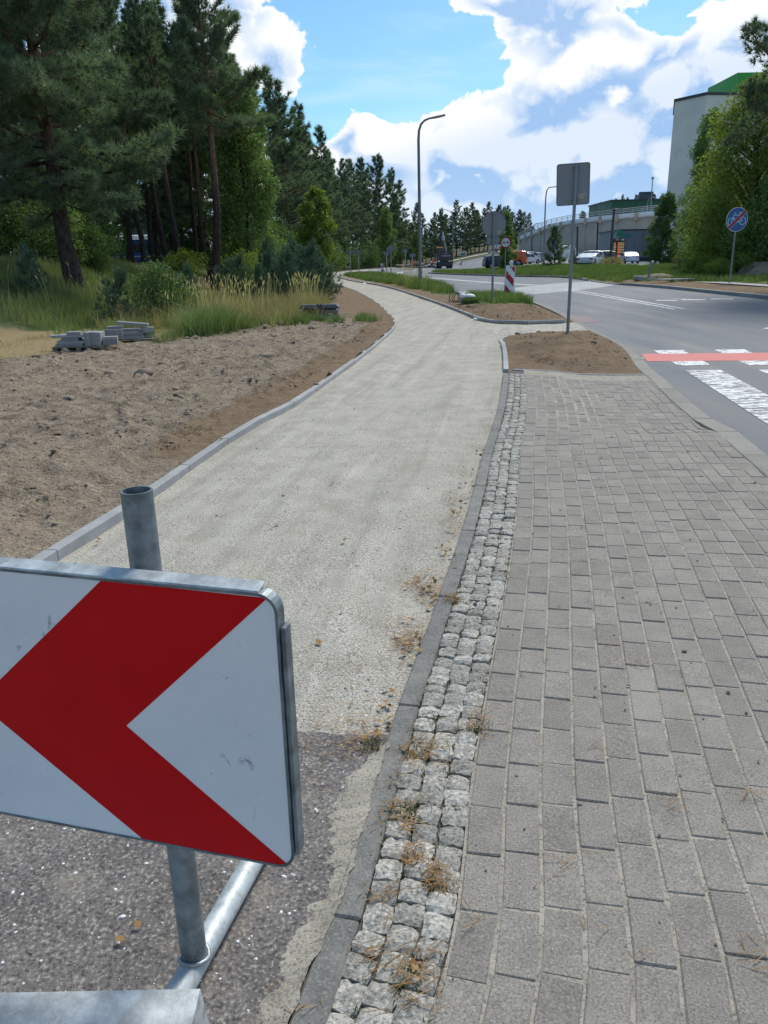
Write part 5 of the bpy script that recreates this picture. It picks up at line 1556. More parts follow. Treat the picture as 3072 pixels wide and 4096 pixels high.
plant_tree('young_pine', YP[1], -7.25, 22.3, 1, .70, 'thin young pine on the left flank of the dark green shrub', 'young pine')
plant_tree('young_pine', YP[0], -6.9, 29.5, 2, .62, 'small young pine standing alone before the sandy bank', 'young pine')
plant_tree('young_pine', YP[0], -10.4, 24.0, 3, .58, 'small dark young pine alone in the meadow grass', 'young pine')

# right hand side
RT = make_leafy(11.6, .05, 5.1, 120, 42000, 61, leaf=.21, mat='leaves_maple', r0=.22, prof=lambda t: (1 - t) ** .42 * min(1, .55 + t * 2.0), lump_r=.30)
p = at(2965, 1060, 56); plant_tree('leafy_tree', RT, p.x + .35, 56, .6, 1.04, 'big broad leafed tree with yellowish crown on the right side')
RT2 = make_leafy(6.4, .02, 3.6, 56, 16000, 62, leaf=.19, mat='leaves_mid', r0=.12, prof=lambda t: (1 - t) ** .5 * min(1, .7 + t), lump_r=.33)
p = at(2880, 1060, 60); plant_tree('leafy_tree', RT2, p.x, 60, .2, .86, 'dark leafy tree low at the left flank of the big broad leafed tree')
p = at(3060, 1060, 51); plant_tree('leafy_tree', RT2, p.x + .5, 51, 2.2, 1.0, 'dense dark tree at the right edge behind the bicycle sign')
p = at(2880, 1060, 66); plant_tree('leafy_tree', RT2, p.x, 66, 4.0, 1.25, 'shady tree deep behind the bicycle sign')
p = at(2782, 1060, 74); plant_tree('leafy_tree', OAK, p.x, 74, 1.2, .80, 'tall leafy tree standing close before the foot of the pale tower', 'tree', None, .98)
CT = make_leafy(7.2, .02, 2.15, 60, 18000, 63, leaf=.18, mat='leaves_dark', r0=.1, prof=lambda t: (1 - t) ** .5 * min(1, .8 + t), lump_r=.36)
p = at(2642, 1070, 86); plant_tree('leafy_tree', CT, p.x, 86, 0, .98, 'dark pointed leafy tree standing alone before the grey building')
LT = make_leafy(6.8, .03, 1.25, 36, 8000, 64, leaf=.19, mat='leaves_mid', r0=.08, prof=lambda t: (1 - t) ** .4 * min(1, .8 + t), lump_r=.4)
p = at(2030, 1072, 98); plant_tree('leafy_tree', LT, p.x, 98, 0, .98, 'narrow leafy tree between the navy car and the orange van')
MP = make_pine(4.0, .04, 2.0, 60, 65, r0=.09, tuft=.30, k=12, width=.035, per=13, mat='pine_needles', shape=.75, dead=0)
p = at(2212, 1085, 88); plant_tree('mountain_pine', MP, p.x, 88, 0, .98, 'bushy dark pine on the grass before the white van')
p = at(2290, 1085, 89.5); plant_tree('mountain_pine', MP, p.x, 89.5, 2, .38, 'low dark pine bush beside the pole of the square sign')
SL = 'light green shrub in the thicket under the right trees'
for i, (px, Y, s) in enumerate([(2840, 52, .72), (2885, 49, .62), (2780, 54, .6), (2965, 50, .8), (2925, 53, .8), (3010, 53, 1.0)]):
    p = at(px, 1070, Y); plant_tree('leafy_shrub', BUSH[3], p.x, Y, i * 2, s, SL, 'shrub', 'shrubs under the right trees')
p = at(2450, 1062, 84); plant_tree('dry_shrub', make_leafy(.9, .02, 1.5, 22, 3500, 66, leaf=.11, mat='grass_dry', r0=.02), p.x, 84, 0, .9, 'low brownish shrub behind the white coupe', 'shrub')
# pine whose boughs hang in from the right
RP = make_pine(17.5, .36, 5.6, 80, 71, r0=.24, tuft=.26, k=18, width=.028, per=34, shape=.35, droop=.16)
plant_tree('pine_tree', RP, 18.15, 34.5, 2.5, 1.0, 'pine at the right edge with dark boughs hanging into the sky')

# ------------------------------------------------------------------ grass
def blades(name, X, Y, H, W, mat, seed, tone=None, bend=.35, lift=0.0, zf=None):
    r = np.random.default_rng(seed); n = len(X)
    z = (terrain(X, Y) if zf is None else zf(X, Y)) + lift - .02
    a = r.uniform(0, 2 * PI, n); b = r.uniform(0, 2 * PI, n); H = H * r.uniform(.55, 1.2, n)
    lean = bend * r.uniform(.3, 1.3, n) * H
    sx, sy = np.cos(a) * W / 2, np.sin(a) * W / 2
    B = np.c_[X, Y, z]; s = np.c_[sx, sy, np.zeros(n)]
    M = B + np.c_[np.cos(b) * lean * .3, np.sin(b) * lean * .3, H * .6]; T = B + np.c_[np.cos(b) * lean, np.sin(b) * lean, H]
    V = np.stack([B - s, B + s, M + s * .75, M - s * .75, T], 1).reshape(-1, 3)
    i = np.arange(n)[:, None] * 5
    F = np.concatenate([i + np.array([[0, 1, 2]]), i + np.array([[0, 2, 3]]), i + np.array([[3, 2, 4]])])
    t = r.uniform(0, 1, n) if tone is None else tone
    o = obj(name, np_mesh(name, V, F, mat, dict(tone=np.repeat(t, 5)))); o['kind'] = 'stuff'; return o
def scatter(n, x0, x1, y0, y1, seed, keep):
    r = np.random.default_rng(seed); X = r.uniform(x0, x1, n); Y = r.uniform(y0, y1, n); k = keep(X, Y); return X[k], Y[k]
pn = lambda X, Y, s, sd: fbm(X * s, Y * s, 3, sd)

leftside = lambda X, Y: interp_x(LE, Y) - X
X, Y = scatter(56000, -22, -6.4, 19.5, 40, 1, lambda X, Y: (leftside(X, Y) > 3.4) & (Y > 20.6 + 1.6 * pn(X, Y, .8, 9)) & (pn(X, Y, .7, 8) > .30) & (np.abs(X) / Y < .58))
blades('meadow_grass', X, Y, .26 + .26 * pn(X, Y, .5, 4), .022, 'grass_blades', 2, np.clip(pn(X, Y, .6, 6) * 1.2 - .1, 0, 1))
def tuft_pts(n, x0, x1, y0, y1, seed, keep, per, sp):
    cx, cy = scatter(n, x0, x1, y0, y1, seed, keep); r = np.random.default_rng(seed + 9)
    X = np.repeat(cx, per) + r.normal(0, sp, len(cx) * per); Y = np.repeat(cy, per) + r.normal(0, sp, len(cx) * per)
    return X, Y, np.repeat(r.uniform(.0, 1, len(cx)), per)
band = lambda X, Y: ((X > -4.85) | (Y > 19.5)) & (Y > 24.4 + 1.5 * X + .8 * np.sin(X * 3)) & (leftside(X, Y) > 2.0) & (X > -7.0) & (Y < 33)
X, Y, tn = tuft_pts(1050, -7, -1.2, 15, 33, 21, lambda X, Y: band(X, Y) & (pn(X, Y, .9, 14) > .42), 42, .10)
blades('rough_grass', X, Y, .33, .013, 'grass_blades', 22, tn * .8 + .2, bend=.85)
X, Y, tn = tuft_pts(90, -5.6, -3.6, 16.6, 20.5, 25, lambda X, Y: (Y > 24.3 + 1.5 * X) & (Y < 27.2 + 1.5 * X) & (X > -4.6), 90, .12)
blades('rough_grass', X, Y, .62, .014, 'grass_green', 26, tn * .9, bend=1.0)
X, Y, tn = tuft_pts(300, -7, -1.6, 18, 33, 23, band, 22, .10)
blades('dry_grass', X, Y, .62, .012, 'grass_dry', 24, tn, bend=.8)
X, Y, tn = tuft_pts(130, -2.9, .1, 19.6, 24.2, 27, lambda X, Y: (np.abs(Y - 22.0 - .25 * X) < .75) & (leftside(X, Y) > .45) & (pn(X, Y, 1.2, 2) > .35), 45, .08)
blades('green_tussocks', X, Y, .24, .013, 'grass_green', 28, tn, bend=.7)
X, Y, tn = tuft_pts(420, -13, -4.4, 12.5, 23, 29, lambda X, Y: (Y < 24 + 1.5 * np.maximum(X, -14) + 7) & (Y > 24.2 + 1.5 * np.maximum(X, -14)) & (pn(X, Y, .8, 3) > .42) & ((X < -6.9) | (Y > 18)), 16, .16)
blades('straw_grass', X, Y, .12, .012, 'grass_dry', 30, tn, bend=1.4)
X, Y, tn = tuft_pts(60, -9.5, -6, 17.5, 24, 33, lambda X, Y: pn(X, Y, .5, 13) > .52, 40, .15)
blades('green_tussocks', X, Y, .2, .012, 'grass_green', 34, tn, bend=.8)

def plumes(name, X, Y, H, seed, size=.2):
    r = np.random.default_rng(seed); n = len(X); z = terrain(X, Y)
    b = r.uniform(0, 2 * PI, n); H = H * r.uniform(.75, 1.15, n); ln = H * r.uniform(.05, .35, n)
    top = np.c_[X + np.cos(b) * ln, Y + np.sin(b) * ln, z + H]; base = np.c_[X, Y, z]
    d = unit(top - base + np.c_[np.cos(b), np.sin(b), np.zeros(n)] * .25 * H[:, None])
    V = []; F = []
    s = np.c_[np.full(n, .005), np.zeros(n), np.zeros(n)]
    V1 = np.stack([base - s, base + s, top + s * .6, top - s * .6], 1)
    w = np.c_[np.full(n, .017), np.zeros(n), np.zeros(n)]; w2 = np.c_[np.zeros(n), np.full(n, .017), np.zeros(n)]
    mid = top + d * (size * .45); tip = top + d * size
    V2 = np.stack([top, mid + w, tip, mid - w], 1); V3 = np.stack([top, mid + w2, tip, mid - w2], 1)
    V = np.concatenate([V1, V2, V3]).reshape(-1, 3)
    o = obj(name, np_mesh(name, V, np.arange(len(V)).reshape(-1, 4), 'plume', dict(tone=np.repeat(r.uniform(0, 1, 3 * n), 4)))); o['kind'] = 'stuff'
X, Y = scatter(480, -6.6, -2.3, 25.5, 31, 51, lambda X, Y: pn(X, Y, .8, 77) > .46)
plumes('feather_grass', X, Y, .98, 52)
X, Y = scatter(130, -7, -3.4, 21.5, 27, 53, lambda X, Y: pn(X, Y, .9, 78) > .42)
plumes('feather_grass', X, Y, .85, 54)
X, Y = scatter(60, -14, -7.5, 23, 28, 55, lambda X, Y: X < 0)
plumes('feather_grass', X, Y, .85, 56)

upd = lambda X, Y: X - interp_x(UP, Y)
rl = lambda X, Y: interp_x(ROAD_L, np.maximum(Y, 33.5)) - X
X, Y, tn = tuft_pts(1500, -6, 5.2, 37, 100, 61, lambda X, Y: (upd(X, Y) > .9 + .25 * pn(X, Y, .5, 5)) & (rl(X, Y) > .25) & ((Y > 43) | (X < 3.6)) & (Y > 37.6), 44, .17)
blades('verge_grass', X, Y, .34 + .1 * pn(X, Y, .3, 3), .026, 'grass_green', 62, tn * .85, bend=.5)
X, Y, tn = tuft_pts(26, 1.2, 3.0, 46, 53, 65, lambda X, Y: upd(X, Y) > .8, 30, .15)
blades('verge_grass', X, Y, .7, .022, 'grass_blades', 66, tn, bend=.4)
X, Y = scatter(60, 1.4, 2.8, 47, 54, 67, lambda X, Y: upd(X, Y) > .8); plumes('feather_grass', X, Y, .95, 68)
X, Y, tn = tuft_pts(210, 2.95, 5.65, 27.6, 35.2, 71, lambda X, Y: (Y > 28.6 + .3 * np.sin(X * 4)) & (X < interp_x(KI, Y) - .15) & (X > 3.2 + .10 * (Y - 28)), 44, .11)
blades('island_grass', X, Y, .34, .016, 'grass_green', 72, tn, bend=.55)
X, Y, tn = tuft_pts(2600, 6.5, 24, 58, 104, 73, lambda X, Y: (X > interp_x(ROAD_R[:200], Y) * 0 + np.interp(Y, [57, 62.8, 68.8, 75.75, 86.8, 95, 100, 107], [15.1, 15.6, 15.0, 12.3, 9.2, 7.3, 6.8, 7.2])) & ~inside(np.c_[X, Y], LOT), 34, .22)
blades('road_island_grass', X, Y, .30 + .12 * pn(X, Y, .3, 31), .04, 'grass_green', 74, tn * .8, bend=.5)
X, Y, tn = tuft_pts(3000, 15, 45, 44, 90, 75, lambda X, Y: ((Y > 57) | (X > 18.4) | ((Y > 52) & (X > 15.2))) & ~inside(np.c_[X, Y], LOT) & ~inside(np.c_[X, Y], STRIP), 30, .22)
blades('right_meadow_grass', X, Y, .28 + .1 * pn(X, Y, .3, 32), .035, 'grass_green', 76, tn * .8, bend=.5)
X, Y, tn = tuft_pts(380, 17.2, 34, 30, 50, 77, lambda X, Y: (X > 18.7) | (np.hypot(X - 18.4, Y - 46.5) < 1.0), 34, .15)
blades('right_meadow_grass', X, Y, .34, .022, 'grass_green', 78, tn * .8, bend=.5)
X, Y, tn = tuft_pts(60, 14.8, 18, 44, 56, 79, lambda X, Y: pn(X, Y, .7, 41) > .55, 34, .16)
blades('right_meadow_grass', X, Y, .3, .025, 'grass_blades', 80, tn, bend=.5)

# ------------------------------------------------------------------ litter, moss, clods near the camera
def gp(px, py, z=0.0):
    R = cam.matrix_world.to_3x3(); d = R @ Vector(((px - 1536) / 3078, -(py - 2048) / 3078, -1)); t = (z - 1.6) / d.z
    return d.x * t, d.y * t
def fallen_needles(name, spots, seed, zf, mat='brown_needles', L=.055, w=.0022):
    r = np.random.default_rng(seed); V = []; 
    for x, y, n, sp, ex in spots:
        X = x + r.normal(0, sp, n); Y = y + r.normal(0, sp * ex, n); a = r.normal(.25, .9, n); l = L * r.uniform(.5, 1.3, n)
        z = zf(X, Y) + r.uniform(.003, .012, n); dz = r.normal(0, .006, n)
        d = np.c_[np.cos(a) * l / 2, np.sin(a) * l / 2, dz]; s = np.c_[-np.sin(a) * w / 2, np.cos(a) * w / 2, np.zeros(n)]
        P = np.c_[X, Y, z]; V.append(np.stack([P - d - s, P - d + s, P + d + s, P + d - s], 1).reshape(-1, 3))
    V = np.vstack(V); o = obj(name, np_mesh(name, V, np.arange(len(V)).reshape(-1, 4), mat, dict(tone=np.repeat(r.uniform(0, 1, len(V) // 4), 4)))); o['kind'] = 'stuff'; return o
pz = lambda X, Y: np.where(Y < ASPH_Y, -.012, -.045) + 0 * X
spots = []
for px, py, n, sp in ((1495, 2960, 70, .035), (1660, 2530, 90, .045), (1720, 2340, 110, .055), (1700, 2320, 60, .05), (1830, 2080, 60, .05), (1850, 1990, 60, .06), (1890, 1890, 60, .06), (1930, 1780, 60, .07), (1960, 1700, 50, .08), (1650, 2570, 40, .03), (1500, 2780, 40, .08), (1330, 2940, 40, .06), (1400, 2680, 30, .12)):
    x, y = gp(px, py, -.03); spots.append((x - .04, y, int(n * 1.1), sp, 2.2))
r_ = np.random.default_rng(77)
for i in range(80):
    y = r_.uniform(2.5, 9); x = interp_x(LE, y) + .15 + r_.uniform(0, 1) ** .6 * (interp_x(RE, y) - interp_x(LE, y) - .25); spots.append((float(x), float(y), 5, .05, 1.5))
fallen_needles('needle_litter', spots, 5, pz)
sp2 = []; tf = []
for px, py, n, sp in ((1690, 3010, 80, .05), (1600, 3235, 36, .04), (1905, 2905, 36, .04), (1660, 3440, 40, .02), (1740, 3520, 40, .02), (1660, 3910, 46, .035), (1820, 2400, 40, .03), (1560, 3600, 14, .02), (1500, 3830, 14, .02), (1850, 3690, 5, .02), (1640, 3330, 20, .02), (1170, 4060, 5, .03), (3000, 3180, 8, .02), (2560, 2650, 6, .02), (2700, 3230, 6, .02), (3050, 3850, 10, .025), (2250, 3450, 4, .02)):
    x, y = gp(px, py); sp2.append((x, y, n, sp, 1.2)); tf.append((px, py))
for i in range(60):
    y = r_.uniform(1.3, 8); x = interp_x(RE, y) + r_.uniform(.05, .9); sp2.append((float(x), float(y), 2, .02, 1.2))
fallen_needles('needle_litter', sp2, 6, lambda X, Y: side_z(X, Y) + .004)
X = []; Y = []
for px, py, n, sp in ((1690, 3010, 160, .03), (1610, 3250, 200, .03), (1910, 2915, 120, .022), (1665, 3915, 320, .026), (1745, 3535, 140, .02), (1820, 2405, 90, .025), (1740, 2880, 60, .018), (1665, 3450, 60, .015), (1490, 2975, 60, .02), (1850, 2300, 40, .02), (1585, 3130, 50, .02)):
    x, y = gp(px, py); X.append(x + r_.normal(0, sp, n)); Y.append(y + r_.normal(0, sp, n))
for i in range(300):
    y = r_.uniform(1.2, 9); k = r_.integers(0, 4); x = interp_x(RE, y) + .08 + k * .0785 + r_.normal(0, .004); X.append(np.full(6, x) + r_.normal(0, .006, 6)); Y.append(np.full(6, y) + r_.normal(0, .012, 6))
X = np.concatenate(X); Y = np.concatenate(Y)
blades('moss_tufts', X, Y, .026, .004, 'moss', 81, None, 1.2, zf=lambda X, Y: side_z(X, Y) + .004)
sk = []
for i in range(1500):
    y = r_.uniform(3.3, 20); x = interp_x(LE, y) - r_.uniform(.15, 7); sk.append((float(x), float(y), 2, .06, 1.0)) if y < 25 + 1.5 * x else None
fallen_needles('straw_bits', sk, 9, lambda X, Y: terrain(X, Y) - .012 + micro(X, Y) * S(leftside(X, Y), 0, .35) + .01, 'grass_dry', .075, .004)
def sand_drift():
    ys = np.linspace(.95, 2.30, 700); xr = interp_x(RE, ys)
    w = .004 + .085 * np.clip(fbm(ys * 6, ys * 0 + 3, 3, 61) - .12, 0, 1) * S(ys, .7, 1.3) + .06 * (fbm(ys * 38, ys * 0, 4, 62) - .35) + .05 * S(ys, 1.7, 1.95) * S(-ys, -2.28, -2.0)
    w = np.maximum(w, .003)
    e = .010 + .03 * np.clip(fbm(ys * 22, ys * 0 + 9, 4, 66) - .42, 0, 1)
    A = np.c_[xr - w, ys, path_z(xr - w, np.minimum(ys, 2.2)) - .001]; B = np.c_[xr + e + .004, ys, np.full(len(ys), .0075)]; M_ = np.c_[xr - w * .4, ys, path_z(xr, np.minimum(ys, 2.2)) + .007]
    V = np.concatenate([A, M_, B]); n = len(ys)
    F = [[k * n + i, (k + 1) * n + i, (k + 1) * n + i + 1, k * n + i + 1] for k in (0, 1) for i in range(n - 1)]
    o = obj('sand_drift', np_mesh('sand_drift', V, F, 'joint_sand', smooth=True)); o['kind'] = 'stuff'
sand_drift()
def dry_leaves():
    r = np.random.default_rng(8); pts = [(1575, 2735), (1480, 2990), (1660, 2520), (1640, 3030), (1690, 2340), (1850, 1995), (1905, 1880), (548, 3755), (1810, 2110), (1345, 2160), (390, 2160), (1330, 1930), (1265, 2580), (1100, 2100), (1320, 1535), (1620, 2560), (1500, 2960), (1660, 3890), (2590, 2430), (1960, 1725)]
    P = np.array([(*gp(px, py, -.03), 0) for px, py in pts]); P = np.vstack([np.repeat(P, 2, 0) + r.normal(0, .02, (len(P) * 2, 3)) * [1, 1, 0]] + [np.c_[interp_x(RE, y_) - .01 - abs(r.normal(0, .05, n_)), y_ + r.normal(0, .12, n_), np.zeros(n_)] for y_, n_ in ((2.5, 10), (3.1, 14), (3.6, 16), (4.2, 12), (4.9, 9), (5.6, 8), (6.6, 6))])
    P[:, 2] = np.where(P[:, 0] < interp_x(RE, P[:, 1]) + .0, pz(P[:, 0], P[:, 1]), .0) + .012
    o = obj('dry_leaves', leaf_mesh('dry_leaves', P, np.full(len(P), .035), np.full(len(P), .028), 'brown_needles', r, r.uniform(.5, 1, len(P)), 2.5)); o['kind'] = 'stuff'
dry_leaves()
def lumps(name, n, keep, seed, size, mat, x0, x1, y0, y1, zf, flat=.7, tone=(0, 1)):
    r = np.random.default_rng(seed); X, Y = scatter(n, x0, x1, y0, y1, seed + 1, keep); n = len(X)
    base = np.array([(1, 0, 0), (-1, 0, 0), (0, 1, 0), (0, -1, 0), (0, 0, 1), (.6, .6, .6), (-.6, .6, .5), (.6, -.6, .5), (-.6, -.6, .6)], float)
    F0 = [(4, 5, 6), (4, 6, 8), (4, 8, 7), (4, 7, 5), (5, 0, 2), (6, 2, 1), (8, 1, 3), (7, 3, 0), (5, 2, 6), (6, 1, 8), (8, 3, 7), (7, 0, 5)]
    s = size * r.lognormal(0, .55, n)
    V = base[None] * (1 + r.normal(0, .22, (n, 9, 1))) * np.stack([s * r.uniform(.7, 1.4, n), s * r.uniform(.7, 1.4, n), s * flat], 1)[:, None]
    a = r.uniform(0, 6.3, n); c, s_ = np.cos(a)[:, None], np.sin(a)[:, None]
    V = np.stack([V[..., 0] * c - V[..., 1] * s_ + X[:, None], V[..., 0] * s_ + V[..., 1] * c + Y[:, None], V[..., 2] + zf(X, Y)[:, None]], -1)
    F = (np.arange(n)[:, None, None] * 9 + np.array(F0)[None]).reshape(-1, 3)
    o = obj(name, np_mesh(name, V.reshape(-1, 3), F, mat, dict(tone=np.repeat(r.uniform(*tone, n), 9)))); o['kind'] = 'stuff'
soil_z = lambda X, Y: terrain(X, Y) - .012 + micro(X, Y) * S(leftside(X, Y), 0, .35) - .004
soilk = lambda X, Y: (leftside(X, Y) > .25) & (Y < 25 + 1.5 * X) & (pn(X, Y, .8, 19) > .42 - .1 * (leftside(X, Y) > 1.5))
lumps('soil_clods', 16000, soilk, 91, .0095, 'clods', -8.5, 0, 3.4, 22, soil_z)
lumps('soil_clods', 500, lambda X, Y: soilk(X, Y) & (leftside(X, Y) > 1.0), 92, .022, 'clods', -8.5, 0, 4, 22, soil_z, tone=(0, .7))
lumps('soil_clods', 260, lambda X, Y: (np.abs(Y - 24.4 - 1.5 * X) < .8), 93, .045, 'clods', -7, -1.6, 13, 22, soil_z, .8, (0, .5))
isl_in = lambda X, Y: (X > 1.9 + .2 * (Y - 11.6) * (Y < 16) + .5) & (X < interp_x(KI, Y) - .15) & (((Y > 11.9) & (Y < 17.4)) | ((Y > 21.2) & (Y < 28)))
lumps('soil_clods', 2600, isl_in, 98, .010, 'island_clods', 1.9, 5.6, 11.9, 28, lambda X, Y: terrain(X, Y) + .035, tone=(0, .9))
lumps('soil_clods', 90, isl_in, 99, .026, 'island_clods', 1.9, 5.6, 11.9, 28, lambda X, Y: terrain(X, Y) + .025, tone=(0, .6))
lumps('loose_grit', 700, lambda X, Y: X > interp_x(RE, Y) + .1, 94, .0035, 'clods', -.2, 3.5, 1.2, 11, lambda X, Y: side_z(X, Y) + .003, tone=(.0, 1))
lumps('path_grit', 3000, lambda X, Y: (leftside(X, Y) < -.06) & (X < interp_x(RE, Y) - .03), 95, .0026, 'edging_new', -2.4, 1.6, 2.4, 9, lambda X, Y: path_z(X, Y) + .0, .6)
lumps('path_grit', 900, lambda X, Y: (leftside(X, Y) < -.06) & (X < interp_x(RE, Y) - .03), 96, .0026, 'clods', -2.4, 1.6, .9, 9, lambda X, Y: path_z(X, Y), .6)
lumps('white_chips', 1000, lambda X, Y: (leftside(X, Y) < -.06) & (X < interp_x(RE, Y) - .03), 97, .0030, 'sack_white', -2.4, .2, .9, 2.6, lambda X, Y: path_z(X, Y) + .0, .35)
for i, (px, py, s) in enumerate([(575, 1500, .12), (440, 1500, .08), (1265, 1540, .04), (855, 1283, .12), (1250, 1318, .10), (700, 1560, .05)]):
    x, y = gp(px, py); r = np.random.default_rng(200 + i); b = MB(); b.ball((0, 0, s * .3), s, 12, 8, (1.2, .9, .6))
    b.v = [tuple(np.array(p) * (1 + .28 * (vnoise(np.array([p[0] * 20 + 50 + i]), np.array([p[1] * 20 + p[2] * 30 + 50]), 3)[0] - .5))) for p in b.v]
    o = b.build('soil_clump', 'soil_heap'); o.location = (x, y, gz(x, y)); o.rotation_euler.z = i
    tag(o, ['largest dark turf clump on the churned soil', 'flat pale soil lump left of the largest dark turf clump', 'small pale stone lump near the path edge', 'round dark clump behind the stacked slabs', 'grey soil clump at the grass edge', 'dark little clump in the middle of the soil'][i], 'soil clump')

# ------------------------------------------------------------------ vehicles
KINDS = {   # stations along the length: (x, belt z, roof z); rear at 0
    'sedan': dict(L=4.6, W=1.80, st=[(0, .62, .62), (.06, .92, .92), (.75, .98, .98), (1.45, .95, 1.38), (1.9, .94, 1.44), (2.6, .93, 1.43), (2.95, .92, 1.36), (3.55, .93, .94), (4.3, .78, .78), (4.6, .55, .55)], cab=(2, 7), wheels=(.85, 3.65), r=.32),
    'coupe': dict(L=4.5, W=1.86, st=[(0, .60, .60), (.07, .90, .90), (.55, .95, .95), (1.45, .92, 1.26), (1.95, .91, 1.31), (2.5, .90, 1.29), (2.8, .89, 1.22), (3.45, .88, .89), (4.2, .74, .74), (4.5, .52, .52)], cab=(2, 7), wheels=(.85, 3.55), r=.34),
    'hatch': dict(L=4.1, W=1.76, st=[(0, .60, .60), (.05, .95, .98), (.35, .97, 1.40), (.8, .96, 1.49), (1.7, .95, 1.51), (2.4, .94, 1.45), (3.1, .95, .97), (3.8, .80, .80), (4.1, .56, .56)], cab=(1, 6), wheels=(.7, 3.25), r=.31),
    'suv': dict(L=4.5, W=1.86, st=[(0, .70, .70), (.05, 1.02, 1.05), (.3, 1.04, 1.55), (.8, 1.03, 1.66), (2.0, 1.02, 1.67), (2.65, 1.01, 1.58), (3.3, 1.03, 1.05), (4.2, .92, .92), (4.5, .62, .62)], cab=(1, 6), wheels=(.85, 3.6), r=.36),
    'van': dict(L=5.0, W=1.95, st=[(0, .75, .8), (.03, 1.12, 1.15), (.12, 1.13, 1.88), (.6, 1.13, 1.95), (2.6, 1.12, 1.95), (3.3, 1.11, 1.86), (4.1, 1.10, 1.14), (4.8, .92, .92), (5.0, .60, .60)], cab=(1, 6), wheels=(.95, 3.95), r=.34),
    'high_van': dict(L=5.6, W=2.05, st=[(0, .8, .9), (.03, 1.3, 1.4), (.1, 1.32, 2.42), (.6, 1.32, 2.5), (3.4, 1.30, 2.5), (4.1, 1.28, 2.30), (4.85, 1.22, 1.26), (5.4, 1.0, 1.0), (5.6, .66, .66)], cab=(1, 6), wheels=(1.0, 4.6), r=.36),
}
def make_car(kind, paint, roof_rail=False, side_glass=None):
    K = KINDS[kind]; L, W = K['L'], K['W']; st = K['st']; w0 = W / 2
    secs = []
    for x, zb, zr in st:
        e = min(1, .80 + .55 * min(x, L - x)) if min(x, L - x) < .4 else 1.0
        w = w0 * e; cab = zr > zb + .05
        k = (zr - zb) / .5 * .085 + (0 if cab else .03)
        wr = w - min(.24, max(.02, k)) if cab else w * .93
        zlo = .24 if .3 < x < L - .3 else .34
        half = [(w * .90, zlo), (w, zlo + .16), (w * 1.0, min(zb - .12, .72)), (w * .985, zb - .02), (w * .97, zb), (wr, max(zr - .045, zb + .005)), (wr * .86, max(zr, zb + .01)), (0, max(zr, zb + .01) + .02)]
        secs.append([(x, y, z) for y, z in half] + [(x, -y, z) for y, z in half[-2::-1]])
    n = len(secs[0]); b = MB(); V = [p for s in secs for p in s]
    F = [[i * n + j, i * n + j + 1, (i + 1) * n + j + 1, (i + 1) * n + j] for i in range(len(secs) - 1) for j in range(n - 1)]
    F += [[i * n + n - 1, i * n, (i + 1) * n, (i + 1) * n + n - 1] for i in range(len(secs) - 1)]
    F += [list(range(n)), list(range((len(secs) - 1) * n, len(secs) * n))[::-1]]
    b.addm(V, F, False); body = b.mesh('body', paint)
    parts = [('body', body)]
    a, c = K['cab']
    def lerp(p, q, t): return tuple(p[i] + (q[i] - p[i]) * t for i in range(3))
    def pane(p0, p1, p2, p3, m=.07, out=(0, 0, 0)):
        c4 = [sum(p[i] for p in (p0, p1, p2, p3)) / 4 for i in range(3)]
        P = [tuple(lerp(p, c4, m)[i] + out[i] for i in range(3)) for p in (p0, p1, p2, p3)]
        q = MB(); q.addm(P, [[0, 1, 2, 3]]); q.addm(P, [[3, 2, 1, 0]]); return q.mesh('window', 'glass_car')
    def sec(i, j): return secs[i][j]
    i0, i1 = a + 1, c - 1
    for sgn, jb, jt in ((1, 4, 5), (-1, n - 5, n - 6)):
        seq = list(range(a + 1, c))
        groups = [(seq[0], seq[len(seq) // 2]), (seq[len(seq) // 2], seq[-1])]
        for gi, (u, v) in enumerate(groups):
            if side_glass is not None and gi not in side_glass: continue
            pu, pv = sec(u, jb), sec(v, jb); tu, tv = sec(u, jt), sec(v, jt)
            if gi == 1 and v + 1 <= c: pv = lerp(sec(v, jb), sec(v + 1, jb), .35)
            if gi == 0 and kind in ('sedan', 'coupe'): pu = lerp(sec(u, jb), sec(u - 1, jb), .3)
            parts.append(('window', pane(pu, pv, tv, tu, .10, (0, .012 * sgn, .004))))
    for i, j, ox in ((a, a + 1, -.012), (c - 1, c, .012)):
        lo, hi = (i, j) if ox < 0 else (j, i)
        parts.append(('window', pane(lerp(sec(lo, 4), sec(lo, 7), .04), lerp(sec(lo, n - 5), sec(lo, 7), .04), sec(hi, n - 6), sec(hi, 5), .08, (ox, 0, .012))))
    tl = []
    zt = st[1][1] - .14
    for s in (1, -1):
        q = MB(); q.box((.03, s * w0 * .72, zt), (.07, .34, .15), bev=.03); parts.append(('tail_light', q.mesh('tail_light', 'lamp_red')))
        q = MB(); q.box((L - .14, s * w0 * .68, st[-1][1] + .10), (.2, .36, .14), (0, .4, 0), bev=.04); parts.append(('headlight', q.mesh('headlight', 'sack_white')))
        q = MB(); q.box((st[c - 1][0] + .12, s * (w0 + .07), st[c - 1][1] + .06), (.12, .18, .13), bev=.03); parts.append(('mirror', q.mesh('mirror', paint)))
    q = MB(); q.box((-.005, 0, st[0][1] - .02 if kind != 'coupe' else .42), (.03, .50, .11)); parts.append(('number_plate', q.mesh('number_plate', 'sign_white')))
    q = MB(); q.box((.10, 0, .36), (.20, W * .82, .16), bev=.04); parts.append(('rear_bumper', q.mesh('rear_bumper', 'plastic_dark' if kind != 'sedan' else paint)))
    q = MB(); q.box((L - .10, 0, .34), (.20, W * .80, .18), bev=.04); parts.append(('front_bumper', q.mesh('front_bumper', 'plastic_dark')))
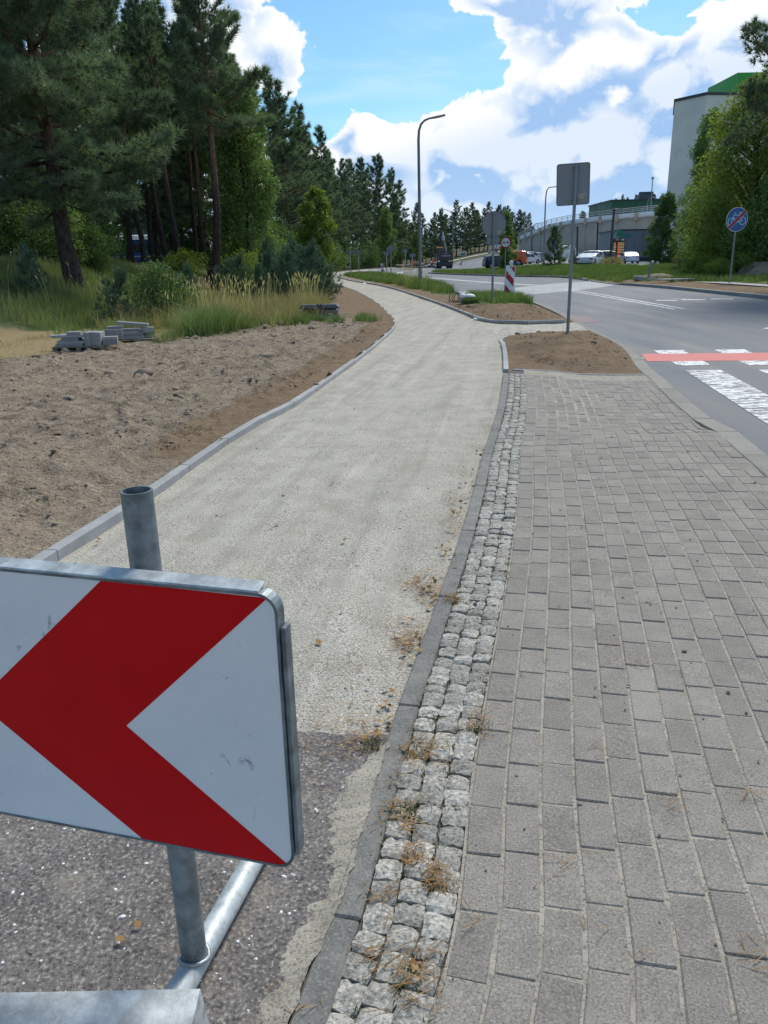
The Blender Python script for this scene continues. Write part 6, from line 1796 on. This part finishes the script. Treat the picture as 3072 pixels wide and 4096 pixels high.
    if roof_rail:
        for s in (1, -1):
            q = MB(); q.tube([(.5, s * w0 * .72, 1.66), (.6, s * w0 * .72, 1.73), (2.2, s * w0 * .72, 1.73), (2.4, s * w0 * .72, 1.66)], .025, 6); parts.append(('roof_rail', q.mesh('roof_rail', 'sack_white')))
    wl = []
    for x in K['wheels']:
        for s in (1, -1):
            q = MB(); q.cyl((x, s * (w0 - .20), K['r']), (x, s * (w0 + .004), K['r']), K['r'], n=18); r_ = MB(); r_.cyl((x, s * (w0 - .02), K['r']), (x, s * (w0 + .012), K['r']), K['r'] * .62, n=14)
            ar = MB(); ar.cyl((x, s * (w0 - .03), K['r'] + .02), (x, s * (w0 + .003), K['r'] + .02), K['r'] * 1.16, n=18)
            wl.append((q.mesh('wheel', 'rubber'), r_.mesh('rim', 'alloy'))); parts.append(('wheel_arch', ar.mesh('wheel_arch', 'black_plain')))
    return parts, wl, L
def park(name, model, px, py, Y, rz, label, cat='car', group='cars in the car park', s=1.0, z=None):
    parts, wl, L = model
    p = at(px, py, Y)
    t = empty(name, (p.x, Y, gz(p.x, Y) + .03 if z is None else z), math.radians(rz), label, cat, group); t.scale = (s, s, s)
    for nm, me in parts: o = obj(nm, me, t); o.location = (-L / 2, 0, 0)
    for w, r in wl:
        o = obj('wheel', w, t); o.location = (-L / 2, 0, 0); obj('rim', r, o)
    return t
# heading: rz=0 points to +x (right)
park('parked_car', make_car('suv', 'car_navy', True), 2000, 1078, 107, 8, 'navy blue car with white roof rails beside the narrow leafy tree')
park('parked_van', make_car('van', 'car_orange'), 2036, 1072, 114, 160, 'orange van with dark rear window beyond the striped beacon', 'van')
wh = make_car('hatch', 'car_white')
park('parked_car', wh, 2112, 1064, 123, 35, 'white car parked right beside the orange van')
park('parked_car', make_car('suv', 'car_paleblue'), 2122, 1056, 131, 35, 'pale bluish car, second of the row beyond the orange van')
park('parked_car', wh, 2134, 1054, 138, 35, 'white car before the blue one in the row beyond the orange van')
park('parked_car', make_car('sedan', 'car_blue'), 2151, 1050, 147, 30, 'bright blue car at the far end of the row')
park('parked_van', make_car('high_van', 'car_white', side_glass=(1,)), 2262, 1040, 150, 8, 'tall white van with raised roof before the pale curved wall', 'van')
park('parked_car', make_car('suv', 'car_silver'), 2345, 1050, 104, 165, 'pale silver crossover between the tall white van and the white coupe')
park('parked_car', make_car('suv', 'car_brown'), 2398, 1046, 113, 170, 'dark brown car behind the white coupe')
park('parked_car', make_car('sedan', 'car_black'), 2385, 1040, 124, 175, 'black car farthest back in front of the pale curved wall')
park('parked_car', make_car('hatch', 'car_silver'), 2352, 1036, 132, 178, 'grey roofed car partly hidden behind the pale silver crossover')
park('parked_car', make_car('coupe', 'car_white'), 2357, 1070, 84.5, 62, 'white low coupe seen from behind at the car park edge', s=1.0)
park('parked_car', make_car('sedan', 'car_paleblue'), 2514, 1054, 105, 86, 'pale sedan seen from behind under the price board')
park('parked_car', make_car('hatch', 'car_white'), 2690, 1050, 90, 80, 'white car partly hidden right of the dark pointed tree')
park('parked_car', make_car('sedan', 'car_silver'), 2742, 1050, 88, 165, 'silver car deep under the right leafy trees')
b = MB(); b.box((0, 0, .55), (.5, .5, 1.1), bev=.04); b.box((0, 0, 1.13), (.56, .56, .08), bev=.02); p = at(2425, 1046, 106)
t = empty('litter_bin', (p.x, 106, gz(p.x, 106)), 0, 'dark square litter bin between the brown car and the grey building', 'bin'); b.build('body', 'dark_trim', t)

def excavator():
    p = at(1779, 1066, 150); t = empty('excavator', (p.x, 150, gz(p.x, 150) - .1), math.radians(6), 'dark grey wheeled excavator with orange roofed cab seen from behind', 'excavator')
    # local: x right, y away, z up
    b = MB(); b.box((0, .8, .95), (2.0, 4.6, .5), bev=.08); b.build('chassis', 'digger_grey', t)
    for x in (-1.0, 1.0):
        for y in (-.6, 2.4):
            q = MB(); q.cyl((x - .24, y, .55), (x + .24, y, .55), .56, n=18); w = q.build('wheel', 'rubber', t)
            q = MB(); q.cyl((x + (.2 if x > 0 else -.2), y, .55), (x + (.27 if x > 0 else -.27), y, .55), .3, n=12); q.build('rim', 'digger_grey', w)
    q = MB(); q.box((0, -1.35, .75), (2.5, .14, .8), bev=.03); q.build('dozer_blade', 'digger_grey', t)
    q = MB(); q.box((1.12, -.9, 1.28), (.55, 1.0, .12), bev=.03); q.build('mudguard', 'pole_pale', t)
    q = MB(); q.cyl((0, .6, 1.2), (0, .6, 1.4), .8, n=20); q.build('turntable', 'black_plain', t)
    q = MB(); pr = [(-1.25, 1.42), (1.25, 1.42), (1.32, 1.8), (1.32, 2.75), (1.1, 2.95), (-1.1, 2.85), (-1.32, 2.7), (-1.32, 1.8)]
    M = Matrix.Translation((0, -1.1, 0)) @ FACE
    q.prism(pr, -2.6, 0, M); q.build('house', 'digger_grey', t)
    for x in (-1.12, 1.14):
        q = MB(); q.box((x, -1.115, 2.15), (.16, .04, .42)); q.build('tail_light', 'lamp_red', t)
    o = obj('lettering', text_mesh('VOLVO', .42, 'sign_white', .012), t); o.matrix_basis = Matrix.Translation((.05, -1.115, 2.2)) @ FACE @ Matrix.Diagonal((1.15, 1, 1, 1))
    q = MB(); q.box((.0, -1.11, 2.62), (.7, .03, .18)); q.build('model_plate', 'pole_grey', t)
    q = MB(); q.box((-.82, .9, 3.0), (.95, 1.6, 1.1), bev=.08); cb = q.build('cab', 'digger_grey', t)
    q = MB(); q.box((-.82, .09, 3.1), (.75, .03, .7)); q.build('window', 'glass_car', cb)
    q = MB(); q.box((-.82, .85, 3.66), (1.05, 1.8, .22), bev=.07); q.build('roof', 'digger_orange', cb)
    q = MB(); q.box((-.33, .12, 3.3), (.07, .07, .7)); q.build('orange_post', 'digger_orange', cb)
    q = MB(); q.tube([(.3, 1.4, 2.6), (.32, 2.6, 4.2), (.3, 3.2, 5.0)], [.28, .26, .2], 8); q.build('boom', 'digger_grey', t)
    q = MB(); q.tube([(.3, 3.2, 5.0), (.3, 3.5, 5.9), (.3, 3.8, 6.5)], [.2, .18, .12], 8); bm = q.build('upper_boom', 'galvanised_pale', t)
    for x in (.08, .52):
        q = MB(); q.tube([(x, 3.1, 4.9), (x, 3.5, 5.75)], [.09, .07], 6); q.build('hydraulic_ram', 'galvanised_pale', t)
    q = MB(); q.tube([(.62, 1.2, 2.7), (.66, 2.0, 3.6), (.55, 2.8, 4.6)], .04, 5); q.build('hose', 'pole_pale', t)
    q = MB(); q.tube([(.3, 3.8, 6.5), (.3, 6.0, 4.6), (.3, 6.6, 3.2)], [.14, .17, .13], 8); q.build('dipper_arm', 'digger_grey', t)
    q = MB(); q.prism([(-.5, -.5), (.45, -.4), (.55, .3), (-.3, .45)], -.55, .55, Matrix.Translation((.3, 6.6, 2.8)) @ Matrix.Rotation(PI / 2, 4, 'Z') @ FACE); q.build('bucket', 'digger_grey', t)
excavator()

# ------------------------------------------------------------------ people working on the road
def person(loc, rz, label, lean=.0, arms=((.25, -.15), (.25, -.15)), stride=.10, top='hivis_orange', legs='hivis_orange', knee=0.0, helmet=None):
    """joints in metres; x right, -y forward; lean bends the trunk forward at the hip"""
    hz = .93 - knee * .15; J = {}
    def fw(d, up, x=0): return Vector((x, -(d), up))
    J['pelvis'] = Vector((0, 0, hz)); u = Vector((0, -math.sin(lean), math.cos(lean)))
    J['waist'] = J['pelvis'] + u * .16; J['chest'] = J['pelvis'] + u * .40; J['neckb'] = J['pelvis'] + u * .55
    hd = Vector((0, -math.sin(lean * .8 + .12), math.cos(lean * .8 + .12)))
    J['neck'] = J['neckb'] + hd * .07; J['head0'] = J['neckb'] + hd * .13; J['head1'] = J['neckb'] + hd * .23; J['head2'] = J['neckb'] + hd * .30
    V = []; E = []; Rr = []
    idx = {}
    def add(n, p, r, par=None):
        idx[n] = len(V); V.append(tuple(p)); Rr.append(r)
        if par is not None: E.append((idx[par], idx[n]))
    add('pelvis', J['pelvis'], .155); add('waist', J['waist'], .145, 'pelvis'); add('chest', J['chest'], .165, 'waist'); add('neckb', J['neckb'], .085, 'chest')
    add('neck', J['neck'], .055, 'neckb'); add('head0', J['head0'], .075, 'neck'); add('head1', J['head1'], .098, 'head0'); add('head2', J['head2'], .07, 'head1')
    for s, (sw, out) in ((1, arms[0]), (-1, arms[1])):
        k = str(s)
        sh = J['chest'] + u * .10 + Vector((s * .19, 0, 0)); a = sw
        el = sh + Vector((s * .05, -math.sin(a) * .29, -math.cos(a) * .29)); wr = el + Vector((-s * .02, -math.sin(a + .45) * .25, -math.cos(a + .45) * .25)); d = (wr - el).normalized()
        add('sh' + k, sh, .065, 'chest'); add('el' + k, el, .048, 'sh' + k); add('wr' + k, wr, .034, 'el' + k); add('pa' + k, wr + d * .07, .036, 'wr' + k)
        sd = Vector((0, 1, 0)) if abs(d.y) < .7 else Vector((0, 0, 1))
        for f in range(4):
            o = sd * (f - 1.5) * .019; ln = (.075, .085, .08, .062)[f]
            add(f'f{k}{f}', wr + d * (.105) + o, .0095, 'pa' + k); add(f'g{k}{f}', wr + d * (.105 + ln) + o + Vector((-s * .015, 0, 0)), .008, f'f{k}{f}')
        add('t' + k, wr + d * .06 + sd * -.045, .0105, 'wr' + k); add('u' + k, wr + d * .10 + sd * -.055, .009, 't' + k)
        st = stride * s
        hp = J['pelvis'] + Vector((s * .095, 0, -.05)); kn = Vector((s * .105, -st * .6 - knee * .3, hz * .52)); an = Vector((s * .11, -st * .9 + knee * .1, .09)); to = an + Vector((s * .02, -.17, -.045))
        add('hp' + k, hp, .105, 'pelvis'); add('kn' + k, kn, .068, 'hp' + k); add('an' + k, an, .048, 'kn' + k); add('to' + k, to, .042, 'an' + k)
    me = bpy.data.meshes.new('body'); me.from_pydata(V, E, [])
    o = bpy.data.objects.new('tmp', me); COL.objects.link(o)
    m = o.modifiers.new('skin', 'SKIN'); o.modifiers.new('sub', 'SUBSURF').levels = 1
    for i, d in enumerate(me.skin_vertices[0].data): d.radius = (Rr[i], Rr[i]); d.use_root = (i == 0)
    bm = bpy.data.meshes.new_from_object(o.evaluated_get(bpy.context.evaluated_depsgraph_get())); bpy.data.objects.remove(o)
    bm.name = 'body'; bm.materials.clear()
    for n in (top, legs, 'skin', 'boots'): bm.materials.append(MATS[n])
    hands = [Vector(V[idx['pa1']]), Vector(V[idx['pa-1']])]
    for p in bm.polygons:
        c = Vector(p.center); p.use_smooth = True
        if (c - J['head1']).length < .20 and (c - J['neckb']).dot(hd) > .05: k = 2
        elif min((c - h).length for h in hands) < .15 and c.z < J['chest'].z + .2 and min((c - h).length for h in hands) < .14: k = 2
        elif c.z < .14: k = 3
        elif (c - J['pelvis']).dot(u) < .06 and c.z < hz + .05: k = 1
        else: k = 0
        p.material_index = k
    t = empty('person', loc, rz, label, 'person', 'road workers in orange')
    obj('body', bm, t)
    # face and hair
    f = MB(); side = Vector((1, 0, 0)); fwd = hd.cross(side).normalized(); fwd = fwd if fwd.y < 0 else -fwd; hc = J['head1']
    f.ball(hc + fwd * .098 - hd * .012, .016, 6, 5, (.8, 1.2, 1.3)); f.build('nose', 'skin', t)
    for s in (1, -1):
        f = MB(); f.ball(hc + fwd * .088 + side * s * .034 + hd * .012, .011, 6, 4); f.build('eye', 'black_plain', t)
        f = MB(); f.ball(hc + side * s * .098, .024, 6, 5, (.4, .8, 1.2)); f.build('ear', 'skin', t)
    f = MB(); f.box(hc + fwd * .090 - hd * .045, (.045, .012, .008)); f.build('mouth', 'lamp_red', t)
    f = MB(); f.ball(hc + hd * .035 - fwd * .012, .108, 12, 8, (1, 1.08, .92)); f.build('helmet' if helmet else 'hair', helmet or 'boots', t)
    # reflective bands on the jacket
    for k in (.14, .30):
        c = J['pelvis'] + u * k; b = MB(); n = 16; r = .178
        Vb = [c + side * math.cos(2 * PI * i / n) * r * 1.02 + u.cross(side) * math.sin(2 * PI * i / n) * r + u * z for z in (-.025, .025) for i in range(n)]
        b.addm(Vb, [[i, (i + 1) % n, n + (i + 1) % n, n + i] for i in range(n)], True); b.build('reflective_band', 'hivis_stripe', t)
    return t
def worker(px, Y, rz, label, **kw):
    p = at(px, 1060, Y); person((p.x, Y, gz(p.x, Y) - .09), math.radians(rz), label, **kw)
worker(1658, 165, 20, 'worker in full orange suit standing alone by the rubble', arms=((.5, 0), (.4, 0)))
worker(1727, 160, 200, 'worker in orange jacket and dark trousers bending forward beside the excavator', lean=.75, legs='trousers_dark', arms=((.9, 0), (.8, 0)), knee=.4)
worker(1733, 167, 150, 'worker in orange jacket standing just behind the bending one', legs='trousers_dark', arms=((.6, 0), (.3, 0)))
worker(1746, 157, 90, 'worker in orange vest over black trousers close to the excavator', legs='trousers_dark', arms=((.3, 0), (.7, 0)), helmet='sign_white')

# ------------------------------------------------------------------ small things along the path
def rubble():
    p = at(1640, 1068, 168); 
    t = empty('rubble_heap', (p.x, 169, gz(p.x, 169)), 0, 'long low heap of orange brown soil and broken slabs behind the workers', 'rubble heap')
    r = np.random.default_rng(3); b = MB()
    for i in range(46):
        x = r.uniform(-2.6, 5.2); h = r.uniform(.2, .95); b.ball((x, r.uniform(-.5, .5), h * .4), r.uniform(.3, .6), 8, 5, (1.2, 1, .8))
    b.build('soil', 'soil_heap', t)['kind'] = 'stuff'
    for i in range(14):
        s = MB(); s.box((0, 0, 0), (r.uniform(.6, 1.3), r.uniform(.4, .8), .12), bev=.02); o = s.build('broken_slab', 'tile_rubble', t)
        o.location = (r.uniform(1.2, 6.2), r.uniform(-.9, -.3), r.uniform(.15, .95)); o.rotation_euler = (r.uniform(-.8, .8), r.uniform(-.5, .5), r.uniform(0, 3))
    for i in range(3):
        s = MB(); s.box((0, 0, 0), (2.4, .9, .1), bev=.02); o = s.build('loose_slab', 'edging_new', t)
        o.location = (3.4 + i * .9, -1.8 - i * .2, .35 + .15 * i); o.rotation_euler = (.1, -.25 - .1 * i, .2 * i)
rubble()

def slab_stacks():
    """kerb slabs: every slab is a thing of its own"""
    K = .66
    def pal(x, y, rz, w, d, label):
        t = empty('pallet', (x, y, gz(x, y) - .01), rz, label, 'pallet', 'pallets under the slab stacks')
        for k in range(5): b = MB(); b.box((0, (k - 2) * d / 4.6, .075), (w, .11, .022), bev=.003); b.build('deck_board', 'wood_grey', t)
        for k in (-1, 0, 1): b = MB(); b.box((k * (w / 2 - .05), 0, .025), (.09, d, .075), bev=.004); b.build('bearer', 'wood_grey', t)
        return t
    me = {L: MB().box((0, 0, 0), (L * K, .30 * K, .08 * K), bev=.003).mesh('edging_block', 'slab_concrete') for L in (1.0, .8, .6, .5, .4)}
    def slab(L, x, y, z, rz, label, group, rx=0.0, ry=0.0):
        o = obj('edging_block', me[L]); o['kind'] = 'thing'; zr = za if y < 16.7 else zb; o.location = (x, y, zr + (z - zr) * K); o.rotation_euler = (rx, ry, rz); tag(o, label, 'concrete slab', group); return o
    A = (-6.12, 15.95); B = (-5.52, 17.35); za = gz(*A) + .078; zb = gz(*B) + .078
    pal(A[0] + .05, A[1] + .02, .12, 1.0, .7, 'weathered pallet under the front slab stack'); pal(B[0] + .1, B[1], .30, 1.0, .75, 'weathered pallet under the rear slab stack')
    g1, g2 = 'slabs of the front stack', 'slabs of the rear stack'
    l1, l2 = 'grey concrete slab lying flat in the front stack', 'grey concrete slab lying flat in the rear stack'
    def loc(o, a, u, v): u, v = u * K, v * K; return o[0] + u * math.cos(a) - v * math.sin(a), o[1] + u * math.sin(a) + v * math.cos(a)
    for k in range(2):
        for j in range(3): x, y = loc(A, .12, -.18 + .05 * k, -.32 + .31 * j); slab(.8, x, y, za + .04 + .082 * k, .12 + random.uniform(-.03, .03), l1, g1)
    for j in range(2): x, y = loc(A, .12, -.16, -.26 + .31 * j); slab(.5, x, y, za + .206, .12, l1, g1)
    for j in range(2): x, y = loc(A, .12, -.14, -.30 + .31 * j); slab(.8, x, y, za + .30, .16, l1, g1)
    x, y = loc(A, .12, -.52, -.25); slab(.4, x, y, za + .30, .3, 'short pale slab end sticking out left of the front stack', None)
    x, y = loc(A, .12, -.02, -.28); slab(.4, x, y, za + .385, .1, 'short slab piece lying topmost on the front stack', None)
    for k in range(6):
        for j in range(2): x, y = loc(A, .12, .30 + .083 * k, -.28 + .31 * j); slab(.4, x, y, za + .20 - .01 * (k > 3), .12, 'grey slab standing on end side by side in the front stack', 'slabs on end in the front stack', ry=PI / 2 + (.0 if k < 5 else .06))
    for k in range(3): x, y = loc(A, .12, 1.0, -.2); slab(.4, x, y, za + .04 + .082 * k, .2, 'low slab pair between the two stacks', 'slabs between the stacks')
    x, y = loc(A, .12, .95, .35); slab(.6, x, y, za + .26, .15, 'pale slab set on edge behind the slabs on end', None, rx=PI / 2)
    for k in range(4):
        for j in range(2): x, y = loc(B, .30, -.05 - .03 * k, -.34 + .32 * j); slab(1.0 if k != 2 else .8, x, y, zb + .04 + .082 * k, .30 + random.uniform(-.03, .03), l2, g2)
        if k < 3: x, y = loc(B, .30, .12, .30); slab(.8, x, y, zb + .04 + .082 * k, .30, l2, g2)
    x, y = loc(B, .30, -.42, -.15); slab(.5, x, y, zb + .372, .2, 'half length slab on the left top of the rear stack', None)
    x, y = loc(B, .30, .14, .0); slab(1.0, x, y, zb + .455, .05, 'pale top slab lying aslant over the rear stack', None, ry=.10)
    for k in range(4): x, y = loc(B, .30, .60, -.18 + .1 * (k % 2)); slab(.4, x, y, zb + .04 + .082 * k, .3 + .03 * k, 'short slab block propping the pale top slab', 'prop blocks of the rear stack')
slab_stacks()

def sign_feet():
    x, y = -1.74, 22.9; z = gz(x, y)
    for k, (w, dx, lab) in enumerate(((1.02, .10, 'lower grey concrete plank half sunk in the grass under the black covers'), (1.12, -.02, 'upper brownish plank carrying the black plastic covers'))):
        o = MB().box((0, 0, 0), (w, .42, .10 if k else .11), bev=.01).build('plank', 'slab_concrete' if not k else 'wood_grey'); o.location = (x + dx, y, z + .075 + .15 * k); o.rotation_euler.z = -.04
        tag(o, lab, 'plank')
    o = MB().box((0, 0, 0), (.42, .09, .03), bev=.005).build('lath', 'wood_pale'); o.location = (x + .62, y - .1, z + .155); o.rotation_euler.z = .25; tag(o, 'short pale wooden lath sticking out from under the black covers', 'lath')
    for sx, lab in ((-.29, 'left black plastic cover with chamfered edge on the planks'), (.29, 'right black plastic cover with chamfered edge on the planks')):
        t = empty('plastic_cover', (x + sx, y, z + .285), -.04, lab, 'plastic cover', 'black covers on the planks')
        b = MB(); P = [(-.29, -.24), (.29, -.24), (.29, .24), (-.29, .24)]; s = 1 if sx > 0 else -1
        V = [(p[0], p[1], 0.06) for p in P] + [(p[0] * .82 - s * .04, p[1] * .72, .14) for p in P] + [(p[0], p[1], .03) for p in P]
        b.addm(V, [[4, 5, 6, 7]] + [[i, (i + 1) % 4, 4 + (i + 1) % 4, 4 + i] for i in range(4)] + [[8 + i, 8 + (i + 1) % 4, (i + 1) % 4, i] for i in range(4)] + [[11, 10, 9, 8]])
        b.build('lid', 'plastic_dark', t)
        b = MB(); b.box((0, 0, 0), (.50, .40, .06), bev=.01); b.build('base', 'plastic_black', t)
        for k in (-.16, .02): b = MB(); b.cyl((k, -.2, .0), (k, -.245, .0), .022, n=10); b.build('socket', 'rubber', t)
        b = MB(); b.box((-.02 if s < 0 else -.25, -.205, 0), (.16, .02, .045)); b.build('red_lens', 'lamp_red', t)
        b = MB(); b.box((.24 * s, -.21, 0), (.06, .02, .05)); b.build('white_tab', 'sack_white', t)
    b = MB(); b.box((x, y, z + .40), (.17, .46, .05), bev=.012); o = b.build('strap', 'plastic_black'); tag(o, 'dark strap over the seam of the two black plastic covers', 'strap')
sign_feet()

def bundle():
    x, y = 2.98, 29.2; z = gz(x, y) + .03
    t = empty('hose_coil', (x - .25, y - .1, z), 0, 'black hose coiled in loops at the kerb beside the white sacks', 'hose')
    for k, (r, dx, tl) in enumerate(((.19, -.02, .15), (.17, .06, -.1), (.15, .12, .25), (.12, .62, .1))):
        b = MB(); pts = [(dx + r * math.cos(a) * .95, .12 * math.cos(a + tl) + .05 * k, .05 + r + r * math.sin(a)) for a in np.linspace(-PI / 2, 1.5 * PI, 26)]; b.tube(pts, .014, 7, False); b.build('loop', 'rubber', t)
    b = MB(); b.tube([(-.25, -.1, .02), (-.22, -.12, .16), (-.18, 0, .02)], .012, 6); b.build('grey_bracket', 'pole_pale', t)
    r = np.random.default_rng(5)
    for k, (dx, dz, sc, lab) in enumerate((((.06), .25, (.14, .14, .10), 'smaller white sack resting beside the hose loops'), (.32, .25, (.22, .17, .085), 'larger white sack lying right of the smaller one'))):
        b = MB(); b.ball((0, 0, 0), 1, 18, 12, sc)
        b.v = [tuple(np.array(p) * (1 + .22 * (vnoise(np.array([p[0] * 9 + 40]), np.array([p[1] * 9 + p[2] * 11 + 40 + k]), 5)[0] - .5)) + np.array([0, 0, -.04 * (abs(p[0]) > .2)])) for p in b.v]
        o = b.build('white_sack', 'sack_white'); o.location = (x + dx, y, z + dz); o.rotation_euler = (0, .12, .1); tag(o, lab, 'sack', 'white sacks at the kerb')
    b = MB(); b.box((0, 0, 0), (.12, .2, .26), bev=.01); o = b.build('grey_box', 'pole_pale'); o.location = (x + .0, y + .0, z + .13); o.rotation_euler.y = -.05; tag(o, 'upright pale grey box supporting the smaller white sack', 'box')
    b = MB(); b.box((0, 0, 0), (.42, .3, .18), bev=.03); o = b.build('crate', 'plastic_dark'); o.location = (x + .34, y + .1, z + .08); tag(o, 'low dark crate under the larger white sack', 'crate')
    X, Y, tn = tuft_pts(24, x + .08, x + .55, y - .3, y - .1, 301, lambda X, Y: X > 0, 40, .04); blades('island_grass', X, Y, .2, .012, 'grass_green', 302, tn * .6, bend=.5, lift=.05)
bundle()
o = MB().box((0, 0, 0), (.16, .1, .05), bev=.015).build('paper_scrap', 'sack_white'); x, y = gp(1905, 1280, -.05); o.location = (x, y, -.03); o.rotation_euler = (.3, .1, .5); tag(o, 'crumpled white paper scrap on the gravel beside the kerb', 'litter')

def train():
    p = at(470, 1000, 72); z0 = gz(p.x, 72) - .3
    t = empty('railway_carriage', (p.x - .4, 72, z0), math.radians(7), 'bright blue carriage with pale roof glimpsed behind the pine trunks', 'carriage')
    ztop = at(500, 947, 72).z - z0
    b = MB(); b.box((3.6, 1.4, ztop * .5), (8.4, 2.8, ztop - .5), bev=.12); b.build('body', 'train_blue', t)
    b = MB(); b.prism([(-1.4, 0), (1.4, 0), (1.1, .32), (0, .45), (-1.1, .32)], -4.2, 4.2, Matrix.Translation((3.6, 1.4, ztop - .26)) @ Matrix.Rotation(PI / 2, 4, 'Z') @ FACE); b.build('roof', 'train_roof', t)
    for k in range(6):
        b = MB(); b.box((.9 + k * 1.15, -.02, ztop * .64), (.62, .05, .7), bev=.02); b.build('window', 'glass_dark', t)
    b = MB(); b.cyl((.0, -.02, ztop * .82), (.0, -.06, ztop * .82), .16, n=14); b.build('lamp', 'train_roof', t)
    b = MB(); b.box((3.6, -.015, ztop * .36), (8.3, .03, .1)); b.build('pale_stripe', 'train_roof', t)
    b = MB(); b.box((.9, -.1, .45), (2.2, .3, .5), bev=.05); b.build('orange_buffer', 'rust_orange', t)
    for k in range(4):
        b = MB(); b.cyl((.6 + 2 * k, .3, .3), (.6 + 2 * k, .5, .3), .42, n=14); b.build('wheel', 'black_plain', t)
    q = at(560, 900, 92); t = empty('silo', (q.x, 92, gz(q.x, 92) - .5), 0, 'pale grey upright silo behind the blue carriage', 'silo')
    b = MB(); b.cyl((0, 0, 0), (0, 0, 8), 1.5, n=24); b.build('shell', 'silo_grey', t)
    b = MB(); b.cyl((0, 0, 8), (0, 0, 8.8), 1.5, .3, n=24); b.build('cap', 'silo_grey', t)
train()

def right_bits():
    p = at(2588, 1130, 50)
    t = empty('leaning_post', (p.x, 50, gz(p.x, 50)), 0, 'leaning grey post with pale tip beside the dug up kerb', 'post')
    e = at(2612, 1042, 50) - Vector(t.location); e.y = 0
    b = MB(); b.tube([(0, 0, -.1), e * .9], .075, 10); b.build('shaft', 'pole_grey', t)
    b = MB(); b.tube([e * .9, e], [.085, .06], 10); b.build('tip', 'sack_white', t)
    b = MB(); b.box((-.35, 0, .08), (.9, .6, .3), (0, .15, .2), bev=.05); b.build('concrete_foot', 'slab_concrete', t)
    b = MB(); b.box((.35, .1, .05), (.7, .5, .2), (0, -.2, .5), bev=.04); b.build('tyre_foot', 'rubber', t)
    for i, (px, Y, r, h, lab) in enumerate(((2632, 51, 1.1, .34, 'low soil heap around the leaning post'), (3052, 49.5, 1.55, 1.0, 'big pale soil heap at the right edge under the trees'), (2572, 54, .8, .22, 'small soil heap left of the leaning post'), (2978, 49, .7, .22, 'flat pale soil spill at the foot of the big heap'))):
        q = at(px, 1080, Y); b = MB(); b.ball((0, 0, 0), 1, 28, 14, (r, r * .9, h))
        b.v = [tuple(np.array(p_) * (1 + .35 * (fbm(np.array([p_[0] * 1.6 + 30 + i * 7]), np.array([p_[1] * 1.6 + p_[2] * 2 + 30]), 4, 3)[0] - .5))) for p_ in b.v]
        o = b.build('soil_heap', 'soil_heap'); o.location = (q.x, Y, gz(q.x, Y)); tag(o, lab, 'soil heap')
    q = at(2680, 1135, 46); t = empty('slatted_panel', (q.x, 46, gz(q.x, 46) + .1), .35, 'slatted panel lying flat on the soil beside the leaning post', 'panel')
    for k in range(8):
        b = MB(); b.box((k * .24 - .8, 0, .05), (.09, 1.5, .04), (0, 0, .25), bev=.008); b.build('slat', 'label_grey' if k % 2 else 'pole_pale', t)
    for y in (-.5, .5): b = MB(); b.box((0, y, .02), (2.0, .08, .04), bev=.008); b.build('rail', 'pole_grey', t)
    q = at(2700, 1075, 80); o = MB().box((0, 0, .4), (.5, .5, .8), bev=.05).build('rusty_box', 'rust_orange'); o.location = (q.x, 80, gz(q.x, 80)); tag(o, 'rusty brown box standing in the grass by the dark pointed tree', 'box')
right_bits()
